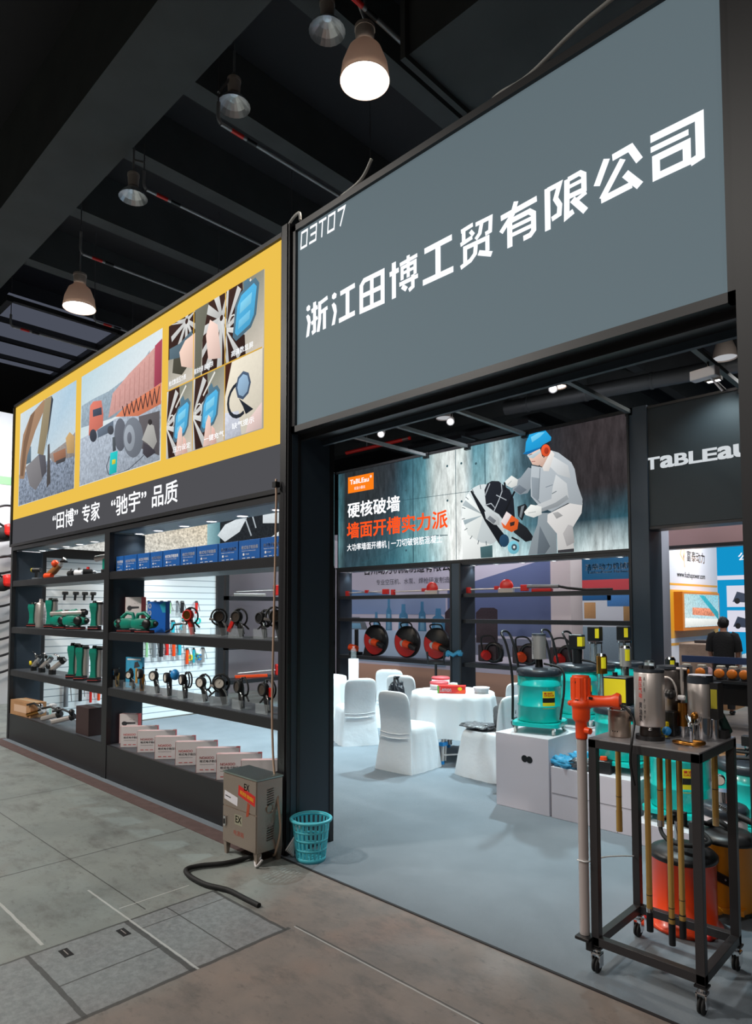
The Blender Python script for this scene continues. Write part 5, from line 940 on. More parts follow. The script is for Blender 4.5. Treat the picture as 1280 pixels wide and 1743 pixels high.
b = MB(); b.tube(sm([(-.05, -.2, .05), (-.1, -.28, .02), (-.12, -.42, .02), (-.2, -.56, .02), (-.21, -.66, .02), (-.1, -.7, .02), (.08, -.7, .02), (.2, -.66, .018), (.27, -.64, .015), (.42, -.635, .012), (.55, -.632, .012)]), .0155, RUB, 10)
o = b.build('black_hose'); tag(o, 'thick black cable looping from under the steel cabinet across the concrete', 'cable')
b = MB(); b.tube(sm([(.02, -.24, .09), (.05, -.26, .05), (.01, -.27, .04), (.06, -.3, .012), (.1, -.28, .06)]), .008, WC, 7); o = b.build('cable_tail'); tag(o, 'short white cable end hanging under the front of the steel cabinet', 'cable')
for i, (x, y) in enumerate(((.267, -1.607), (.27, -1.31))):
    b = MB(); b.box(-.045, .045, -.022, .022, 0, .002, BLK); b.box(-.03, .03, -.002, .002, .002, .004, ALU); o = b.build('floor_lifting_slot', None, 0, (x, y, 0)); tag(o, ['black lifting slot in the floor cover, the one nearer the bottom edge', 'black lifting slot in the floor cover, the one nearer the steel cabinet'][i], 'floor slot')

# ---------------------------------------------------------------- chairs and tables
def ringrect(w, d, z, n=40, e=5.0, y0=0, wav=0, ph=0, fx=0):
    out = []
    for i in range(n):
        a = 2*PI*i/n; c, s = math.cos(a), math.sin(a); r = (abs(c)**e+abs(s)**e)**(-1/e); k = 1+wav*math.sin(a*14+ph)
        out.append((w/2*r*c*k+fx, y0+d/2*r*s*k, z))
    return out
def make_chair(label, loc, rz, h=.84):
    t = thing('covered_chair', label, 'chair', loc, rz, 'chairs in white covers around the tables')
    b = MB(); b.loft([ringrect(.53, .60, .0, 56, 6, .03, .018), ringrect(.50, .55, .2, 56, 6, .02, .012), ringrect(.46, .49, .40, 56, 6, .01, .003), ringrect(.45, .47, .45, 56, 6, .0), ringrect(.42, .44, .47, 56, 5, 0)], CLOTH); b.build('seat_skirt', t)
    b = MB(); rings = []
    for z, w, d, y in ((.0, .50, .05, -.27), (.15, .47, .05, -.255), (.3, .43, .055, -.235), (.42, .41, .06, -.225), (.5, .405, .062, -.23), (.62, .41, .06, -.245), (.72, .415, .058, -.26), (.80*h/.86, .40, .055, -.272), (.835*h/.86, .37, .05, -.278), (.855*h/.86, .31, .04, -.28), (h+.005, .2, .024, -.28)):
        rings.append(ringrect(w, d, z, 40, 3.2, y, .01 if z < .4 else 0))
    b.loft(rings, CLOTH); o = b.build('back_cover', t); o.modifiers.new('smooth', 'SUBSURF').levels = 1; o.modifiers['smooth'].render_levels = 1
    b = MB()
    for k, z in enumerate((.36, .405, .44)): b.tube([(-.2, -.262+.01*k, z), (-.07, -.268+.01*k, z-.014), (.08, -.268+.01*k, z-.01), (.2, -.262+.01*k, z+.01)], [.003, .007, .007, .003], CLOTH, 6)
    b.build('cover_fold', t)
    return t
c0 = make_chair('white covered chair nearest the entrance, its back towards the aisle', (-1.06, 2.53, .006), math.radians(4))
for l, x, y, rz in (('white covered chair seen from behind, between the dark end panel and the nearest chair', -2.48, 3.1, math.radians(60)), ('white covered chair behind the nearest one, next to the black plastic bag', -2.25, 3.88, math.radians(20)), ('white covered chair farthest left beside the slim white column', -2.95, 4.35, math.radians(30)), ('white covered chair on the far right side of the round table', -.66, 4.15, math.radians(40)), ('white covered chair half hidden behind the white plinth, with a bag on it', -.2, 2.85, math.radians(85))):
    dup(c0, (x, y, .006), rz, l)
def make_table(label, loc, r, legs, clab, drop=.5, rz=0):
    t = thing('round_table', label, 'table', loc, rz, 'round tables in white cloths')
    b = MB(); b.lathe([(0, .715), (r, .715), (r+.005, .73), (r, .742), (0, .742)], WHITE, n=40); b.build('tabletop', t)
    for k, (x, y) in enumerate(legs):
        b = MB(); b.tube([(x*.85, y*.85, .71), (x, y, .03)], .021, ALU, 10); b.tube([(x*.85, y*.85+.05, .71), (x, y+.05, .03)], .014, ALU, 8)
        lg = b.build('leg', t); c = MB(); c.cyl((x, y, 0), (x, y, .035), .024, .024, BLUEP, 12); c.box(x-.026, x+.026, y-.026, y+.07, .2, .24, BLUEP); c.build('blue_clamp', lg)
    b = MB(); b.bar((legs[0][0], legs[0][1], .1), (legs[1][0], legs[1][1], .1), .016, .016, ALU); b.build('stretcher', t)
    b = MB(); rr = r+.01; prof = [(0, .748), (rr*.6, .748), (rr-.01, .747), (rr+.006, .738)]+[(rr+.012+.045*(k/8), .738-drop*k/8) for k in range(1, 9)]
    n = 80
    def rf(a, z): return 1+(.06*math.sin(a*14+.7)+.03*math.sin(a*23))*max(0, (.735-z)/drop)**.8
    vs = []; fs = []
    b.lathe(prof, CLOTH, (0, 0, 0), n, 'Z', True, rf); o = b.build('tablecloth', None, 0, loc); o.rotation_euler.z = rz; tag(o, clab, 'tablecloth', 'white round tablecloths')
make_table('round table behind the nearest white covered chair', (-1.08, 3.35, .006), .47, ((.2, -.46), (.42, -.12), (-.3, .3), (-.36, -.2)), 'white pleated cloth draped over the table with the tins and the red box', .46)
make_table('round table at the far left, mostly hidden behind the dark end panel', (-3.6, 3.4, .006), .42, ((.25, -.35), (.35, .2), (-.3, .3), (-.3, -.3)), 'white cloth draped over the far left table beside the yellow cup', .68)
for i, (x, y, l) in enumerate(((-1.42, 3.55, 'white tin with red lid at the back of the round table'), (-1.3, 3.37, 'shallow white tin with red lid, in front of another tin'))):
    t = thing('food_tin', l, 'tin', (x, y, .756), 0, 'white tins with red lids')
    b = MB(); b.lathe([(0, 0), (.105, 0), (.11, .01), (.11, .075+.035*(1-i)), (0, .075+.035*(1-i))], WPAINT, n=28); b.build('tin_body', t)
    z = .075+.035*(1-i); b = MB(); b.lathe([(.112, z-.012), (.115, z), (.112, z+.014), (.1, z+.02), (0, z+.022)], M('pinkish_red_lid', (206, 78, 84), .45), n=28); b.build('lid', t)
t = thing('snack_box', 'red and orange printed box at the right edge of the round table', 'box', (-.98, 3.2, .756), math.radians(32))
b = MB(); b.box(-.16, .16, -.07, .07, 0, .085, RED); b.build('box_body', t, .003); b = MB(); f = FY(-.0715); b.text('Lemon', -.13, .02, -.0, .07, WPAINT, f, 0, .04); b.poly([(.03, 0), (.16, 0), (.16, .05), (.09, .03)], ORANGE, f); b.poly(ell(.1, .055, .025, .02), YEL, f, .0005); b.poly([(-.16, 0), (-.14, 0), (-.14, .085), (-.16, .085)], M('green_print', (90, 170, 70), .5), f); b.build('printed_front', t)
t = thing('green_jar', 'pale green jar between the tins and the red box', 'jar', (-1.12, 3.42, .756)); b = MB(); b.lathe([(0, 0), (.05, 0), (.05, .07), (0, .07)], MATS['pale_green'], n=20); b.build('jar_body', t); b = MB(); b.lathe([(.045, .07), (.045, .085), (0, .085)], WPAINT, n=20); b.build('lid', t)
t = thing('storage_tub', 'flat white tub behind the red printed box', 'tub', (-.72, 3.42, .756)); b = MB(); b.lathe([(0, 0), (.08, 0), (.09, .06), (.092, .06), (0, .06)], WPAINT, n=24); b.build('tub_body', t); b = MB(); b.lathe([(.096, .055), (.096, .068), (0, .07)], WHITE, n=24); b.build('lid', t)
b = MB(); b.lathe([(0, 0), (.03, 0), (.042, .12), (.04, .12), (.03, .01)], M('pale_yellow_cup', (236, 226, 150), .5), n=18); o = b.build('paper_cup', None, 0, (-3.25, 3.2, .756)); tag(o, 'pale yellow cup on the far left table', 'cup')
b = MB(); b.lathe([(0, 0), (.08, 0), (.08, .95), (0, .95)], WHITE, n=20); o = b.build('white_column', None, 0, (-3.75, 4.3, 0)); tag(o, 'slim white cylindrical stand at the far left beside the end panel', 'stand')
b = MB(); b.lathe([(0, 0), (.045, 0), (.045, .14), (.02, .17), (.02, .2), (0, .2)], GLASSY, n=18); o = b.build('clear_bottle', None, 0, (-3.75, 4.3, .95)); tag(o, 'clear bottle on top of the slim white stand', 'bottle')
DBAG = M('dark_plastic_film', (38, 40, 46), .22, bump=.7, bscale=22); GBAG = M('grey_plastic_film', (96, 98, 102), .25, bump=.8, bscale=22); CBAG = M('cyan_film', (70, 168, 214), .3, bump=.6, bscale=20)
def bag(name, label, loc, r, m, sq, seed, knot=True):
    t = thing(name, label, 'bag', loc)
    b = MB(); b.ball((0, 0, r*sq[2]), r, m, 30, 18, sq, .35, seed); b.build('bag_body', t)
    if knot: b = MB(); b.loft([[(k*math.cos(a)+.01*math.sin(3*a), k*math.sin(a), z) for a in [i*2*PI/10 for i in range(10)]] for z, k in ((r*sq[2]*1.85, .03), (r*sq[2]*2.1, .014), (r*sq[2]*2.25, .04))], m); b.build('bag_knot', t)
    return t
bag('rubbish_bag', 'black plastic bag between the left covered chairs', (-2.02, 3.4, .42), .15, DBAG, (.75, .6, 1.3), 3)
bag('rubbish_bag', 'grey knotted plastic bag on the chair beside the white plinth', (-.03, 2.86, .478), .12, GBAG, (1, .9, 1.2), 5)
b = MB(); b.ball((0, 0, .03), .2, GBAG, 26, 10, (1, .7, .16), .5, 8); o = b.build('crumpled_wrap', None, 0, (-.3, 2.78, .478)); tag(o, 'flat grey crumpled plastic wrap lying beside the knotted bag', 'wrap')
t = thing('hand_trolley', 'folded black trolley handle sticking up behind the white chairs', 'trolley', (-2.9, 5.3, 0), math.radians(35))
b = MB(); b.tube([(-.14, 0, 1.05), (-.12, 0, .86), (.12, 0, .86), (.14, 0, 1.05)], .018, BLK, 8); b.build('handle', t)
b = MB(); b.tube([(-.0, .0, .86), (-.0, 0, .1)], .02, BLK, 8); b.box(-.2, .2, -.2, .1, .08, .12, BLK); b.build('trolley_frame', t)
for x in (-.18, .18): b = MB(); b.lathe([(0, -.02), (.09, -.02), (.09, .02), (0, .02)], RUB, (x, 0, .09), 18, 'X'); b.build('wheel', t)

# ---------------------------------------------------------------- plinths
def plinth(label, x0, x1, y0, y1, h, holes=False, z0=.006):
    t = thing('display_plinth', label, 'plinth', ((x0+x1)/2, y0, z0)); a = (x1-x0)/2
    b = MB(); b.box(-a, a, 0, y1-y0, 0, h-z0, PLINTH); b.build('plinth_body', t, .004)
    b = MB(); b.box(-a, a, 0, y1-y0, h-z0, h-z0+.006, WHITE); b.build('plinth_top', t, .002)
    if holes:
        b = MB(); b.poly(ell(.03, .44, .03, .03, 18), BLK, FY(-.001)); b.poly(ell(.078, .437, .03, .03, 18), BLK, FY(-.0014)); b.build('finger_holes', t)
    return t
plinth('tall white plinth with two round finger holes under the first teal drum', .40, .915, 2.03, 2.62, .632, True)
plinth('low white plinth stacked right of the tall one, with blue wrap on its edge', .935, 1.65, 2.03, 2.6, .415)
plinth('tall white plinth behind, under the second teal drum', .45, .93, 2.7, 3.26, .632)
plinth('narrow white plinth behind the orange tool, under the gold pump', .95, 1.4, 2.66, 3.05, .632)
plinth('long low white plinth behind the gold pump tubes', 1.67, 3.1, 1.9, 2.5, .16)
plinth('tall white plinth at the back under the drums with clear pumps', .3, 1.5, 3.45, 4.45, .632)
t = [o for o in bpy.data.objects if o.get('label', '').startswith('low white plinth stacked')][0]
b = MB(); b.box(-.35, .35, -.002, 0, .2, .204, M('board_seam', (120, 116, 122), .8)); b.box(.2, .203, -.002, 0, .0, .4, MATS['board_seam']); b.build('board_joint', t)
b = MB(); b.ball((0, 0, .03), .1, CBAG, 24, 12, (1.3, .6, .5), .8, 11); b.ball((.1, .08, .06), .08, CBAG, 24, 12, (1.2, .7, .7), .8, 15); o = b.build('blue_wrap', None, 0, (1.03, 2.1, .425)); tag(o, 'crumpled light blue plastic wrap on the edge of the low white plinth', 'wrap')
b = MB(); b.ball((0, 0, .045), .09, GBAG, 24, 12, (1.2, .8, .5), .6, 21); o = b.build('clear_wrap', None, 0, (1.17, 2.12, .423)); tag(o, 'crumpled greyish wrap beside the blue wrap on the low plinth', 'wrap')
t = thing('battery_case', 'small black box with an orange knob on the low plinth', 'box', (1.32, 2.14, .421), math.radians(8)); b = MB(); b.box(-.08, .09, -.06, .08, 0, .1, BLK); b.build('case_body', t, .006); b = MB(); b.cyl((.02, -.0, .1), (.02, 0, .125), .03, .026, ORANGE, 14); b.build('knob', t)

# ---------------------------------------------------------------- grease drums with pumps
LIDM = M('dark_lid', (46, 52, 60), .35)
def drum(label, loc, rz, r=.188, h=.44, z=.1, body=TEAL, dolly=TEAL, handle=True, lab=True, pump='silver', group='teal grease drums on the plinths', castn=4, ph=0):
    t = thing('grease_drum', label, 'drum', loc, rz, group); z1 = z+h
    b = MB(); b.lathe([(0, z), (r*.97, z), (r, z+.01), (r, z+h*.28), (r+.006, z+h*.3), (r+.006, z+h*.32), (r, z+h*.34), (r, z+h*.68), (r+.006, z+h*.7), (r+.006, z+h*.72), (r, z+h*.74), (r, z1), (0, z1)], body, n=40); b.build('drum_body', t)
    b = MB(); b.lathe([(r+.004, z1-.045), (r+.012, z1-.04), (r+.012, z1-.005), (r, z1+.015), (r*.7, z1+.024), (0, z1+.026)], LIDM, n=40); b.build('lid', t)
    if dolly:
        b = MB(); s = r*1.12; b.loft([ringrect(2*s, 2*s, zz, 32, 6) for zz in (z-.035, z-.004)], dolly); b.build('dolly', t, .006)
        for a in range(castn):
            an = a*2*PI/castn+PI/4; x, y = s*1.12*math.cos(an), s*1.12*math.sin(an)
            b = MB(); b.box(x-.012, x+.012, y-.018, y+.018, .035, z-.035, CHROME); c = b.build('caster', t)
            k = MB(); k.lathe([(0, -.011), (.026, -.011), (.03, -.006), (.03, .006), (.026, .011), (0, .011)], M('pale_wheel', (200, 200, 196), .5), (x, y, .03), 16, 'X'); k.build('wheel', c)
    if lab:
        vs = []; n = 9; m_ = [YEL, BLK]
        b = MB()
        for (a0, a1, q0, q1, mm) in ((-1.15, -.55, .28, .62, YEL), (-1.15, -.55, .40, .49, BLK)):
            rr = r+.0025+(.0008 if mm is BLK else 0); g = []
            for k in range(n): a = a0+(a1-a0)*k/(n-1); g += [(rr*math.cos(a), rr*math.sin(a), z+h*q0), (rr*math.cos(a), rr*math.sin(a), z+h*q1)]
            b.add(g, [(2*k, 2*k+2, 2*k+3, 2*k+1) for k in range(n-1)], mm)
        rr = r+.0036
        vs_, fs_ = glyphs('黄油机\nGREASE', .02); X_ = [p[0] for p in vs_]; Y_ = [p[1] for p in vs_]; w_ = max(X_)-min(X_); h_ = max(Y_)-min(Y_)
        b.add([(rr*math.cos(-1.1+(x-min(X_))/w_*.5), rr*math.sin(-1.1+(x-min(X_))/w_*.5), z+h*(.52+(y-min(Y_))/h_*.08)) for x, y in vs_], fs_, RED); b.build('yellow_label', t)
    if handle:
        b = MB(); hx = -r*1.15
        b.tube(sm([(hx, -.1, z), (hx, -.1, z1*.9), (hx-.05, -.1, z1+.22), (hx-.1, -.09, z1+.33), (hx-.1, .09, z1+.33), (hx-.05, .1, z1+.22), (hx, .1, z1*.9), (hx, .1, z)], 4), .012, BLK, 8); b.build('push_handle', t)
    b = MB()
    if pump == 'silver':
        b.cyl((0, 0, z1+.02), (0, 0, z1+.1), .035, .03, BLK, 16); b.build('pump_neck', t)
        b = MB(); b.cyl((0, 0, z1+.1), (0, 0, z1+.31), .062, .062, ALU, 24); b.cyl((0, 0, z1+.31), (0, 0, z1+.325), .064, .06, LIDM, 24)
        b.text('高\n压\n油\n泵', -.012, z1+.14, .012, z1+.29, DKTXT, lambda u, v, w=0: ((.0635)*math.sin(u*14-.7), -.0635*math.cos(u*14-.7), v)); b.build('pump_cylinder', t)
    elif pump == 'boxhead':
        b.cyl((0, 0, z1+.02), (0, 0, z1+.16), .045, .05, BLK, 16); b.build('pump_neck', t)
        b = MB(); b.box(-.065, .065, -.055, .055, z1+.16, z1+.3, BLK); b.build('motor_head', t, .01)
        b = MB(); b.box(.02, .066, -.0565, -.055, z1+.19, z1+.28, YEL); b.box(.0652, .066, -.056, .03, z1+.19, z1+.28, YEL); b.build('head_label', t)
    elif pump == 'clear':
        b.cyl((0, 0, z1+.02), (0, 0, z1+.24), .05, .05, GLASSY, 18); b.cyl((.0, 0, z1+.02), (0, 0, z1+.24), .02, .02, CHROME, 12); b.cyl((-.06, .02, z1+.02), (-.06, .02, z1+.24), .006, .006, CHROME, 8); b.cyl((.06, .02, z1+.02), (.06, .02, z1+.24), .006, .006, CHROME, 8); b.cyl((0, 0, z1+.22), (0, 0, z1+.24), .075, .075, CHROME, 18); b.build('clear_cylinder', t)
        b = MB(); b.box(-.065, .065, -.055, .055, z1+.245, z1+.40, BLK); b.build('motor_head', t, .01)
        b = MB(); b.box(.02, .062, -.0565, -.055, z1+.28, z1+.38, YEL); b.build('head_label', t)
    elif pump == 'bigbox':
        b.box(-.1, .1, -.1, .1, z1+.03, z1+.25, BLK); b.cyl((-.04, 0, z1+.25), (-.04, 0, z1+.28), .02, .02, BLK, 12); b.build('motor_box', t, .008)
        b = MB(); b.box(-.09, .09, -.1025, -.1, z1+.05, z1+.235, YEL); b.build('yellow_plate', t)
    elif pump == 'flat':
        b.tube(sm([(-.1, -.05, z1+.03), (0, -.1, z1+.05), (.12, -.04, z1+.05), (.1, .1, z1+.06), (-.05, .08, z1+.07), (-.08, -.04, z1+.08), (.06, -.08, z1+.09)]), .011, RUB, 8); b.build('hose', t)
        b = MB(); b.cyl((0, 0, z1+.02), (0, 0, z1+.14), .022, .03, CHROME, 16); b.box(-.04, .04, -.03, .03, z1+.12, z1+.19, BLK); b.build('pump_head', t, .004)
        b = MB(); b.tube([(0, 0, z1+.18), (.14, -.03, z1+.2), (.24, -.05, z1+.17)], [.009, .009, .016], BLK, 8); b.build('pump_lever', t)
    elif pump == 'gauge':
        b.cyl((0, 0, z1+.02), (0, 0, z1+.1), .05, .05, CHROME, 16); b.build('pump_neck', t)
        b = MB(); b.lathe([(0, -.02), (.032, -.02), (.034, .01), (0, .012)], CHROME, (-.02, -.03, z1+.17), 16, 'Y'); b.lathe([(0, -.021), (.027, -.021)], DIAL, (-.02, -.03, z1+.17), 16, 'Y'); b.build('pressure_gauge', t)
    if pump in ('silver', 'boxhead'):
        b = MB(); b.tube(sm([(.05, -.02, z1+.06), (r+.03, -.06, z1+.02), (r+.05, -.08, z1-.15), (r+.03, -.09, z+.12), (r+.02, -.1, z+.03)]), .01, RUB, 8); b.build('hose', t)
    return t
drum('first teal drum, on the tall plinth with finger holes, silver pump on top', (.665, 2.33, .638), math.radians(14))
drum('second teal drum, behind the first, with a black pump head and yellow label', (.70, 2.98, .638), math.radians(10), pump='boxhead')
drum('teal drum at the back left of the clear pump pair, tall clear pump', (.53, 3.72, .638), math.radians(5), r=.19, h=.4, pump='clear', lab=False)
drum('teal drum at the back right of the clear pump pair, tall clear pump', (.66, 4.14, .638), math.radians(5), r=.19, h=.4, pump='clear', lab=False, handle=False)
drum('teal drum behind the orange pump tool, its lid carrying a yellow and black box', (1.39, 2.36, .421), 0, r=.2, h=.40, pump='bigbox', lab=False, handle=False)
drum('tall teal drum on the long low plinth, seen between the gold pump tubes', (1.90, 2.2, .166), math.radians(0), r=.2, h=.5, pump='flat', handle=False)
drum('large teal drum on the long low plinth, seen behind the front rack leg', (2.37, 2.2, .166), math.radians(0), r=.2, h=.38, pump='flat', handle=False)
drum('teal drum at the right edge behind the rear rack leg, black rimmed lid', (2.84, 2.2, .166), math.radians(0), r=.19, h=.5, pump='flat', handle=False)
drum('white plastic drum with black lid, behind the rack beside the gold tube', (2.40, 1.53, .006), math.radians(15), r=.125, h=.48, z=.01, body=WHITE, dolly=None, handle=False, lab=False, pump='gauge', group='small drums on the carpet')
def pump_station(label, loc, kind, hz=.3):
    t = thing('pump_head', label, 'pump', loc, math.radians(15), 'pumps standing among the drums')
    b = MB(); b.cyl((0, 0, 0), (0, 0, .05), .07, .06, BLK, 18); b.build('base', t)
    b = MB(); b.cyl((0, 0, .05), (0, 0, hz), .028, .028, GLASSY if kind == 'gold' else CHROME, 14); b.cyl((0, 0, .05), (0, 0, hz), .012, .012, CHROME, 10); b.cyl((-.035, 0, .05), (-.035, 0, hz+.12), .004, .004, CHROME, 8); b.build('rod', t)
    b = MB(); m = COPPER if kind == 'gold' else (ALU if kind != 'black' else BLK)
    b.cyl((0, 0, hz), (0, 0, hz+.16), .048, .048, m, 20); b.cyl((0, 0, hz+.16), (0, 0, hz+.18), .048, .036, CHROME if kind != 'silver' else BLK, 18); b.build('pump_cylinder', t)
    b = MB(); g = []
    for k in range(7):
        a = -1.5+k*.15; g += [(.0495*math.cos(a), .0495*math.sin(a), hz+.05), (.0495*math.cos(a), .0495*math.sin(a), hz+.15)]
    b.add(g, [(2*k, 2*k+2, 2*k+3, 2*k+1) for k in range(6)], YEL if kind != 'silver' else WPAINT); b.build('head_label', t)
pump_station('gold pump with yellow label on a clear rod, right behind the orange tool', (1.03, 2.8, .638), 'gold', .50)
pump_station('slim silver pump with yellow label, right of the gold pump', (1.25, 2.8, .638), 'yellow', .58)
pump_station('silver pump with a dark cap near the far right pillar', (1.12, 3.66, .638), 'silver', .40)
pump_station('black pump with yellow label, right of the silver dark-capped pump', (1.32, 3.66, .638), 'black', .44)
# ---------------------------------------------------------------- wheeled rack with pumps at the entrance
X0, X1, Y0, Y1 = 2.24, 2.745, .06, .575
GREYF2 = M('dark_powder_coat', (44, 42, 44), .42); TOPP = M('pale_steel_top', (196, 194, 198), .3, .7)
t = thing('wheeled_rack', 'black square-tube wheeled rack carrying pumps at the entrance', 'rack', ((X0+X1)/2, (Y0+Y1)/2, .006)); cx, cy = (X0+X1)/2, (Y0+Y1)/2
a, d = (X1-X0)/2, (Y1-Y0)/2
for sx, sy in ((-1, -1), (1, -1), (1, 1), (-1, 1)):
    b = MB(); x, y = sx*(a-.019), sy*(d-.019); b.box(x-.019, x+.019, y-.019, y+.019, .12, 1.085, GREYF2); b.build('leg', t, .002)
    b = MB(); b.box(x-.026, x+.026, y-.026, y+.026, .112, .12, BLK); b.cyl((x, y, .085), (x, y, .112), .014, .014, CHROME, 12); b.box(x-.022, x-.016, y-.02, y+.018, .03, .09, CHROME); b.box(x+.016, x+.022, y-.02, y+.018, .03, .09, CHROME); b.box(x-.022, x+.022, y-.02, y+.02, .085, .092, CHROME); c = b.build('caster', t)
    for q in (-.008, .008): k = MB(); k.lathe([(0, -.005), (.03, -.005), (.033, 0), (.03, .005), (0, .005)], RUB, (x+q, y-.006, .034), 18, 'X'); k.lathe([(0, -.0062), (.012, -.0062)], CHROME, (x+q, y-.006, .034), 12, 'X'); k.build('wheel', c)
for nm, z0, z1 in (('bottom_frame', .125, .165), ('top_frame', 1.05, 1.09)):
    b = MB(); b.box(-a, a, -d, -d+.038, z0, z1, GREYF2); b.box(-a, a, d-.038, d, z0, z1, GREYF2); b.box(-a, -a+.038, -d, d, z0, z1, GREYF2); b.box(a-.038, a, -d, d, z0, z1, GREYF2); b.build(nm, t, .002)
b = MB(); b.box(-a+.002, a-.002, -d+.002, d-.002, 1.09, 1.096, TOPP); b.build('rack_top', t)
b = MB(); b.box(-a-.06, -a+.01, -d-.05, -d+.03, .15, .165, BLK); b.box(-a-.02, -a+.01, -d-.02, -d+.03, .10, .15, BLK); b.build('tube_bracket', t, .003)
ZT = 1.102
def rod(t, x, y, z0, z1, r=.0115, tips=((.1, BLK),), m=BRASS):
    b = MB(); b.cyl((x, y, z0), (x, y, z1), r, r, m, 16); b.build('suction_tube', t)
    b = MB(); z = z0
    for L, mm in tips: b.cyl((x, y, z), (x, y, z+L), r*1.12, r*1.12, mm, 16); z += L
    b.cyl((x, y, z0+.17), (x, y, z0+.173), r*1.05, r*1.05, BLK, 16); b.build('tube_fitting', t)
def on_rack(label, x, y): return thing('drum_pump', label, 'pump', (x, y, ZT), 0, 'pumps on the wheeled rack')
# big silver cylinder
t = on_rack('tall silver cylinder pump with vertical characters, front left on the rack', 2.47, .23)
b = MB(); b.lathe([(0, .065), (.065, .065), (.068, .07), (.068, .315), (.065, .32), (0, .32)], ALU, n=36, rfun=lambda a, z: 1-.035*(abs(math.sin(a*3))<.22)); b.build('pump_cylinder', t)
b = MB(); b.cyl((0, 0, .32), (0, 0, .332), .07, .068, LIDM, 28); b.cyl((0, 0, .332), (0, 0, .346), .026, .024, BLK, 16); b.cyl((-.04, .01, .332), (-.04, .01, .346), .014, .012, BLK, 10); b.build('end_cap', t)
b = MB(); b.cyl((0, 0, 0), (0, 0, .065), .05, .046, M('gunmetal', (90, 84, 82), .3, .9), 24); b.cyl((0, 0, 0), (0, 0, .02), .065, .065, BLK, 24); b.ball((.02, -.05, .055), .01, CHROME, 10, 6); b.build('pump_neck', t)
b = MB()
def wrap(r, a0): return lambda u, v, w=0: ((r+w)*math.cos(a0+u/r), (r+w)*math.sin(a0+u/r), v)
b.text('高\n压\n气\n动', -.008, .2, .008, .3, REDTXT, wrap(.0688, -1.8), 0, .03); b.text('黄\n油\n泵', -.008, .09, .008, .18, DKTXT, wrap(.0688, -1.8), 0, .03); b.text('A\nI\nR\n \nP\nU\nM\nP', -.004, .1, .004, .3, DKTXT, wrap(.0688, -1.5), 0, .02); b.build('lettering', t)
rod(t, -.048, .07, -.93, -.0, .014, ((.09, BLK), (.02, CHROME)))
# right silver pump
t = on_rack('silver and black cylinder pump with an eye bolt, front right on the rack', 2.635, .43)
b = MB(); b.lathe([(0, .1), (.054, .1), (.056, .105), (.056, .27), (.053, .275), (0, .275)], ALU, n=32); b.build('pump_cylinder', t)
b = MB(); b.cyl((0, 0, .262), (0, 0, .295), .058, .058, LIDM, 28); b.cyl((0, 0, .295), (0, 0, .301), .058, .054, CHROME, 28); b.build('end_cap', t)
b = MB(); b.cyl((0, 0, 0), (0, 0, .1), .04, .045, CHROME, 20); b.cyl((.05, .03, 0), (.05, .03, .09), .02, .02, CHROME, 14); b.build('pump_neck', t)
b = MB(); b.tube([(-.01+.032*math.cos(a), -.075, .112+.04*math.sin(a)) for a in [PI+i*PI/12 for i in range(13)]], .006, CHROME, 8); b.cyl((-.01, -.075, .0), (-.01, -.075, .075), .009, .009, CHROME, 10); b.ball((-.01, -.06, .11), .018, COPPER, 10, 8); b.build('eye_bolt', t)
b = MB(); b.box(.054, .09, -.04, .035, .1, .27, BLK); b.box(.058, .086, -.0412, -.04, .15, .24, M('olive_label', (150, 140, 30), .5)); b.build('side_module', t, .004)
rod(t, .045, .03, -.41, 0, .0145, ((.04, GLASSY),))
# rear dark cylinder
t = on_rack('dark grey cylinder pump with curved wire handle, behind the tall silver one', 2.49, .48)
b = MB(); b.lathe([(0, .1), (.063, .1), (.065, .31), (.063, .32), (0, .32)], M('dark_aluminium', (132, 126, 124), .36, 1.0), n=32); b.build('pump_cylinder', t)
b = MB(); b.cyl((0, 0, .32), (0, 0, .333), .075, .075, LIDM, 28); b.cyl((.02, 0, .333), (.02, 0, .35), .01, .01, BLK, 10); b.build('end_cap', t)
b = MB(); b.cyl((0, 0, 0), (0, 0, .1), .04, .05, COPPER, 18); b.cyl((0, 0, .05), (0, 0, .08), .06, .06, M('orange_brass', (190, 96, 44), .35, .8), 18); b.build('pump_neck', t)
b = MB(); b.tube(sm([(-.05, -.075, .27), (.01, -.08, .28), (.04, -.08, .24), (.045, -.08, .17)]), .005, ALU, 8); b.build('wire_handle', t)
b = MB(); b.box(-.005, .045, -.12, -.07, .0, .12, BLK); b.cyl((-.03, -.1, .2), (.0, -.1, .2), .012, .012, WPAINT, 10); b.cyl((.06, -.1, .19), (.09, -.1, .19), .012, .012, WPAINT, 10); b.ball((.02, -.09, .2), .026, BLK, 10, 8); b.build('air_valve', t, .004)
rod(t, -.006, -.18, -.42, -.0, .014, ((.03, CHROME), (.02, BRASS)))
# small silver can
t = on_rack('short silver canister with vent holes, next to the orange tool', 2.335, .2)
b = MB(); b.lathe([(0, .0), (.05, 0), (.052, .006), (.052, .135), (.048, .14), (0, .14)], STEEL, n=30); b.build('canister_body', t)
b = MB(); b.lathe([(.0525, .128), (.055, .132), (.052, .142), (.04, .147), (0, .148)], CHROME, n=30)
for k in range(3): b.ball((-.012+.012*k, -.0525, .03), .003, BLK, 8, 5)
b.build('rim', t); b = MB(); b.cyl((.052, 0, .09), (.075, .0, .09), .012, .012, BLK, 10); b.build('outlet', t)
rod(t, -.055, .1, -.49, 0, .0135, ((.1, BRASS),))
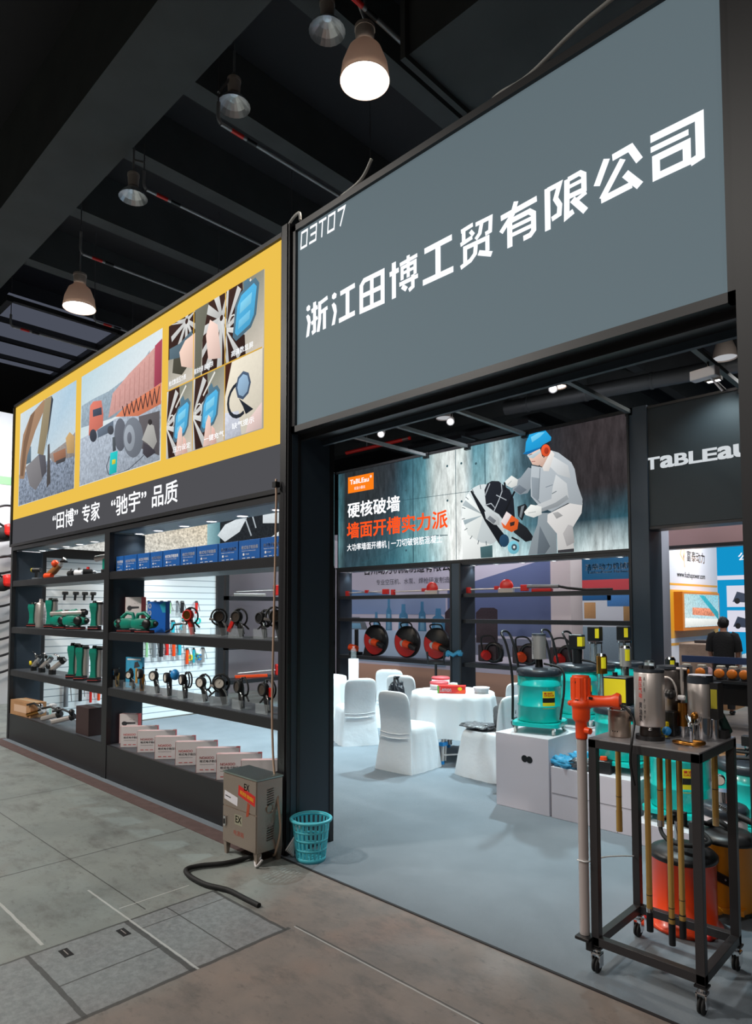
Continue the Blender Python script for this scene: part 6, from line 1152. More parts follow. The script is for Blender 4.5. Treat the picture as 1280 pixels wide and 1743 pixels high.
# slim tee pump
t = on_rack('slim grey tee-handled pump between the two silver cylinders', 2.555, .42)
b = MB(); b.cyl((0, 0, 0), (0, 0, .16), .022, .022, COPPER, 16); b.cyl((0, 0, .0), (0, 0, .05), .03, .03, CHROME, 16); b.build('pump_neck', t)
b = MB(); b.cyl((0, 0, .16), (0, 0, .33), .008, .008, ALU, 10); b.cyl((-.025, 0, .325), (.025, 0, .325), .007, .007, ALU, 10); b.build('tee_handle', t)
rod(t, -.03, -.12, -.96, 0, .0135, ((.1, BLK), (.02, BRASS), (.006, BLK)))
t = on_rack('small brass and yellow valve in the middle of the rack top', 2.46, .36)
b = MB(); b.box(-.03, .05, -.03, .03, 0, .07, YEL); b.cyl((0, 0, .07), (0, 0, .12), .02, .02, COPPER, 14); b.build('valve_body', t, .004); b = MB(); b.ball((.05, -.03, .03), .022, BLUEP, 12, 8); b.build('blue_plug', t)
rod(t, .114, -.06, -.91, 0, .0135, ((.08, BLK), (.02, BRASS), (.006, BLK)))
t = on_rack('dark hand lever pump leaning at the rear right corner of the rack', 2.69, .5)
b = MB(); b.tube([(.03, .05, .02), (-.0, .02, .1), (-.04, -.02, .17)], [.02, .024, .02], M('dark_green_paint', (34, 60, 54), .4), 10); b.box(-.03, .04, -.03, .05, 0, .04, BLK); b.build('lever_body', t); b = MB(); b.cyl((0, .0, .12), (.0, .0, .25), .016, .016, CHROME, 12); b.build('rod', t)
b = MB(); b.tube(sm([(-.07, 0, .01), (-.03, -.03, .015), (.03, -.02, .012), (.05, .03, .014), (0, .05, .012)]), .009, COPPER, 8); o = b.build('brass_hose_fitting', None, 0, (2.66, .2, ZT)); tag(o, 'short brass hose lying at the front right corner of the rack top', 'fitting')
for o_ in []: pass
# orange electric drum pump on its long tube
t = thing('electric_drum_pump', 'bright orange electric pump on a long silver tube at the left of the rack', 'pump', (2.208, .058, .172))
b = MB(); b.cyl((0, 0, 0), (0, 0, .94), .0235, .0235, M('silver_tube', (206, 196, 194), .36, .55), 22); b.build('tube', t)
b = MB(); b.lathe([(0, .92), (.026, .92), (.028, .93), (.028, 1.0), (.034, 1.005), (.042, 1.02), (.042, 1.06), (.044, 1.075), (.05, 1.08), (.05, 1.1), (.045, 1.105), (.042, 1.13), (.042, 1.215), (.04, 1.225), (0, 1.226)], ORANGE, n=30)
b.build('motor_body', t)
b = MB()
for k in range(10):
    an = 2*PI*k/10; b.bar((.0425*math.cos(an), .0425*math.sin(an), 1.11), (.0425*math.cos(an), .0425*math.sin(an), 1.215), .006, .01, ORANGE)
b.ball((-.045, -.02, 1.09), .014, ORANGE, 10, 8); b.cyl((.03, -.012, .965), (.055, -.018, .965), .017, .015, ORANGE, 14); b.build('rib', t)
b = MB(); b.loft([[(x, y*w, 1.105+dz+z*h*1.15) for y, z in ((-.018, -.012), (0, -.02), (.018, -.012), (.02, .0), (.018, .014), (0, .02), (-.018, .014), (-.02, 0))] for x, w, h, dz in ((.035, 1.1, 1.6, -.004), (.06, .95, 1.3, 0), (.11, .9, 1.15, .004), (.15, .95, 1.25, .008), (.175, 1.1, 1.7, .012), (.19, 1.0, 1.6, .01))], ORANGE); b.xform(Matrix.Rotation(math.radians(4), 4, 'Z')); b.build('handle', t)
b = MB(); b.cyl((-.012, -.043, 1.195), (-.012, -.0415, 1.195), .008, .008, BLK, 10); b.box(-.008, .01, -.0445, -.042, 1.108, 1.113, BLK); b.box(.05, .068, -.021, -.016, 1.118, 1.128, BLK); b.build('switch', t)
b = MB(); b.tube(sm([(.19, .01, 1.1), (.22, .02, 1.08), (.25, .02, 1.03), (.255, -.02, .95), (.25, -.03, .85), (.265, -.025, .75)]), .006, BLK, 8); b.build('power_lead', t)
b = MB(); b.tube(sm([(2.19, .03, .52), (2.21, .03, .52), (2.235, .05, .517), (2.24, .2, .5), (2.245, .38, .46), (2.25, .535, .42)]), .0035, M('clear_tie', (220, 220, 220), .3), 6); o = b.build('plastic_tie'); tag(o, 'thin white plastic tie from the silver tube to the rear leg of the rack', 'tie')
# orange and yellow foot pumps behind the rack
t = thing('grease_bucket', 'orange round grease bucket with black lid standing behind the rack', 'bucket', (2.385, .86, .006))
b = MB(); b.lathe([(0, .0), (.188, 0), (.192, .012), (.188, .02), (.163, .03), (.163, .35), (.168, .355), (.168, .37), (0, .37)], OPAINT, n=44); b.build('bucket_body', t)
b = MB(); b.lathe([(.17, .362), (.174, .366), (.174, .385), (.16, .4), (.1, .425), (.05, .43), (0, .43)], BLK, n=44); b.build('lid', t)
b = MB(); b.cyl((-.02, 0, .42), (-.02, 0, .55), .022, .025, CHROME, 16); b.box(-.05, .02, -.02, .02, .53, .6, BLK); b.box(.04, .085, -.02, .02, .42, .56, M('grey_metal', (110, 112, 116), .4, .7)); b.tube(sm([(-.02, -.0, .58), (-.08, -.05, .56), (-.09, -.07, .5), (-.03, -.1, .46), (.08, -.09, .46), (.14, .0, .47), (.05, .1, .49), (-.06, .06, .52)]), .012, RUB, 8); b.build('pump_head', t)
for k in range(3):
    an = k*2*PI/3-.6; b = MB(); b.ball((.188*math.cos(an), .188*math.sin(an), .018), .02, RED, 10, 6); b.build('foot', t)
t = thing('grease_bucket', 'yellow grease bucket with a foot pedal frame, right of the orange bucket', 'bucket', (2.51, 1.19, .006))
b = MB(); b.lathe([(0, .05), (.15, .05), (.155, .06), (.155, .4), (.16, .405), (0, .41)], GOLD, n=40); b.build('bucket_body', t)
b = MB(); b.lathe([(.16, .405), (.165, .41), (.165, .425), (.12, .45), (.05, .46), (0, .46)], BLK, n=40); b.build('lid', t)
b = MB(); b.bar((-.14, -.12, .14), (.02, -.2, .06), .03, .025, GOLD); b.bar((-.16, -.17, .05), (.12, -.14, .07), .03, .03, GOLD); b.bar((.1, -.14, .07), (.14, .08, .06), .03, .03, GOLD); b.bar((-.06, -.16, .2), (-.02, -.17, .07), .02, .02, GOLD); b.build('pedal_frame', t, .003)
b = MB(); b.bar((-.14, -.16, .28), (.08, -.165, .22), .012, .045, BLK); b.ball((-.05, -.172, .258), .009, CHROME, 8, 6); b.ball((.04, -.172, .235), .006, CHROME, 8, 6); b.build('pedal_bar', t)
b = MB(); b.tube(sm([(-.1, 0, .47), (-.02, -.08, .52), (.05, -.06, .47), (-.04, .02, .46), (-.12, -.04, .48)]), .014, RUB, 8); b.cyl((-.06, -.02, .6), (.02, -.03, .57), .012, .012, CHROME, 12); b.cyl((.02, -.03, .57), (.18, -.05, .53), .018, .018, BLK, 12); b.build('lever_handle', t)
b = MB(); b.ball((.19, .05, .42), .025, ORANGE, 10, 8); b.build('orange_knob', t)

# ---------------------------------------------------------------- goods on the back-wall shelves
def trowel(label, x, z, rz, L=.9, k=0):
    t = thing('long_tool', label, 'tool', (x, 6.2, z), rz, 'red long tools on the top back shelf')
    b = MB(); b.cyl((-L/2, 0, .06), (L/2, 0, .075), .012, .012, ALU if k else BLK, 10); b.build('shaft', t)
    b = MB(); b.box(L/2-.07, L/2+.05, -.04, .04, .02, .12, RED); b.build('motor_body', t, .008)
    b = MB(); b.box(-L/2-.03, -L/2+.04, -.03, .03, .0, .1, RED); b.box(-.03, .05, -.02, .02, .05, .11, RED); b.build('head', t, .006)
    if k > 1: b = MB(); b.lathe([(.0, -.02), (.1, -.02), (.12, 0), (.1, .03), (0, .03)], RED, (.18, 0, .1), 20, 'Y'); b.box(.05, .3, -.04, .04, .0, .07, ALU); b.build('guard', t)
    return t
trowel('long silver-shafted tool with red ends, left on the top back shelf', -5.35, 1.997, math.radians(8), .95, 1)
trowel('long silver tool with a red guard, beside the middle pillar', -3.9, 1.997, math.radians(10), 1.3, 2)
trowel('long black-shafted tool with red motor, right of the middle pillar', -2.35, 1.997, math.radians(10), 1.0, 2)
t = thing('hand_tool', 'dark tool with silver rod and red base, right on the top back shelf', 'tool', (-1.55, 6.2, 1.997), math.radians(10))
b = MB(); b.cyl((-.2, 0, .09), (.3, 0, .08), .03, .03, M('grey_body', (130, 132, 136), .4), 12); b.build('motor_body', t); b = MB(); b.box(-.12, .2, -.05, .05, 0, .05, RED); b.build('base', t, .01); b = MB(); b.tube([(.3, 0, .08), (.45, -.05, .05), (.7, 0, .02), (1.1, 0, .02)], .02, RUB, 8); b.build('hose', t)
def wall_saw(label, loc, r=.3, red=RED):
    t = thing('wall_saw', label, 'saw', loc, 0, 'big wall saws on the back shelf')
    b = MB(); n = 40; b.lathe([(0, -.03), (r*.98, -.03), (r, -.02), (r, .05), (r*.97, .06), (0, .06)], BLK, (0, 0, r+.01), n, 'Y'); b.build('blade_guard', t)
    b = MB(); p = [(r*.93*math.cos(a), r+.01+r*.93*math.sin(a)) for a in [PI*.85+i*(PI*.95)/18 for i in range(19)]]+[(0.1*r, r*.6), (-.2*r, r*1.1)]
    b.poly(p, red, FY(-.034)); b.build('red_disc', t)
    b = MB(); b.cyl((0, -.04, r), (0, -.13, r-.02), .06, .06, ALU, 16); b.cyl((.05, -.12, r-.02), (.2, -.14, r-.05), .07, .065, ORANGE, 18); b.build('motor', t)
    b = MB(); b.cyl((.2, -.14, r-.05), (.36, -.15, r-.1), .05, .045, BLK, 14); b.build('motor_tail', t)
    b = MB(); b.tube(sm([(-.12, 0, r*1.9), (-.1, -.05, r*2.2), (.12, -.05, r*2.22), (.14, 0, r*1.85)]), .014, BLK, 8); b.tube(sm([(.2, -.06, r*1.5), (.28, -.1, r*1.2), (.2, -.13, r*.95)]), .008, BLK, 7); b.build('handle', t)
for i, x in enumerate((-5.1, -4.3, -3.6)): wall_saw(['big black and red wall saw at the left of the back shelf', 'big black and red wall saw in the middle of the back shelf', 'big black and red wall saw next to the middle pillar'][i], (x, 6.2, .832), (.295, .29, .28)[i])
t = thing('core_drill', 'black drill stand with a red motor, left of the big wall saws', 'drill', (-5.6, 6.15, .832))
b = MB(); b.box(-.1, .1, -.08, .1, 0, .06, BLK); b.box(-.03, .03, 0, .05, .06, .5, BLK); b.build('stand', t); b = MB(); b.cyl((-.1, -.05, .15), (.08, -.05, .13), .07, .06, ORANGE, 16); b.build('motor', t)
t = thing('core_drill', 'folded dark stand between the left and middle wall saws', 'drill', (-5.3, 6.25, .832)); b = MB(); b.loft([[(x*w, y*w, z) for x, y in ((-.12, -.08), (.12, -.08), (.12, .08), (-.12, .08))] for z, w in ((0, 1), (.3, .5))], BLK, False); b.build('stand', t); b = MB(); b.cyl((0, 0, .3), (0, 0, .42), .02, .02, ALU, 10); b.build('post', t)
for i, (x, l) in enumerate(((-2.4, 'dark machine with a pink-red motor, right of the middle pillar'), (-1.75, 'dark wheeled machine with black handle frame behind the first teal drum'), (-1.1, 'dark machine with orange part, far right of the back shelf'))):
    t = thing('floor_cutter', l, 'machine', (x, 6.15, .832), 0, 'dark machines on the back shelf')
    b = MB(); b.box(-.22, .14, -.1, .1, .04, .32, M('dark_maroon', (52, 34, 40), .5)); b.build('motor_housing', t, .02)
    b = MB(); b.lathe([(.13, -.03), (.17, -.03), (.17, .03), (.13, .03), (.13, -.03)], BLK, (.1, -.1, .2), 24, 'Y'); b.build('wheel_guard', t)
    b = MB(); b.cyl((-.05, -.13, .16), (.02, -.18, .14), .08, .07, RED if i != 1 else ORANGE, 16); b.build('motor', t)
    b = MB(); b.tube(sm([(-.1, -.1, .1), (-.15, -.1, .36), (-.12, -.1, .45), (.06, -.1, .45), (.16, -.1, .3), (.2, -.1, .1)]), .014, BLK, 8); b.build('handle_frame', t)
t = thing('tied_blue_wrap', 'light blue wrapped cord tied round the middle pillar', 'cord', (-3.0, 5.95, .98))
b = MB(); b.tube([(-.17, -.02, -.02), (-.1, -.05, .02), (0, -.06, -.02), (.08, -.05, .03), (.16, -.02, 0)], .035, CBAG, 8); b.build('wrap_band', t); b = MB(); b.ball((-.13, -.04, 0), .05, CBAG, 12, 8, (1, .7, 1), .4, 2); b.ball((.12, -.04, .02), .05, CBAG, 12, 8, (1, .7, 1), .4, 4); b.build('wrap_knot', t)
# left-wall open bay goods
for i, (y, z, l) in enumerate(((3.95, 1.967, 'red and silver pruning tool on the left wall open bay, upper shelf'), (4.3, 1.107, 'dark machine with orange shield on the left wall open bay, middle shelf'), (4.0, .5, 'red and yellow tool with a long shaft on the left wall, low shelf'))):
    t = thing('long_tool', l, 'tool', (-6.15, y+.3, z), math.radians(70)); b = MB(); b.cyl((-.45, 0, .08), (.35, 0, .12), .012, .012, ALU, 10); b.build('shaft', t); b = MB(); b.box(.25, .42, -.06, .06, .02, .22, RED if i != 1 else BLK); b.build('motor_body', t, .02); b = MB(); b.box(-.5, .1, -.02, .02, .0, .05, ORANGE if i else ALU); b.build('guard', t, .005)
# ---------------------------------------------------------------- hall lamps, conduits, cables
BULB = EM('lit_lamp', (255, 244, 232), 9.0); REFL = M('lamp_reflector', (226, 228, 232), .3, .9); HOUS = M('lamp_housing', (176, 164, 156), .5, .1); PIPE = M('galvanised_pipe', (150, 150, 152), .45, .6)
SHADE = bpy.data.materials.new('translucent_lamp_shade'); SHADE.use_nodes = True  # translucency added to give the shades of the lit lamps a glow
_n = SHADE.node_tree; _p = _n.nodes['Principled BSDF']; _p.inputs['Base Color'].default_value = (*lin((190, 168, 156)), 1); _p.inputs['Roughness'].default_value = .6; _tr = _n.nodes.new('ShaderNodeBsdfTranslucent'); _tr.inputs[0].default_value = (*lin((150, 130, 118)), 1); _mx = _n.nodes.new('ShaderNodeMixShader'); _mx.inputs[0].default_value = .07
_n.links.new(_p.outputs[0], _mx.inputs[1]); _n.links.new(_tr.outputs[0], _mx.inputs[2]); _n.links.new(_mx.outputs[0], _n.nodes['Material Output'].inputs[0])
def high_bay(label, loc, lit, r=.21, watts=0):
    t = thing('high_bay_lamp', label, 'lamp', loc, 0, 'high-bay lamps of the hall'); 
    b = MB()
    if lit: b.lathe([(r, 0), (r*1.0, .02), (r*.92, .14), (r*.68, .27), (r*.42, .32), (r*.4, .33)], SHADE, n=36)
    else: b.lathe([(r, 0), (r*.8, .05), (r*.5, .1), (r*.25, .13), (r*.2, .14)], REFL, n=20, smooth=False); b.lathe([(r*.985, .002), (r*.78, .048), (r*.48, .096), (r*.24, .126), (0, .13)], REFL, n=20, smooth=False)
    b.build('shade', t)
    b = MB()
    if lit: b.lathe([(0, .012), (r*.96, .012)], BULB, n=36); b.build('lamp_lens', t)
    else: b.lathe([(0, .03), (.03, .04), (.032, .08), (.02, .12)], GLASSY, n=14); b.build('bulb', t)
    z = .33 if lit else .13
    b = MB(); b.cyl((0, 0, z), (0, 0, z+.12), r*.36, r*.4, HOUS, 20); b.cyl((0, 0, z+.12), (0, 0, z+.15), r*.42, r*.42, HOUS, 20); b.build('ballast_housing', t)
    b = MB(); b.cyl((0, 0, z+.15), (0, 0, z+.45), .012, .012, PIPE, 8); b.cyl((0, 0, z+.45), (0, 0, 8.0-loc[2]), .005, .005, PIPE, 6); b.build('stem', t)
    if watts: lamp('SPOT', (loc[0], loc[1], loc[2]-.02), (loc[0], loc[1], 0), watts, (1, .86, .7), .18, 160, .5)
high_bay('large lit high-bay lamp glowing at the top of the picture', (-.06, .85, 6.2), True, .21, 420)
high_bay('lit high-bay lamp above the left part of the yellow sign', (-5.32, .57, 5.86), True, .21, 420)
high_bay('unlit reflector lamp beside the large lit lamp', (-.62, .92, 7.05), False, .17)
high_bay('unlit reflector lamp on a bent arm left of the large lit lamp', (-1.68, .62, 6.75), False, .165)
high_bay('unlit reflector lamp above the middle of the yellow sign', (-3.35, .38, 6.45), False, .16)
for i, (x, y0, y1, l) in enumerate(((-5.06, .5, 7.5, 'grey conduit running back from the lit lamp over the yellow sign'), (-3.17, .45, 7.5, 'grey conduit running back from the lamp over the middle of the yellow sign'), (-1.69, .48, 7.5, 'grey conduit with red band, running back above the corner post'), (.2, .3, 7.5, 'grey conduit with red band, beside the large lit lamp'), (-8.2, .6, 7.0, 'grey conduit under the skylight panels'), (-7.0, 1.5, 7.0, 'grey conduit at the far left between dark beams'))):
    t = thing('conduit_pipe', l, 'pipe', (x, y0, 6.5), 0, 'conduits under the hall ceiling')
    b = MB(); b.cyl((0, 0, 0), (0, y1-y0, 0), .02, .02, PIPE, 10); b.build('pipe_run', t)
    b = MB(); b.cyl((0, .12, 0), (0, .26, 0), .0215, .0215, RED, 10); b.build('red_band', t)
    b = MB(); b.cyl((0, .3, 0), (0, .42, 0), .0215, .0215, BLK, 10); b.build('black_band', t)
    b = MB(); b.tube(sm([(0, 0, 0), (0, -.03, .05), (0, -.03, .2)], 5), .02, PIPE, 8); b.cyl((0, -.03, .2), (0, -.03, 1.5), .007, .007, M('hanger_rod', (96, 96, 98), .5, .5), 8); b.build('hanger', t)
    b = MB(); b.cyl((0, 2.1, .0), (0, 2.1, 1.5), .006, .006, MATS['hanger_rod'], 8); b.build('hanger', t)
    b = MB()
    if i < 4:
        tgt = ((-5.32, .57, 6.7), (-3.35, .38, 6.9), (-1.68, .62, 7.1), (-.06, .85, 6.75))[i]
        b.tube([(0, -.03, .3), (tgt[0]-x, tgt[1]-y0, tgt[2]-6.5)], .014, PIPE, 8); b.build('lamp_arm', t)
for i, (pts, l) in enumerate((([(.2, .15, 4.53), (.4, .1, 4.6), (.62, .12, 4.66), (.75, .1, 4.74)], 'white cable lying on the left half of the company sign top'), ([(1.55, .1, 4.54), (1.75, .08, 4.6), (1.95, .1, 4.62), (2.3, .1, 4.72), (2.9, .1, 4.78)], 'white cable lying on the right half of the company sign top'), ([(-.3, .2, 4.54), (-.25, .15, 4.64), (-.1, .1, 4.68), (.05, .05, 4.65), (.1, .02, 4.56)], 'white cable looped over the corner post'))):
    b = MB(); b.tube(sm(pts), .011, M('white_cable', (190, 190, 188), .5), 7); o = b.build('sign_cable'); tag(o, l, 'cable')
# booth roof bars, small spots and ceiling services seen under the company sign
for i, (x, l) in enumerate(((0.0, 'grey metal roof bar ending beside the tall dark pillar'), (-1.65, 'grey metal roof bar pointing at the worker on the lightbox'), (-2.75, 'grey metal roof bar with the small lit spot, over the lightbox lettering'), (-3.65, 'grey metal roof bar farthest left, by the red pipe'), (1.42, 'grey metal roof bar holding the white box light'))):
    t = thing('roof_bar', l, 'bar', (x, .4, 4.45), 0, 'roof bars across the stand'); b = MB(); b.box(-.03, .03, 0, 5.6, -.02, .03, M('roof_bar_grey', (104, 112, 114), .5, .3)); b.build('bar_profile', t)
    b = MB(); b.box(-.05, .05, -.03, .03, -.05, .05, BLK); b.box(-.05, .05, 5.56, 5.62, -.05, .05, BLK); b.build('clamp', t)
def spot(label, loc, w=0, tgt=None):
    t = thing('spot_light', label, 'spotlight', loc, math.radians(30), 'clip-on spots under the roof bars')
    b = MB(); b.cyl((0, .05, .03), (0, -.06, -.03), .04, .055, WHITE, 18); b.build('spot_body', t)
    b = MB(); b.lathe([(0, 0), (.04, 0)], EM('spot_lens', (255, 255, 255), 2.5, False), (0, 0, 0), 16); o = b.build('spot_lens', t); o.location = (0, -.064, -.033); o.rotation_euler = (math.radians(-62), 0, 0)
    b = MB(); b.tube([(0, .04, .03), (0, .05, .1), (0, .0, .16)], .01, BLK, 8); b.build('spot_arm', t)
spot('small lit white spot at the far left under the roof', (-2.75, 3.9, 4.28)); spot('small white spot beside the grey lamp in the middle', (-1.65, 4.1, 4.28)); spot('white clip-on spot on the right roof bar', (.0, 3.87, 4.28))
t = thing('box_light', 'white box light on an arm above the dark fascia sign', 'light', (1.38, 4.7, 4.3), math.radians(-10)); b = MB(); b.box(-.14, .14, -.06, .06, -.05, .06, WHITE); b.build('light_box', t, .01); b = MB(); b.cyl((.04, 0, .05), (.04, 0, .15), .012, .012, BLK, 8); b.build('hook', t); b = MB(); b.tube([(.05, .0, -.03), (.14, .1, -.2)], .012, WHITE, 8); b.build('light_arm', t)
t = thing('spot_light', 'arm spot shining down on the dark fascia sign', 'spotlight', (1.22, 5.55, 4.5)); b = MB(); b.box(-.09, .09, -.04, .04, -.02, .03, BLK); b.build('spot_body', t); b = MB(); b.box(-.07, .07, -.03, .03, -.024, -.02, MATS['spot_lens']); b.build('spot_lens', t); b = MB(); b.tube([(0, .03, .0), (0, .45, -.02), (0, .5, -.04)], .014, BLK, 8); b.build('spot_arm', t)
lamp('SPOT', (1.22, 5.5, 4.44), (1.2, 6.1, 3.4), 30, (.75, .95, 1), .05, 120, .8)
for l, x, y, z, r in (('grey unlit high-bay lamp seen far back between the roof bars', -5.26, 8.6, 6.0, .19), ('grey unlit high-bay lamp seen far back above the dark fascia', .42, 8.87, 5.9, .19)):
    t = thing('high_bay_lamp', l, 'lamp', (x, y, z), 0, 'high-bay lamps of the hall'); b = MB(); b.lathe([(r, 0), (r*.9, .14), (r*.65, .28), (r*.4, .34), (.0, .36)], HOUS, n=24); b.build('shade', t); b = MB(); b.lathe([(0, .02), (r*.95, .02)], EM('dim_lens', (190, 192, 196), .8, False), n=24); b.build('lamp_lens', t); b = MB(); b.cyl((0, 0, .34), (0, 0, .55), r*.4, r*.4, HOUS, 16); b.cyl((0, 0, .55), (0, 0, 7.1-z), .01, .01, PIPE, 8); b.build('ballast_housing', t)  # lens has a dim emission although the lamp is unlit
    b = MB(); b.cyl((0, -1.2, .6), (0, 0, .6), .02, .02, PIPE, 8); b.build('conduit_arm', t)
t = thing('high_bay_lamp', 'lit round lamp far back in the middle above the worker sign', 'lamp', (-2.35, 8.36, 5.95), 0, 'high-bay lamps of the hall'); b = MB(); b.lathe([(.16, 0), (.13, .16), (.06, .2), (0, .21)], HOUS, n=22); b.build('shade', t); b = MB(); b.cyl((0, 0, .2), (0, 0, 1.4), .01, .01, PIPE, 8); b.build('stem', t); b = MB(); b.cyl((0, -1.1, .35), (0, 0, .35), .02, .02, PIPE, 8); b.build('conduit_arm', t); b = MB(); b.lathe([(0, .02), (.15, .02)], EM('far_lens', (255, 236, 220), 2.5, False), n=22); b.build('lamp_lens', t)
t = thing('red_sprinkler_pipe', 'red pipe under the ceiling at the far left of the roof opening', 'pipe', (-8.6, 9.5, 6.1)); b = MB(); b.cyl((-.6, -.2, -.1), (1.2, .4, .1), .05, .05, RED, 12); b.build('pipe_run', t); b = MB(); b.cyl((0, 0, 0), (0, 0, 1.9), .008, .008, PIPE, 8); b.build('hanger', t); b = MB(); b.cyl((1.0, .33, .08), (1.15, .38, .1), .06, .06, M('steel_coupling', (120, 90, 86), .4, .6), 12); b.build('coupling', t)
t = thing('ventilation_duct', 'long grey round duct far back under the ceiling', 'duct', (-1.0, 10.4, 6.35)); b = MB(); b.cyl((-3.5, -.5, 0), (4.5, .8, 0), .16, .16, M('duct_grey', (84, 88, 90), .5, .4), 20); b.build('duct_run', t); b = MB()
for k in range(6): b.cyl((-3+k*1.3, -.42+k*.21, 0), (-2.95+k*1.3, -.412+k*.21, 0), .175, .175, MATS['duct_grey'], 20)
b.build('duct_collar', t)
for i, x in enumerate((-8.0, -5.9)):
    b = MB(); b.box(x-.95, x+.95, 11.6, 12.3, 6.5, 6.54, M('grey_ceiling_panel', (92, 102, 106), .7)); b.box(x-.97, x+.97, 11.58, 11.62, 6.46, 6.56, BLACK); o = b.build('ceiling_panel'); tag(o, ['flat grey panel hung under the ceiling, the left one of two behind the worker sign', 'flat grey panel hung under the ceiling, the right one of two behind the worker sign'][i], 'panel')

# ---------------------------------------------------------------- neighbouring stands seen through the openings
WPRINT = print_mat('poster_print', False, 30.0)
LILAC = M('lilac_wall', (206, 200, 216), .6)
t = thing('poster_wall', 'lilac poster wall of the stand behind, with blue pump pictures', 'wall panel', (0, 8.2, 0))
b = MB(); b.box(-9.5, -2.45, 0, .1, .0, 3.6, LILAC); b.build('poster_board', t)
f = FY(-.002); b = MB()
b.cpoly([(-9.5, 2.4), (-6.4, 2.05), (-6.4, 2.0), (-9.5, 2.0)], (110, 150, 196), WPRINT, f, .001); b.cpoly([(-4.9, 2.15), (-2.46, 2.7), (-2.46, 1.2), (-4.9, 1.2)], (96, 108, 148), WPRINT, f, .001)
b.cpoly([(-9.5, 2.0), (-4.95, 2.0), (-4.95, 1.62), (-9.5, 1.62)], [(130, 152, 190), (150, 166, 200), (140, 160, 200), (120, 150, 196)], WPRINT, f, .0014)
b.cpoly([(-9.5, 1.25), (-4.95, 1.25), (-4.95, .5), (-9.5, .5)], (170, 190, 214), WPRINT, f, .0014); b.cpoly([(-4.9, 1.15), (-2.46, 1.15), (-2.46, .8), (-4.9, .8)], (120, 124, 142), WPRINT, f, .0014); b.cpoly([(-9.5, .45), (-2.46, .45), (-2.46, 0), (-9.5, 0)], (190, 150, 130), WPRINT, f, .0014)
for x, h, w in ((-8.2, .45, .12), (-7.7, .3, .42), (-7.0, .42, .11), (-6.6, .75, .1), (-6.15, .6, .16), (-5.6, .65, .12), (-5.15, .5, .2)):
    z = 1.25; b.cpoly([(x-w, z), (x+w, z), (x+w*.8, z+h*.6), (x+w*.4, z+h*.7), (x+w*.35, z+h), (x-w*.35, z+h), (x-w*.4, z+h*.7), (x-w*.8, z+h*.6)], (70, 130, 170) if x > -7.3 else (110, 116, 124), WPRINT, f, .002, .2)
    b.cpoly([(x-w*.5, z+.02), (x+w*.5, z+.02), (x+w*.4, z+h*.5), (x-w*.4, z+h*.5)], (120, 170, 200), WPRINT, f, .0024, .2)
for x in (-4.75, -3.95): b.cpoly([(x-.22, 1.05), (x+.3, 1.05), (x+.3, 1.72), (x+.22, 1.76), (x-.1, 1.76), (x-.22, 1.66)], (56, 44, 50), WPRINT, f, .002, .3)
b.text('专业空压机、水泵、焊枪研发制造企业', -7.0, 2.3, -4.55, 2.43, M('grey_lettering', (92, 92, 104), .6), f, .003, .01); b.text('台州动力机械制造有限公司', -7.4, 2.55, -4.6, 2.78, MATS['grey_lettering'], f, .003, .015); b.build('poster_print', t)
t = thing('stand_pillar', 'pale pinkish square pillar right of the lilac poster wall', 'pillar', (-2.2, 8.1, 0)); b = MB(); b.box(-.22, .18, 0, .45, 0, 3.9, M('pale_pink_board', (214, 200, 200), .6)); b.build('pillar_body', t); b = MB(); b.box(-.23, .19, -.01, .46, 0, .1, BLACK); b.build('pillar_foot', t)
t = thing('banner_sign', 'blue and red banner with white company lettering far behind the shelves', 'sign', (0, 12.6, 0))
b = MB(); b.box(-4.6, -2.3, 0, .1, 2.2, 3.4, M('banner_blue', (22, 92, 132), .5)); b.build('banner_board', t)
b = MB(); b.poly([(-4.6, 2.2), (-2.3, 2.2), (-2.3, 2.46), (-4.6, 2.46)], M('banner_red', (206, 70, 76), .5), FY(-.002)); b.build('red_stripe', t)
b = MB(); b.text('浩柴动力机械制造', -3.95, 2.7, -2.55, 2.86, WPAINT, FY(-.002), .001, .02); b.text('TaizhouPower Machinery Manu', -3.9, 2.6, -2.5, 2.68, WPAINT, FY(-.002), .001, .02); b.build('lettering', t)
t = thing('stand_wall', 'far blue and white stand with yellow edge behind the right shelf bay', 'wall panel', (0, 12.6, 0))
b = MB(); b.box(-4.6, -2.3, 0, .1, 0, 2.2, M('pale_stand_wall', (220, 222, 226), .6)); b.build('wall_board', t)
b = MB()
for (u0, u1, v0, v1, c) in ((-4.3, -4.15, 1.5, 2.15, (236, 214, 60)), (-4.1, -3.3, 1.95, 2.15, (30, 96, 150)), (-3.4, -2.4, 1.8, 2.1, (70, 130, 190)), (-4.0, -3.7, 1.5, 1.9, (200, 150, 100)), (-3.0, -2.8, 1.4, 1.8, (170, 130, 80)), (-2.7, -2.5, 1.4, 1.75, (60, 100, 160)), (-4.3, -2.4, .3, 1.3, (150, 170, 180))): b.cpoly([(u0, v0), (u1, v0), (u1, v1), (u0, v1)], c, WPRINT, FY(-.003), 0, .1)
b.build('stand_print', t)
t = thing('stand_header', 'mauve header board of the stand behind, under the dark fascia', 'board', (0, 9.0, 0)); b = MB(); b.box(-.85, 3.5, 0, .2, 2.84, 3.5, M('mauve_board', (150, 122, 124), .7)); b.build('header_board', t); b = MB(); b.box(-.85, 3.5, -.01, .21, 2.78, 2.84, BLACK); b.build('header_edge', t)
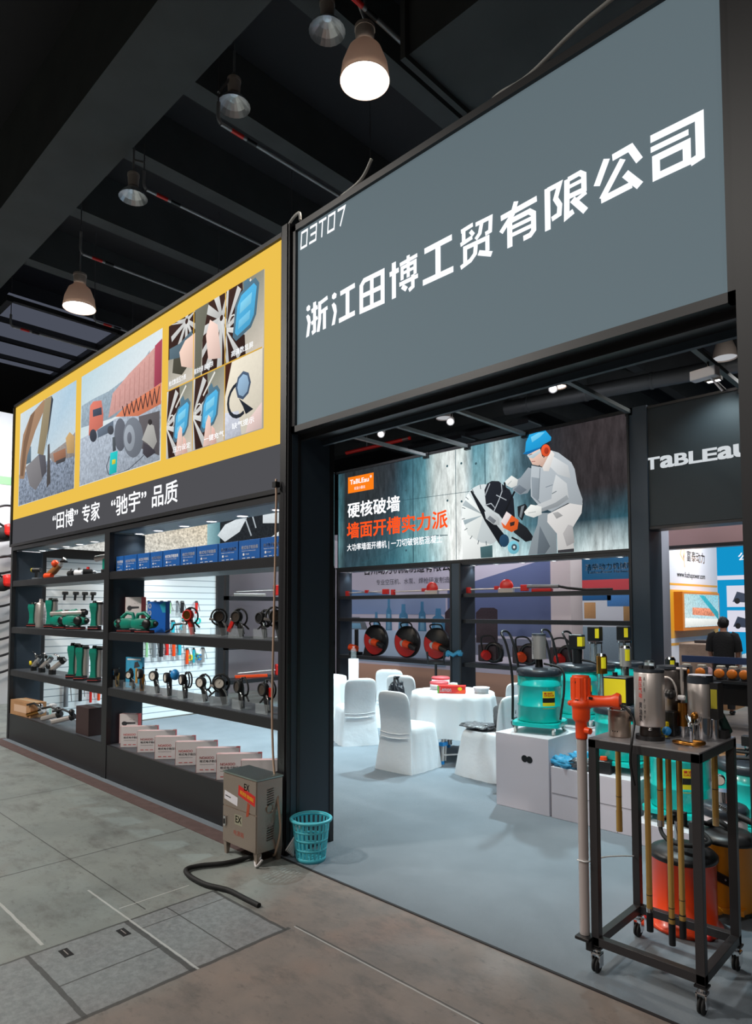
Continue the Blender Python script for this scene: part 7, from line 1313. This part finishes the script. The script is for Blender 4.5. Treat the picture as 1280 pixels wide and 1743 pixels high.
t = thing('stand_pillar', 'grey pillar with vertical dark characters right of the tall dark pillar', 'pillar', (-.52, 8.0, 0)); b = MB(); b.box(-.13, .1, 0, .5, 0, 3.4, M('grey_pillar', (150, 152, 164), .6)); b.build('pillar_body', t); b = MB(); b.text('自\n立\n求\n精\n \n质\n量\n为\n本', -.07, 1.35, .05, 2.52, DKTXT, FY(-.002), 0, .04); b.build('lettering', t)
t = thing('stand_wall', 'white stand wall with an orange logo, web address and a framed screen', 'wall panel', (-.9, 0, 0)); f = FX(.002)
b = MB(); b.box(-.1, 0, 9.1, 12.6, 0, 3.6, WHITE); b.build('wall_board', t)
OR2 = M('orange_yellow', (238, 170, 44), .5)
b = MB(); b.poly([(9.3, 1.18), (12.58, 1.18), (12.58, 2.1), (9.3, 2.1)], OR2, f, 0); b.poly([(9.3, 2.18), (12.58, 2.2), (12.58, 2.24), (9.3, 2.22)], OR2, f); b.poly([(9.3, 1.04), (12.58, 1.04), (12.58, 1.09), (9.3, 1.09)], OR2, f); b.build('yellow_panel', t)
b = MB(); b.text('www.fuzhupower.com', 10.2, 2.32, 11.8, 2.46, DKTXT, f, 0, .03); b.text('富泰动力', 10.75, 2.68, 11.8, 2.9, M('peach_logo', (238, 180, 140), .5), f, 0, .02)
for p in stroke([(10.5, 2.95), (10.4, 2.8), (10.55, 2.7), (10.65, 2.85), (10.55, 2.98), (10.62, 2.55)], .05): b.poly(p, MATS['peach_logo'], f)
b.build('lettering', t)
b = MB(); b.box(0, .16, 10.0, 12.15, 1.32, 2.06, M('orange_case', (226, 130, 24), .5)); b.build('screen_case', t)
b = MB(); f = FX(.165); b.cpoly([(10.08, 1.38), (12.1, 1.38), (12.1, 2.02), (10.08, 2.02)], [(214, 230, 232), (200, 222, 226), (130, 200, 220), (190, 224, 226)], PRINT, f, 0, .5)
b.cpoly([(10.5, 1.62), (11.8, 1.58), (11.8, 1.74), (10.5, 1.76)], (230, 150, 120), PRINT, f, .002, .9); b.cpoly([(10.9, 2.0), (12.05, 1.5), (12.05, 1.66), (11.2, 2.0)], (60, 170, 190), PRINT, f, .003, .3); b.cpoly([(10.1, 1.4), (12.0, 1.4), (12.0, 1.52), (10.1, 1.56)], (236, 240, 236), PRINT, f, .003, .1); b.build('screen', t)
lamp('AREA', (-.3, 10.9, 3.3), (-1.0, 10.9, 2.6), 18, (1, .97, .92), .3, sy=1.5)
t = thing('stand_wall', 'blue stand with lit product panels at the right edge behind the person', 'wall panel', (0, 14, 0))
BLUEL = EM('blue_lit_board', (20, 150, 206), .95); PALEL = EM('pale_lit_panel', (222, 222, 236), .95)
b = MB(); b.box(-1.7, 1.5, 0, .1, 0, 3.6, BLUEL); b.build('wall_board', t)
b = MB()
for u in (-1.1, -.42, .26, .94):
    for v in (1.2, 1.78): b.poly([(u-.02, v), (u+.56, v), (u+.56, v+.5), (u-.02, v+.5)], PALEL, FY(-.003)); b.poly([(u+.1, v+.12), (u+.42, v+.1), (u+.4, v+.3), (u+.2, v+.36)], M('product_grey', (60, 70, 90), .5), FY(-.004)); b.poly(ell(u+.2, v+.14, .06, .07, 12), BLK, FY(-.005))
b.poly([(-1.7, 2.42), (1.5, 2.42), (1.5, 2.52), (-1.7, 2.52)], PALEL, FY(-.003)); b.build('product_panel', t)
b = MB(); b.text('公司', -.85, 2.86, -.42, 3.04, EM('white_lit', (250, 250, 255), 1.0), FY(-.004), 0, .03); b.text('动力', .3, 2.7, .7, 2.88, MATS['white_lit'], FY(-.004), 0, .03); b.build('lettering', t)
t = thing('lattice_truss', 'dark lattice truss standing upright in front of the blue stand', 'truss', (.34, 10.6, 0))
b = MB()
for x, y in ((-.1, -.1), (.1, -.1), (.1, .1), (-.1, .1)): b.cyl((x, y, 0), (x, y, 3.3), .015, .015, BLACK, 8)
b.build('truss_post', t); b = MB()
for k in range(9):
    z = .25+k*.35
    for p, q in (((-.1, -.1), (.1, -.1)), ((.1, -.1), (.1, .1)), ((.1, .1), (-.1, .1)), ((-.1, .1), (-.1, -.1))): b.cyl((*p, z), (*q, z), .009, .009, BLACK, 6)
b.build('truss_rung', t); b = MB(); b.box(-.11, .1, -.125, -.12, 1.0, 2.05, M('grey_banner', (120, 112, 130), .7)); b.build('hanging_banner', t)
# wrapped pallet, person, engine row
t = thing('wrapped_pallet', 'stack of brown cartons in stretch film left of the person', 'pallet', (-.2, 9.75, 0), math.radians(0))
b = MB(); b.box(-.42, .42, -.35, .35, .12, 1.12, M('wrapped_cartons', (150, 128, 112), .4, bump=.4, bscale=14, var=.15)); b.build('carton_stack', t, .02); b = MB(); b.box(-.45, .45, -.38, .38, 0, .12, CARD); b.build('pallet_base', t); b = MB(); b.box(-.2, .35, -.2, .25, 1.12, 1.17, M('dark_lid_board', (50, 44, 46), .6)); b.build('top_board', t)
bag('wrapped_bundle', 'large bundle in pale stretch film behind the person', (-.15, 11.2, .0), .5, M('pale_film', (190, 200, 208), .25, bump=.7, bscale=12), (1, .7, .85), 31, False)
SKIN = M('skin', (190, 140, 118), .55); CLOB = M('black_shirt', (22, 22, 25), .85, bump=.3, bscale=30); HAIR = M('black_hair', (16, 14, 14), .5, bump=.6, bscale=60)
t = thing('person', 'person in black seen from behind, standing by the wrapped pallets', 'person', (.27, 8.9, 0), math.radians(8))
t.scale = (.92, .92, .92)
P_ = [(0, 0, .92, .125, .095), (0, 0, 1.1, .12, .09), (0, .0, 1.28, .145, .095), (0, 0, 1.4, .12, .07), (0, .01, 1.47, .05, .05), (0, .03, 1.58, .075, .085), (0, .03, 1.66, .06, .07)]
E_ = [(0, 1), (1, 2), (2, 3), (3, 4), (4, 5), (5, 6)]
for s in (-1, 1):
    k = len(P_); P_ += [(s*.17, 0, 1.38, .055, .055), (s*.225, .03, 1.12, .045, .045), (s*.2, .12, .9, .033, .033), (s*.19, .15, .81, .03, .018)]; E_ += [(3, k), (k, k+1), (k+1, k+2), (k+2, k+3)]
    h = k+3
    for q in range(4):
        m_ = len(P_); P_ += [(s*(.19-.018*q+.02), .155+.004*q, .765-.004*abs(q-1), .009, .009), (s*(.185-.018*q+.02), .17, .725-.006*abs(q-1), .008, .008)]; E_ += [(h, m_), (m_, m_+1)]
    m_ = len(P_); P_ += [(s*.16, .17, .81, .01, .01), (s*.15, .19, .775, .009, .009)]; E_ += [(h, m_), (m_, m_+1)]
    k = len(P_); P_ += [(s*.09, 0, .84, .085, .085), (s*.1, .02, .47, .055, .055), (s*.1, -.01, .09, .036, .036), (s*.11, .13, .035, .034, .028)]; E_ += [(0, k), (k, k+1), (k+1, k+2), (k+2, k+3)]
me = bpy.data.meshes.new('body'); me.from_pydata([p[:3] for p in P_], E_, []); me.materials.append(SKIN); ob = bpy.data.objects.new('body', me); C.objects.link(ob); ob.parent = t
md = ob.modifiers.new('skin', 'SKIN')
for i, p in enumerate(P_): me.skin_vertices[0].data[i].radius = (p[3], p[4]); me.skin_vertices[0].data[i].use_root = (i == 0)
ob.modifiers.new('subd', 'SUBSURF').render_levels = 2
b = MB(); b.loft([[(w*math.cos(a), d*math.sin(a), z) for a in [i*2*PI/28 for i in range(28)]] for z, w, d in ((.6, .2, .15), (.8, .19, .145), (.95, .17, .13), (1.1, .168, .125), (1.28, .2, .13), (1.38, .22, .12), (1.44, .14, .1), (1.475, .07, .07))], CLOB, True, False)
for s in (-1, 1): b.tube([(s*.12, 0, 1.41), (s*.165, .0, 1.39), (s*.205, .015, 1.28), (s*.23, .03, 1.12)], [.075, .09, .08, .07], CLOB, 14, False)
b.build('black_shirt', t)
b = MB()
for s in (-1, 1): b.tube([(s*.08, 0, .88), (s*.095, .01, .6), (s*.1, .02, .45), (s*.1, -.01, .1)], [.1, .085, .075, .06], M('dark_trousers', (34, 36, 42), .8), 14)
b.build('trousers', t)
b = MB(); b.ball((0, .015, 1.63), .1, HAIR, 18, 12, (.92, 1.0, 1.12), .12, 3); b.build('hair', t)
b = MB()
for s in (-1, 1): b.ball((s*.105, .06, .04), .05, BLK, 12, 8, (1, 2.3, .8))
b.build('shoe', t)
b = MB(); b.ball((0, .125, 1.6), .018, SKIN, 8, 6, (1, 1.2, 1.3)); b.ball((-.03, .11, 1.63), .011, WPAINT, 8, 6); b.ball((.03, .11, 1.63), .011, WPAINT, 8, 6); b.ball((0, .112, 1.565), .018, M('lip', (150, 80, 76), .5), 8, 6, (1.4, .5, .5)); b.build('face', t)
bag('pink_bag', 'pale pink bag at hip height beside the person', (.05, 8.86, .5), .1, M('pink_cloth', (214, 176, 182), .7), (1, .6, 1.2), 41, False)
t = thing('display_table', 'dark table with a blue edge under the row of small orange engines', 'table', (.95, 7.4, 0))
b = MB(); b.box(-1.0, 1.6, -.05, .5, .66, .70, BLACK); b.build('table_top', t); b = MB(); b.box(-1.0, 1.6, .5, .55, .9, 1.0, M('navy_edge', (36, 56, 96), .6)); b.build('blue_edge', t); b = MB(); b.box(-1.0, 1.6, .05, .45, .35, .66, M('dark_skirt', (22, 20, 22), .8)); b.build('table_skirt', t)
for x in (-.9, 1.5): b = MB(); b.box(x-.03, x+.03, .1, .4, 0, .36, BLACK); b.build('leg', t)
t0 = None
for i, x in enumerate((.14, .36, .62, .79, .95, 1.12, 1.3, 1.5)):
    l = '%s small engine with a round orange cover, counted from the left of the row' % ORD[i]
    if t0: dup(t0, (x, 7.5, .70), 0, l); continue
    t0 = t = thing('small_engine', l, 'engine', (x, 7.5, .7), 0, 'small engines in a row'); b = MB(); b.box(-.06, .06, -.02, .14, 0, .17, M('engine_grey', (120, 116, 116), .5, .4)); b.build('engine_block', t, .015); b = MB(); b.lathe([(0, -.05), (.05, -.05), (.068, -.03), (.068, 0)], M('orange_cover', (226, 124, 30), .4), (0, -.02, .09), 20, 'Y'); b.build('round_cover', t); b = MB(); b.box(-.05, .05, .0, .1, .17, .2, M('cream_plastic', (200, 196, 180), .5)); b.build('fuel_tank', t, .01)
b = MB(); b.box(-.6, .6, -.5, .5, 0, .05, CARD)
for k in range(5): b.box(-.6, .6, -.5+k*.24, -.38+k*.24, .05, .07, CARD)
o = b.build('wooden_pallet', None, 0, (1.55, 5.2, .0)); tag(o, 'wooden pallet board lying on the floor beyond the rack', 'pallet')
# stand at the far left behind the shelving
t = thing('stand_wall', 'white neighbouring stand wall at the far left edge with dark racks', 'wall panel', (-9.6, 1.6, 0))
b = MB(); b.box(-.1, 0, -2.6, 3, 0, 5.4, M('neighbour_wall', (214, 216, 220), .6)); b.build('wall_board', t)
b = MB(); b.box(0, .01, -2.6, 3, 4.05, 4.2, MATS['pale_green']); b.build('green_stripe', t)
for i, z in enumerate((2.95, 2.05)):
    t = thing('garden_machine', ['red machine on the upper black rack at the far left edge', 'red machine on the lower black rack at the far left edge'][i], 'machine', (-9.0, .98, z), 0, 'red machines on the far left racks'); b = MB(); b.box(-.12, .12, -.2, .2, .08, .3, RED); b.build('engine_cover', t, .06); b = MB(); b.tube(sm([(0, -.2, .25), (0, -.45, .45), (0, -.2, .62), (0, .1, .6)]), .02, BLK, 8); b.build('handle', t); b = MB(); b.lathe([(.0, -.05), (.12, -.05), (.12, .05), (0, .05)], RUB, (0, -.2, .12), 18, 'X'); b.build('wheel', t)
t = thing('wall_rack', 'black bent-tube rack arms on the far left wall', 'rack', (-9.55, .7, 0))
for k in range(9): b = MB(); z = .55+k*.3; b.tube(sm([(0, .5, z+.12), (.1, .25, z+.05), (.15, -.1, z-.02), (.3, -.5, z-.2)]), .022, BLACK, 8); b.build('rack_arm', t)
b = MB(); b.box(-.02, .03, .5, .56, 0, 4, BLACK); b.build('rack_post', t)
# wall beyond the left-wall open bay
t = thing('poster_wall', 'plain grey partition of the stand beyond the left-wall open bay', 'wall panel', (-8.0, 4.8, 0)); b = MB(); b.box(-.1, 0, -2.0, 3.6, 0, 3.4, M('grey_partition', (186, 182, 190), .6)); b.build('wall_board', t); b = MB(); b.box(0, .01, 1.4, 2.2, 1.9, 2.3, M('pale_yellow_print', (226, 220, 140), .6)); b.build('yellow_print', t)
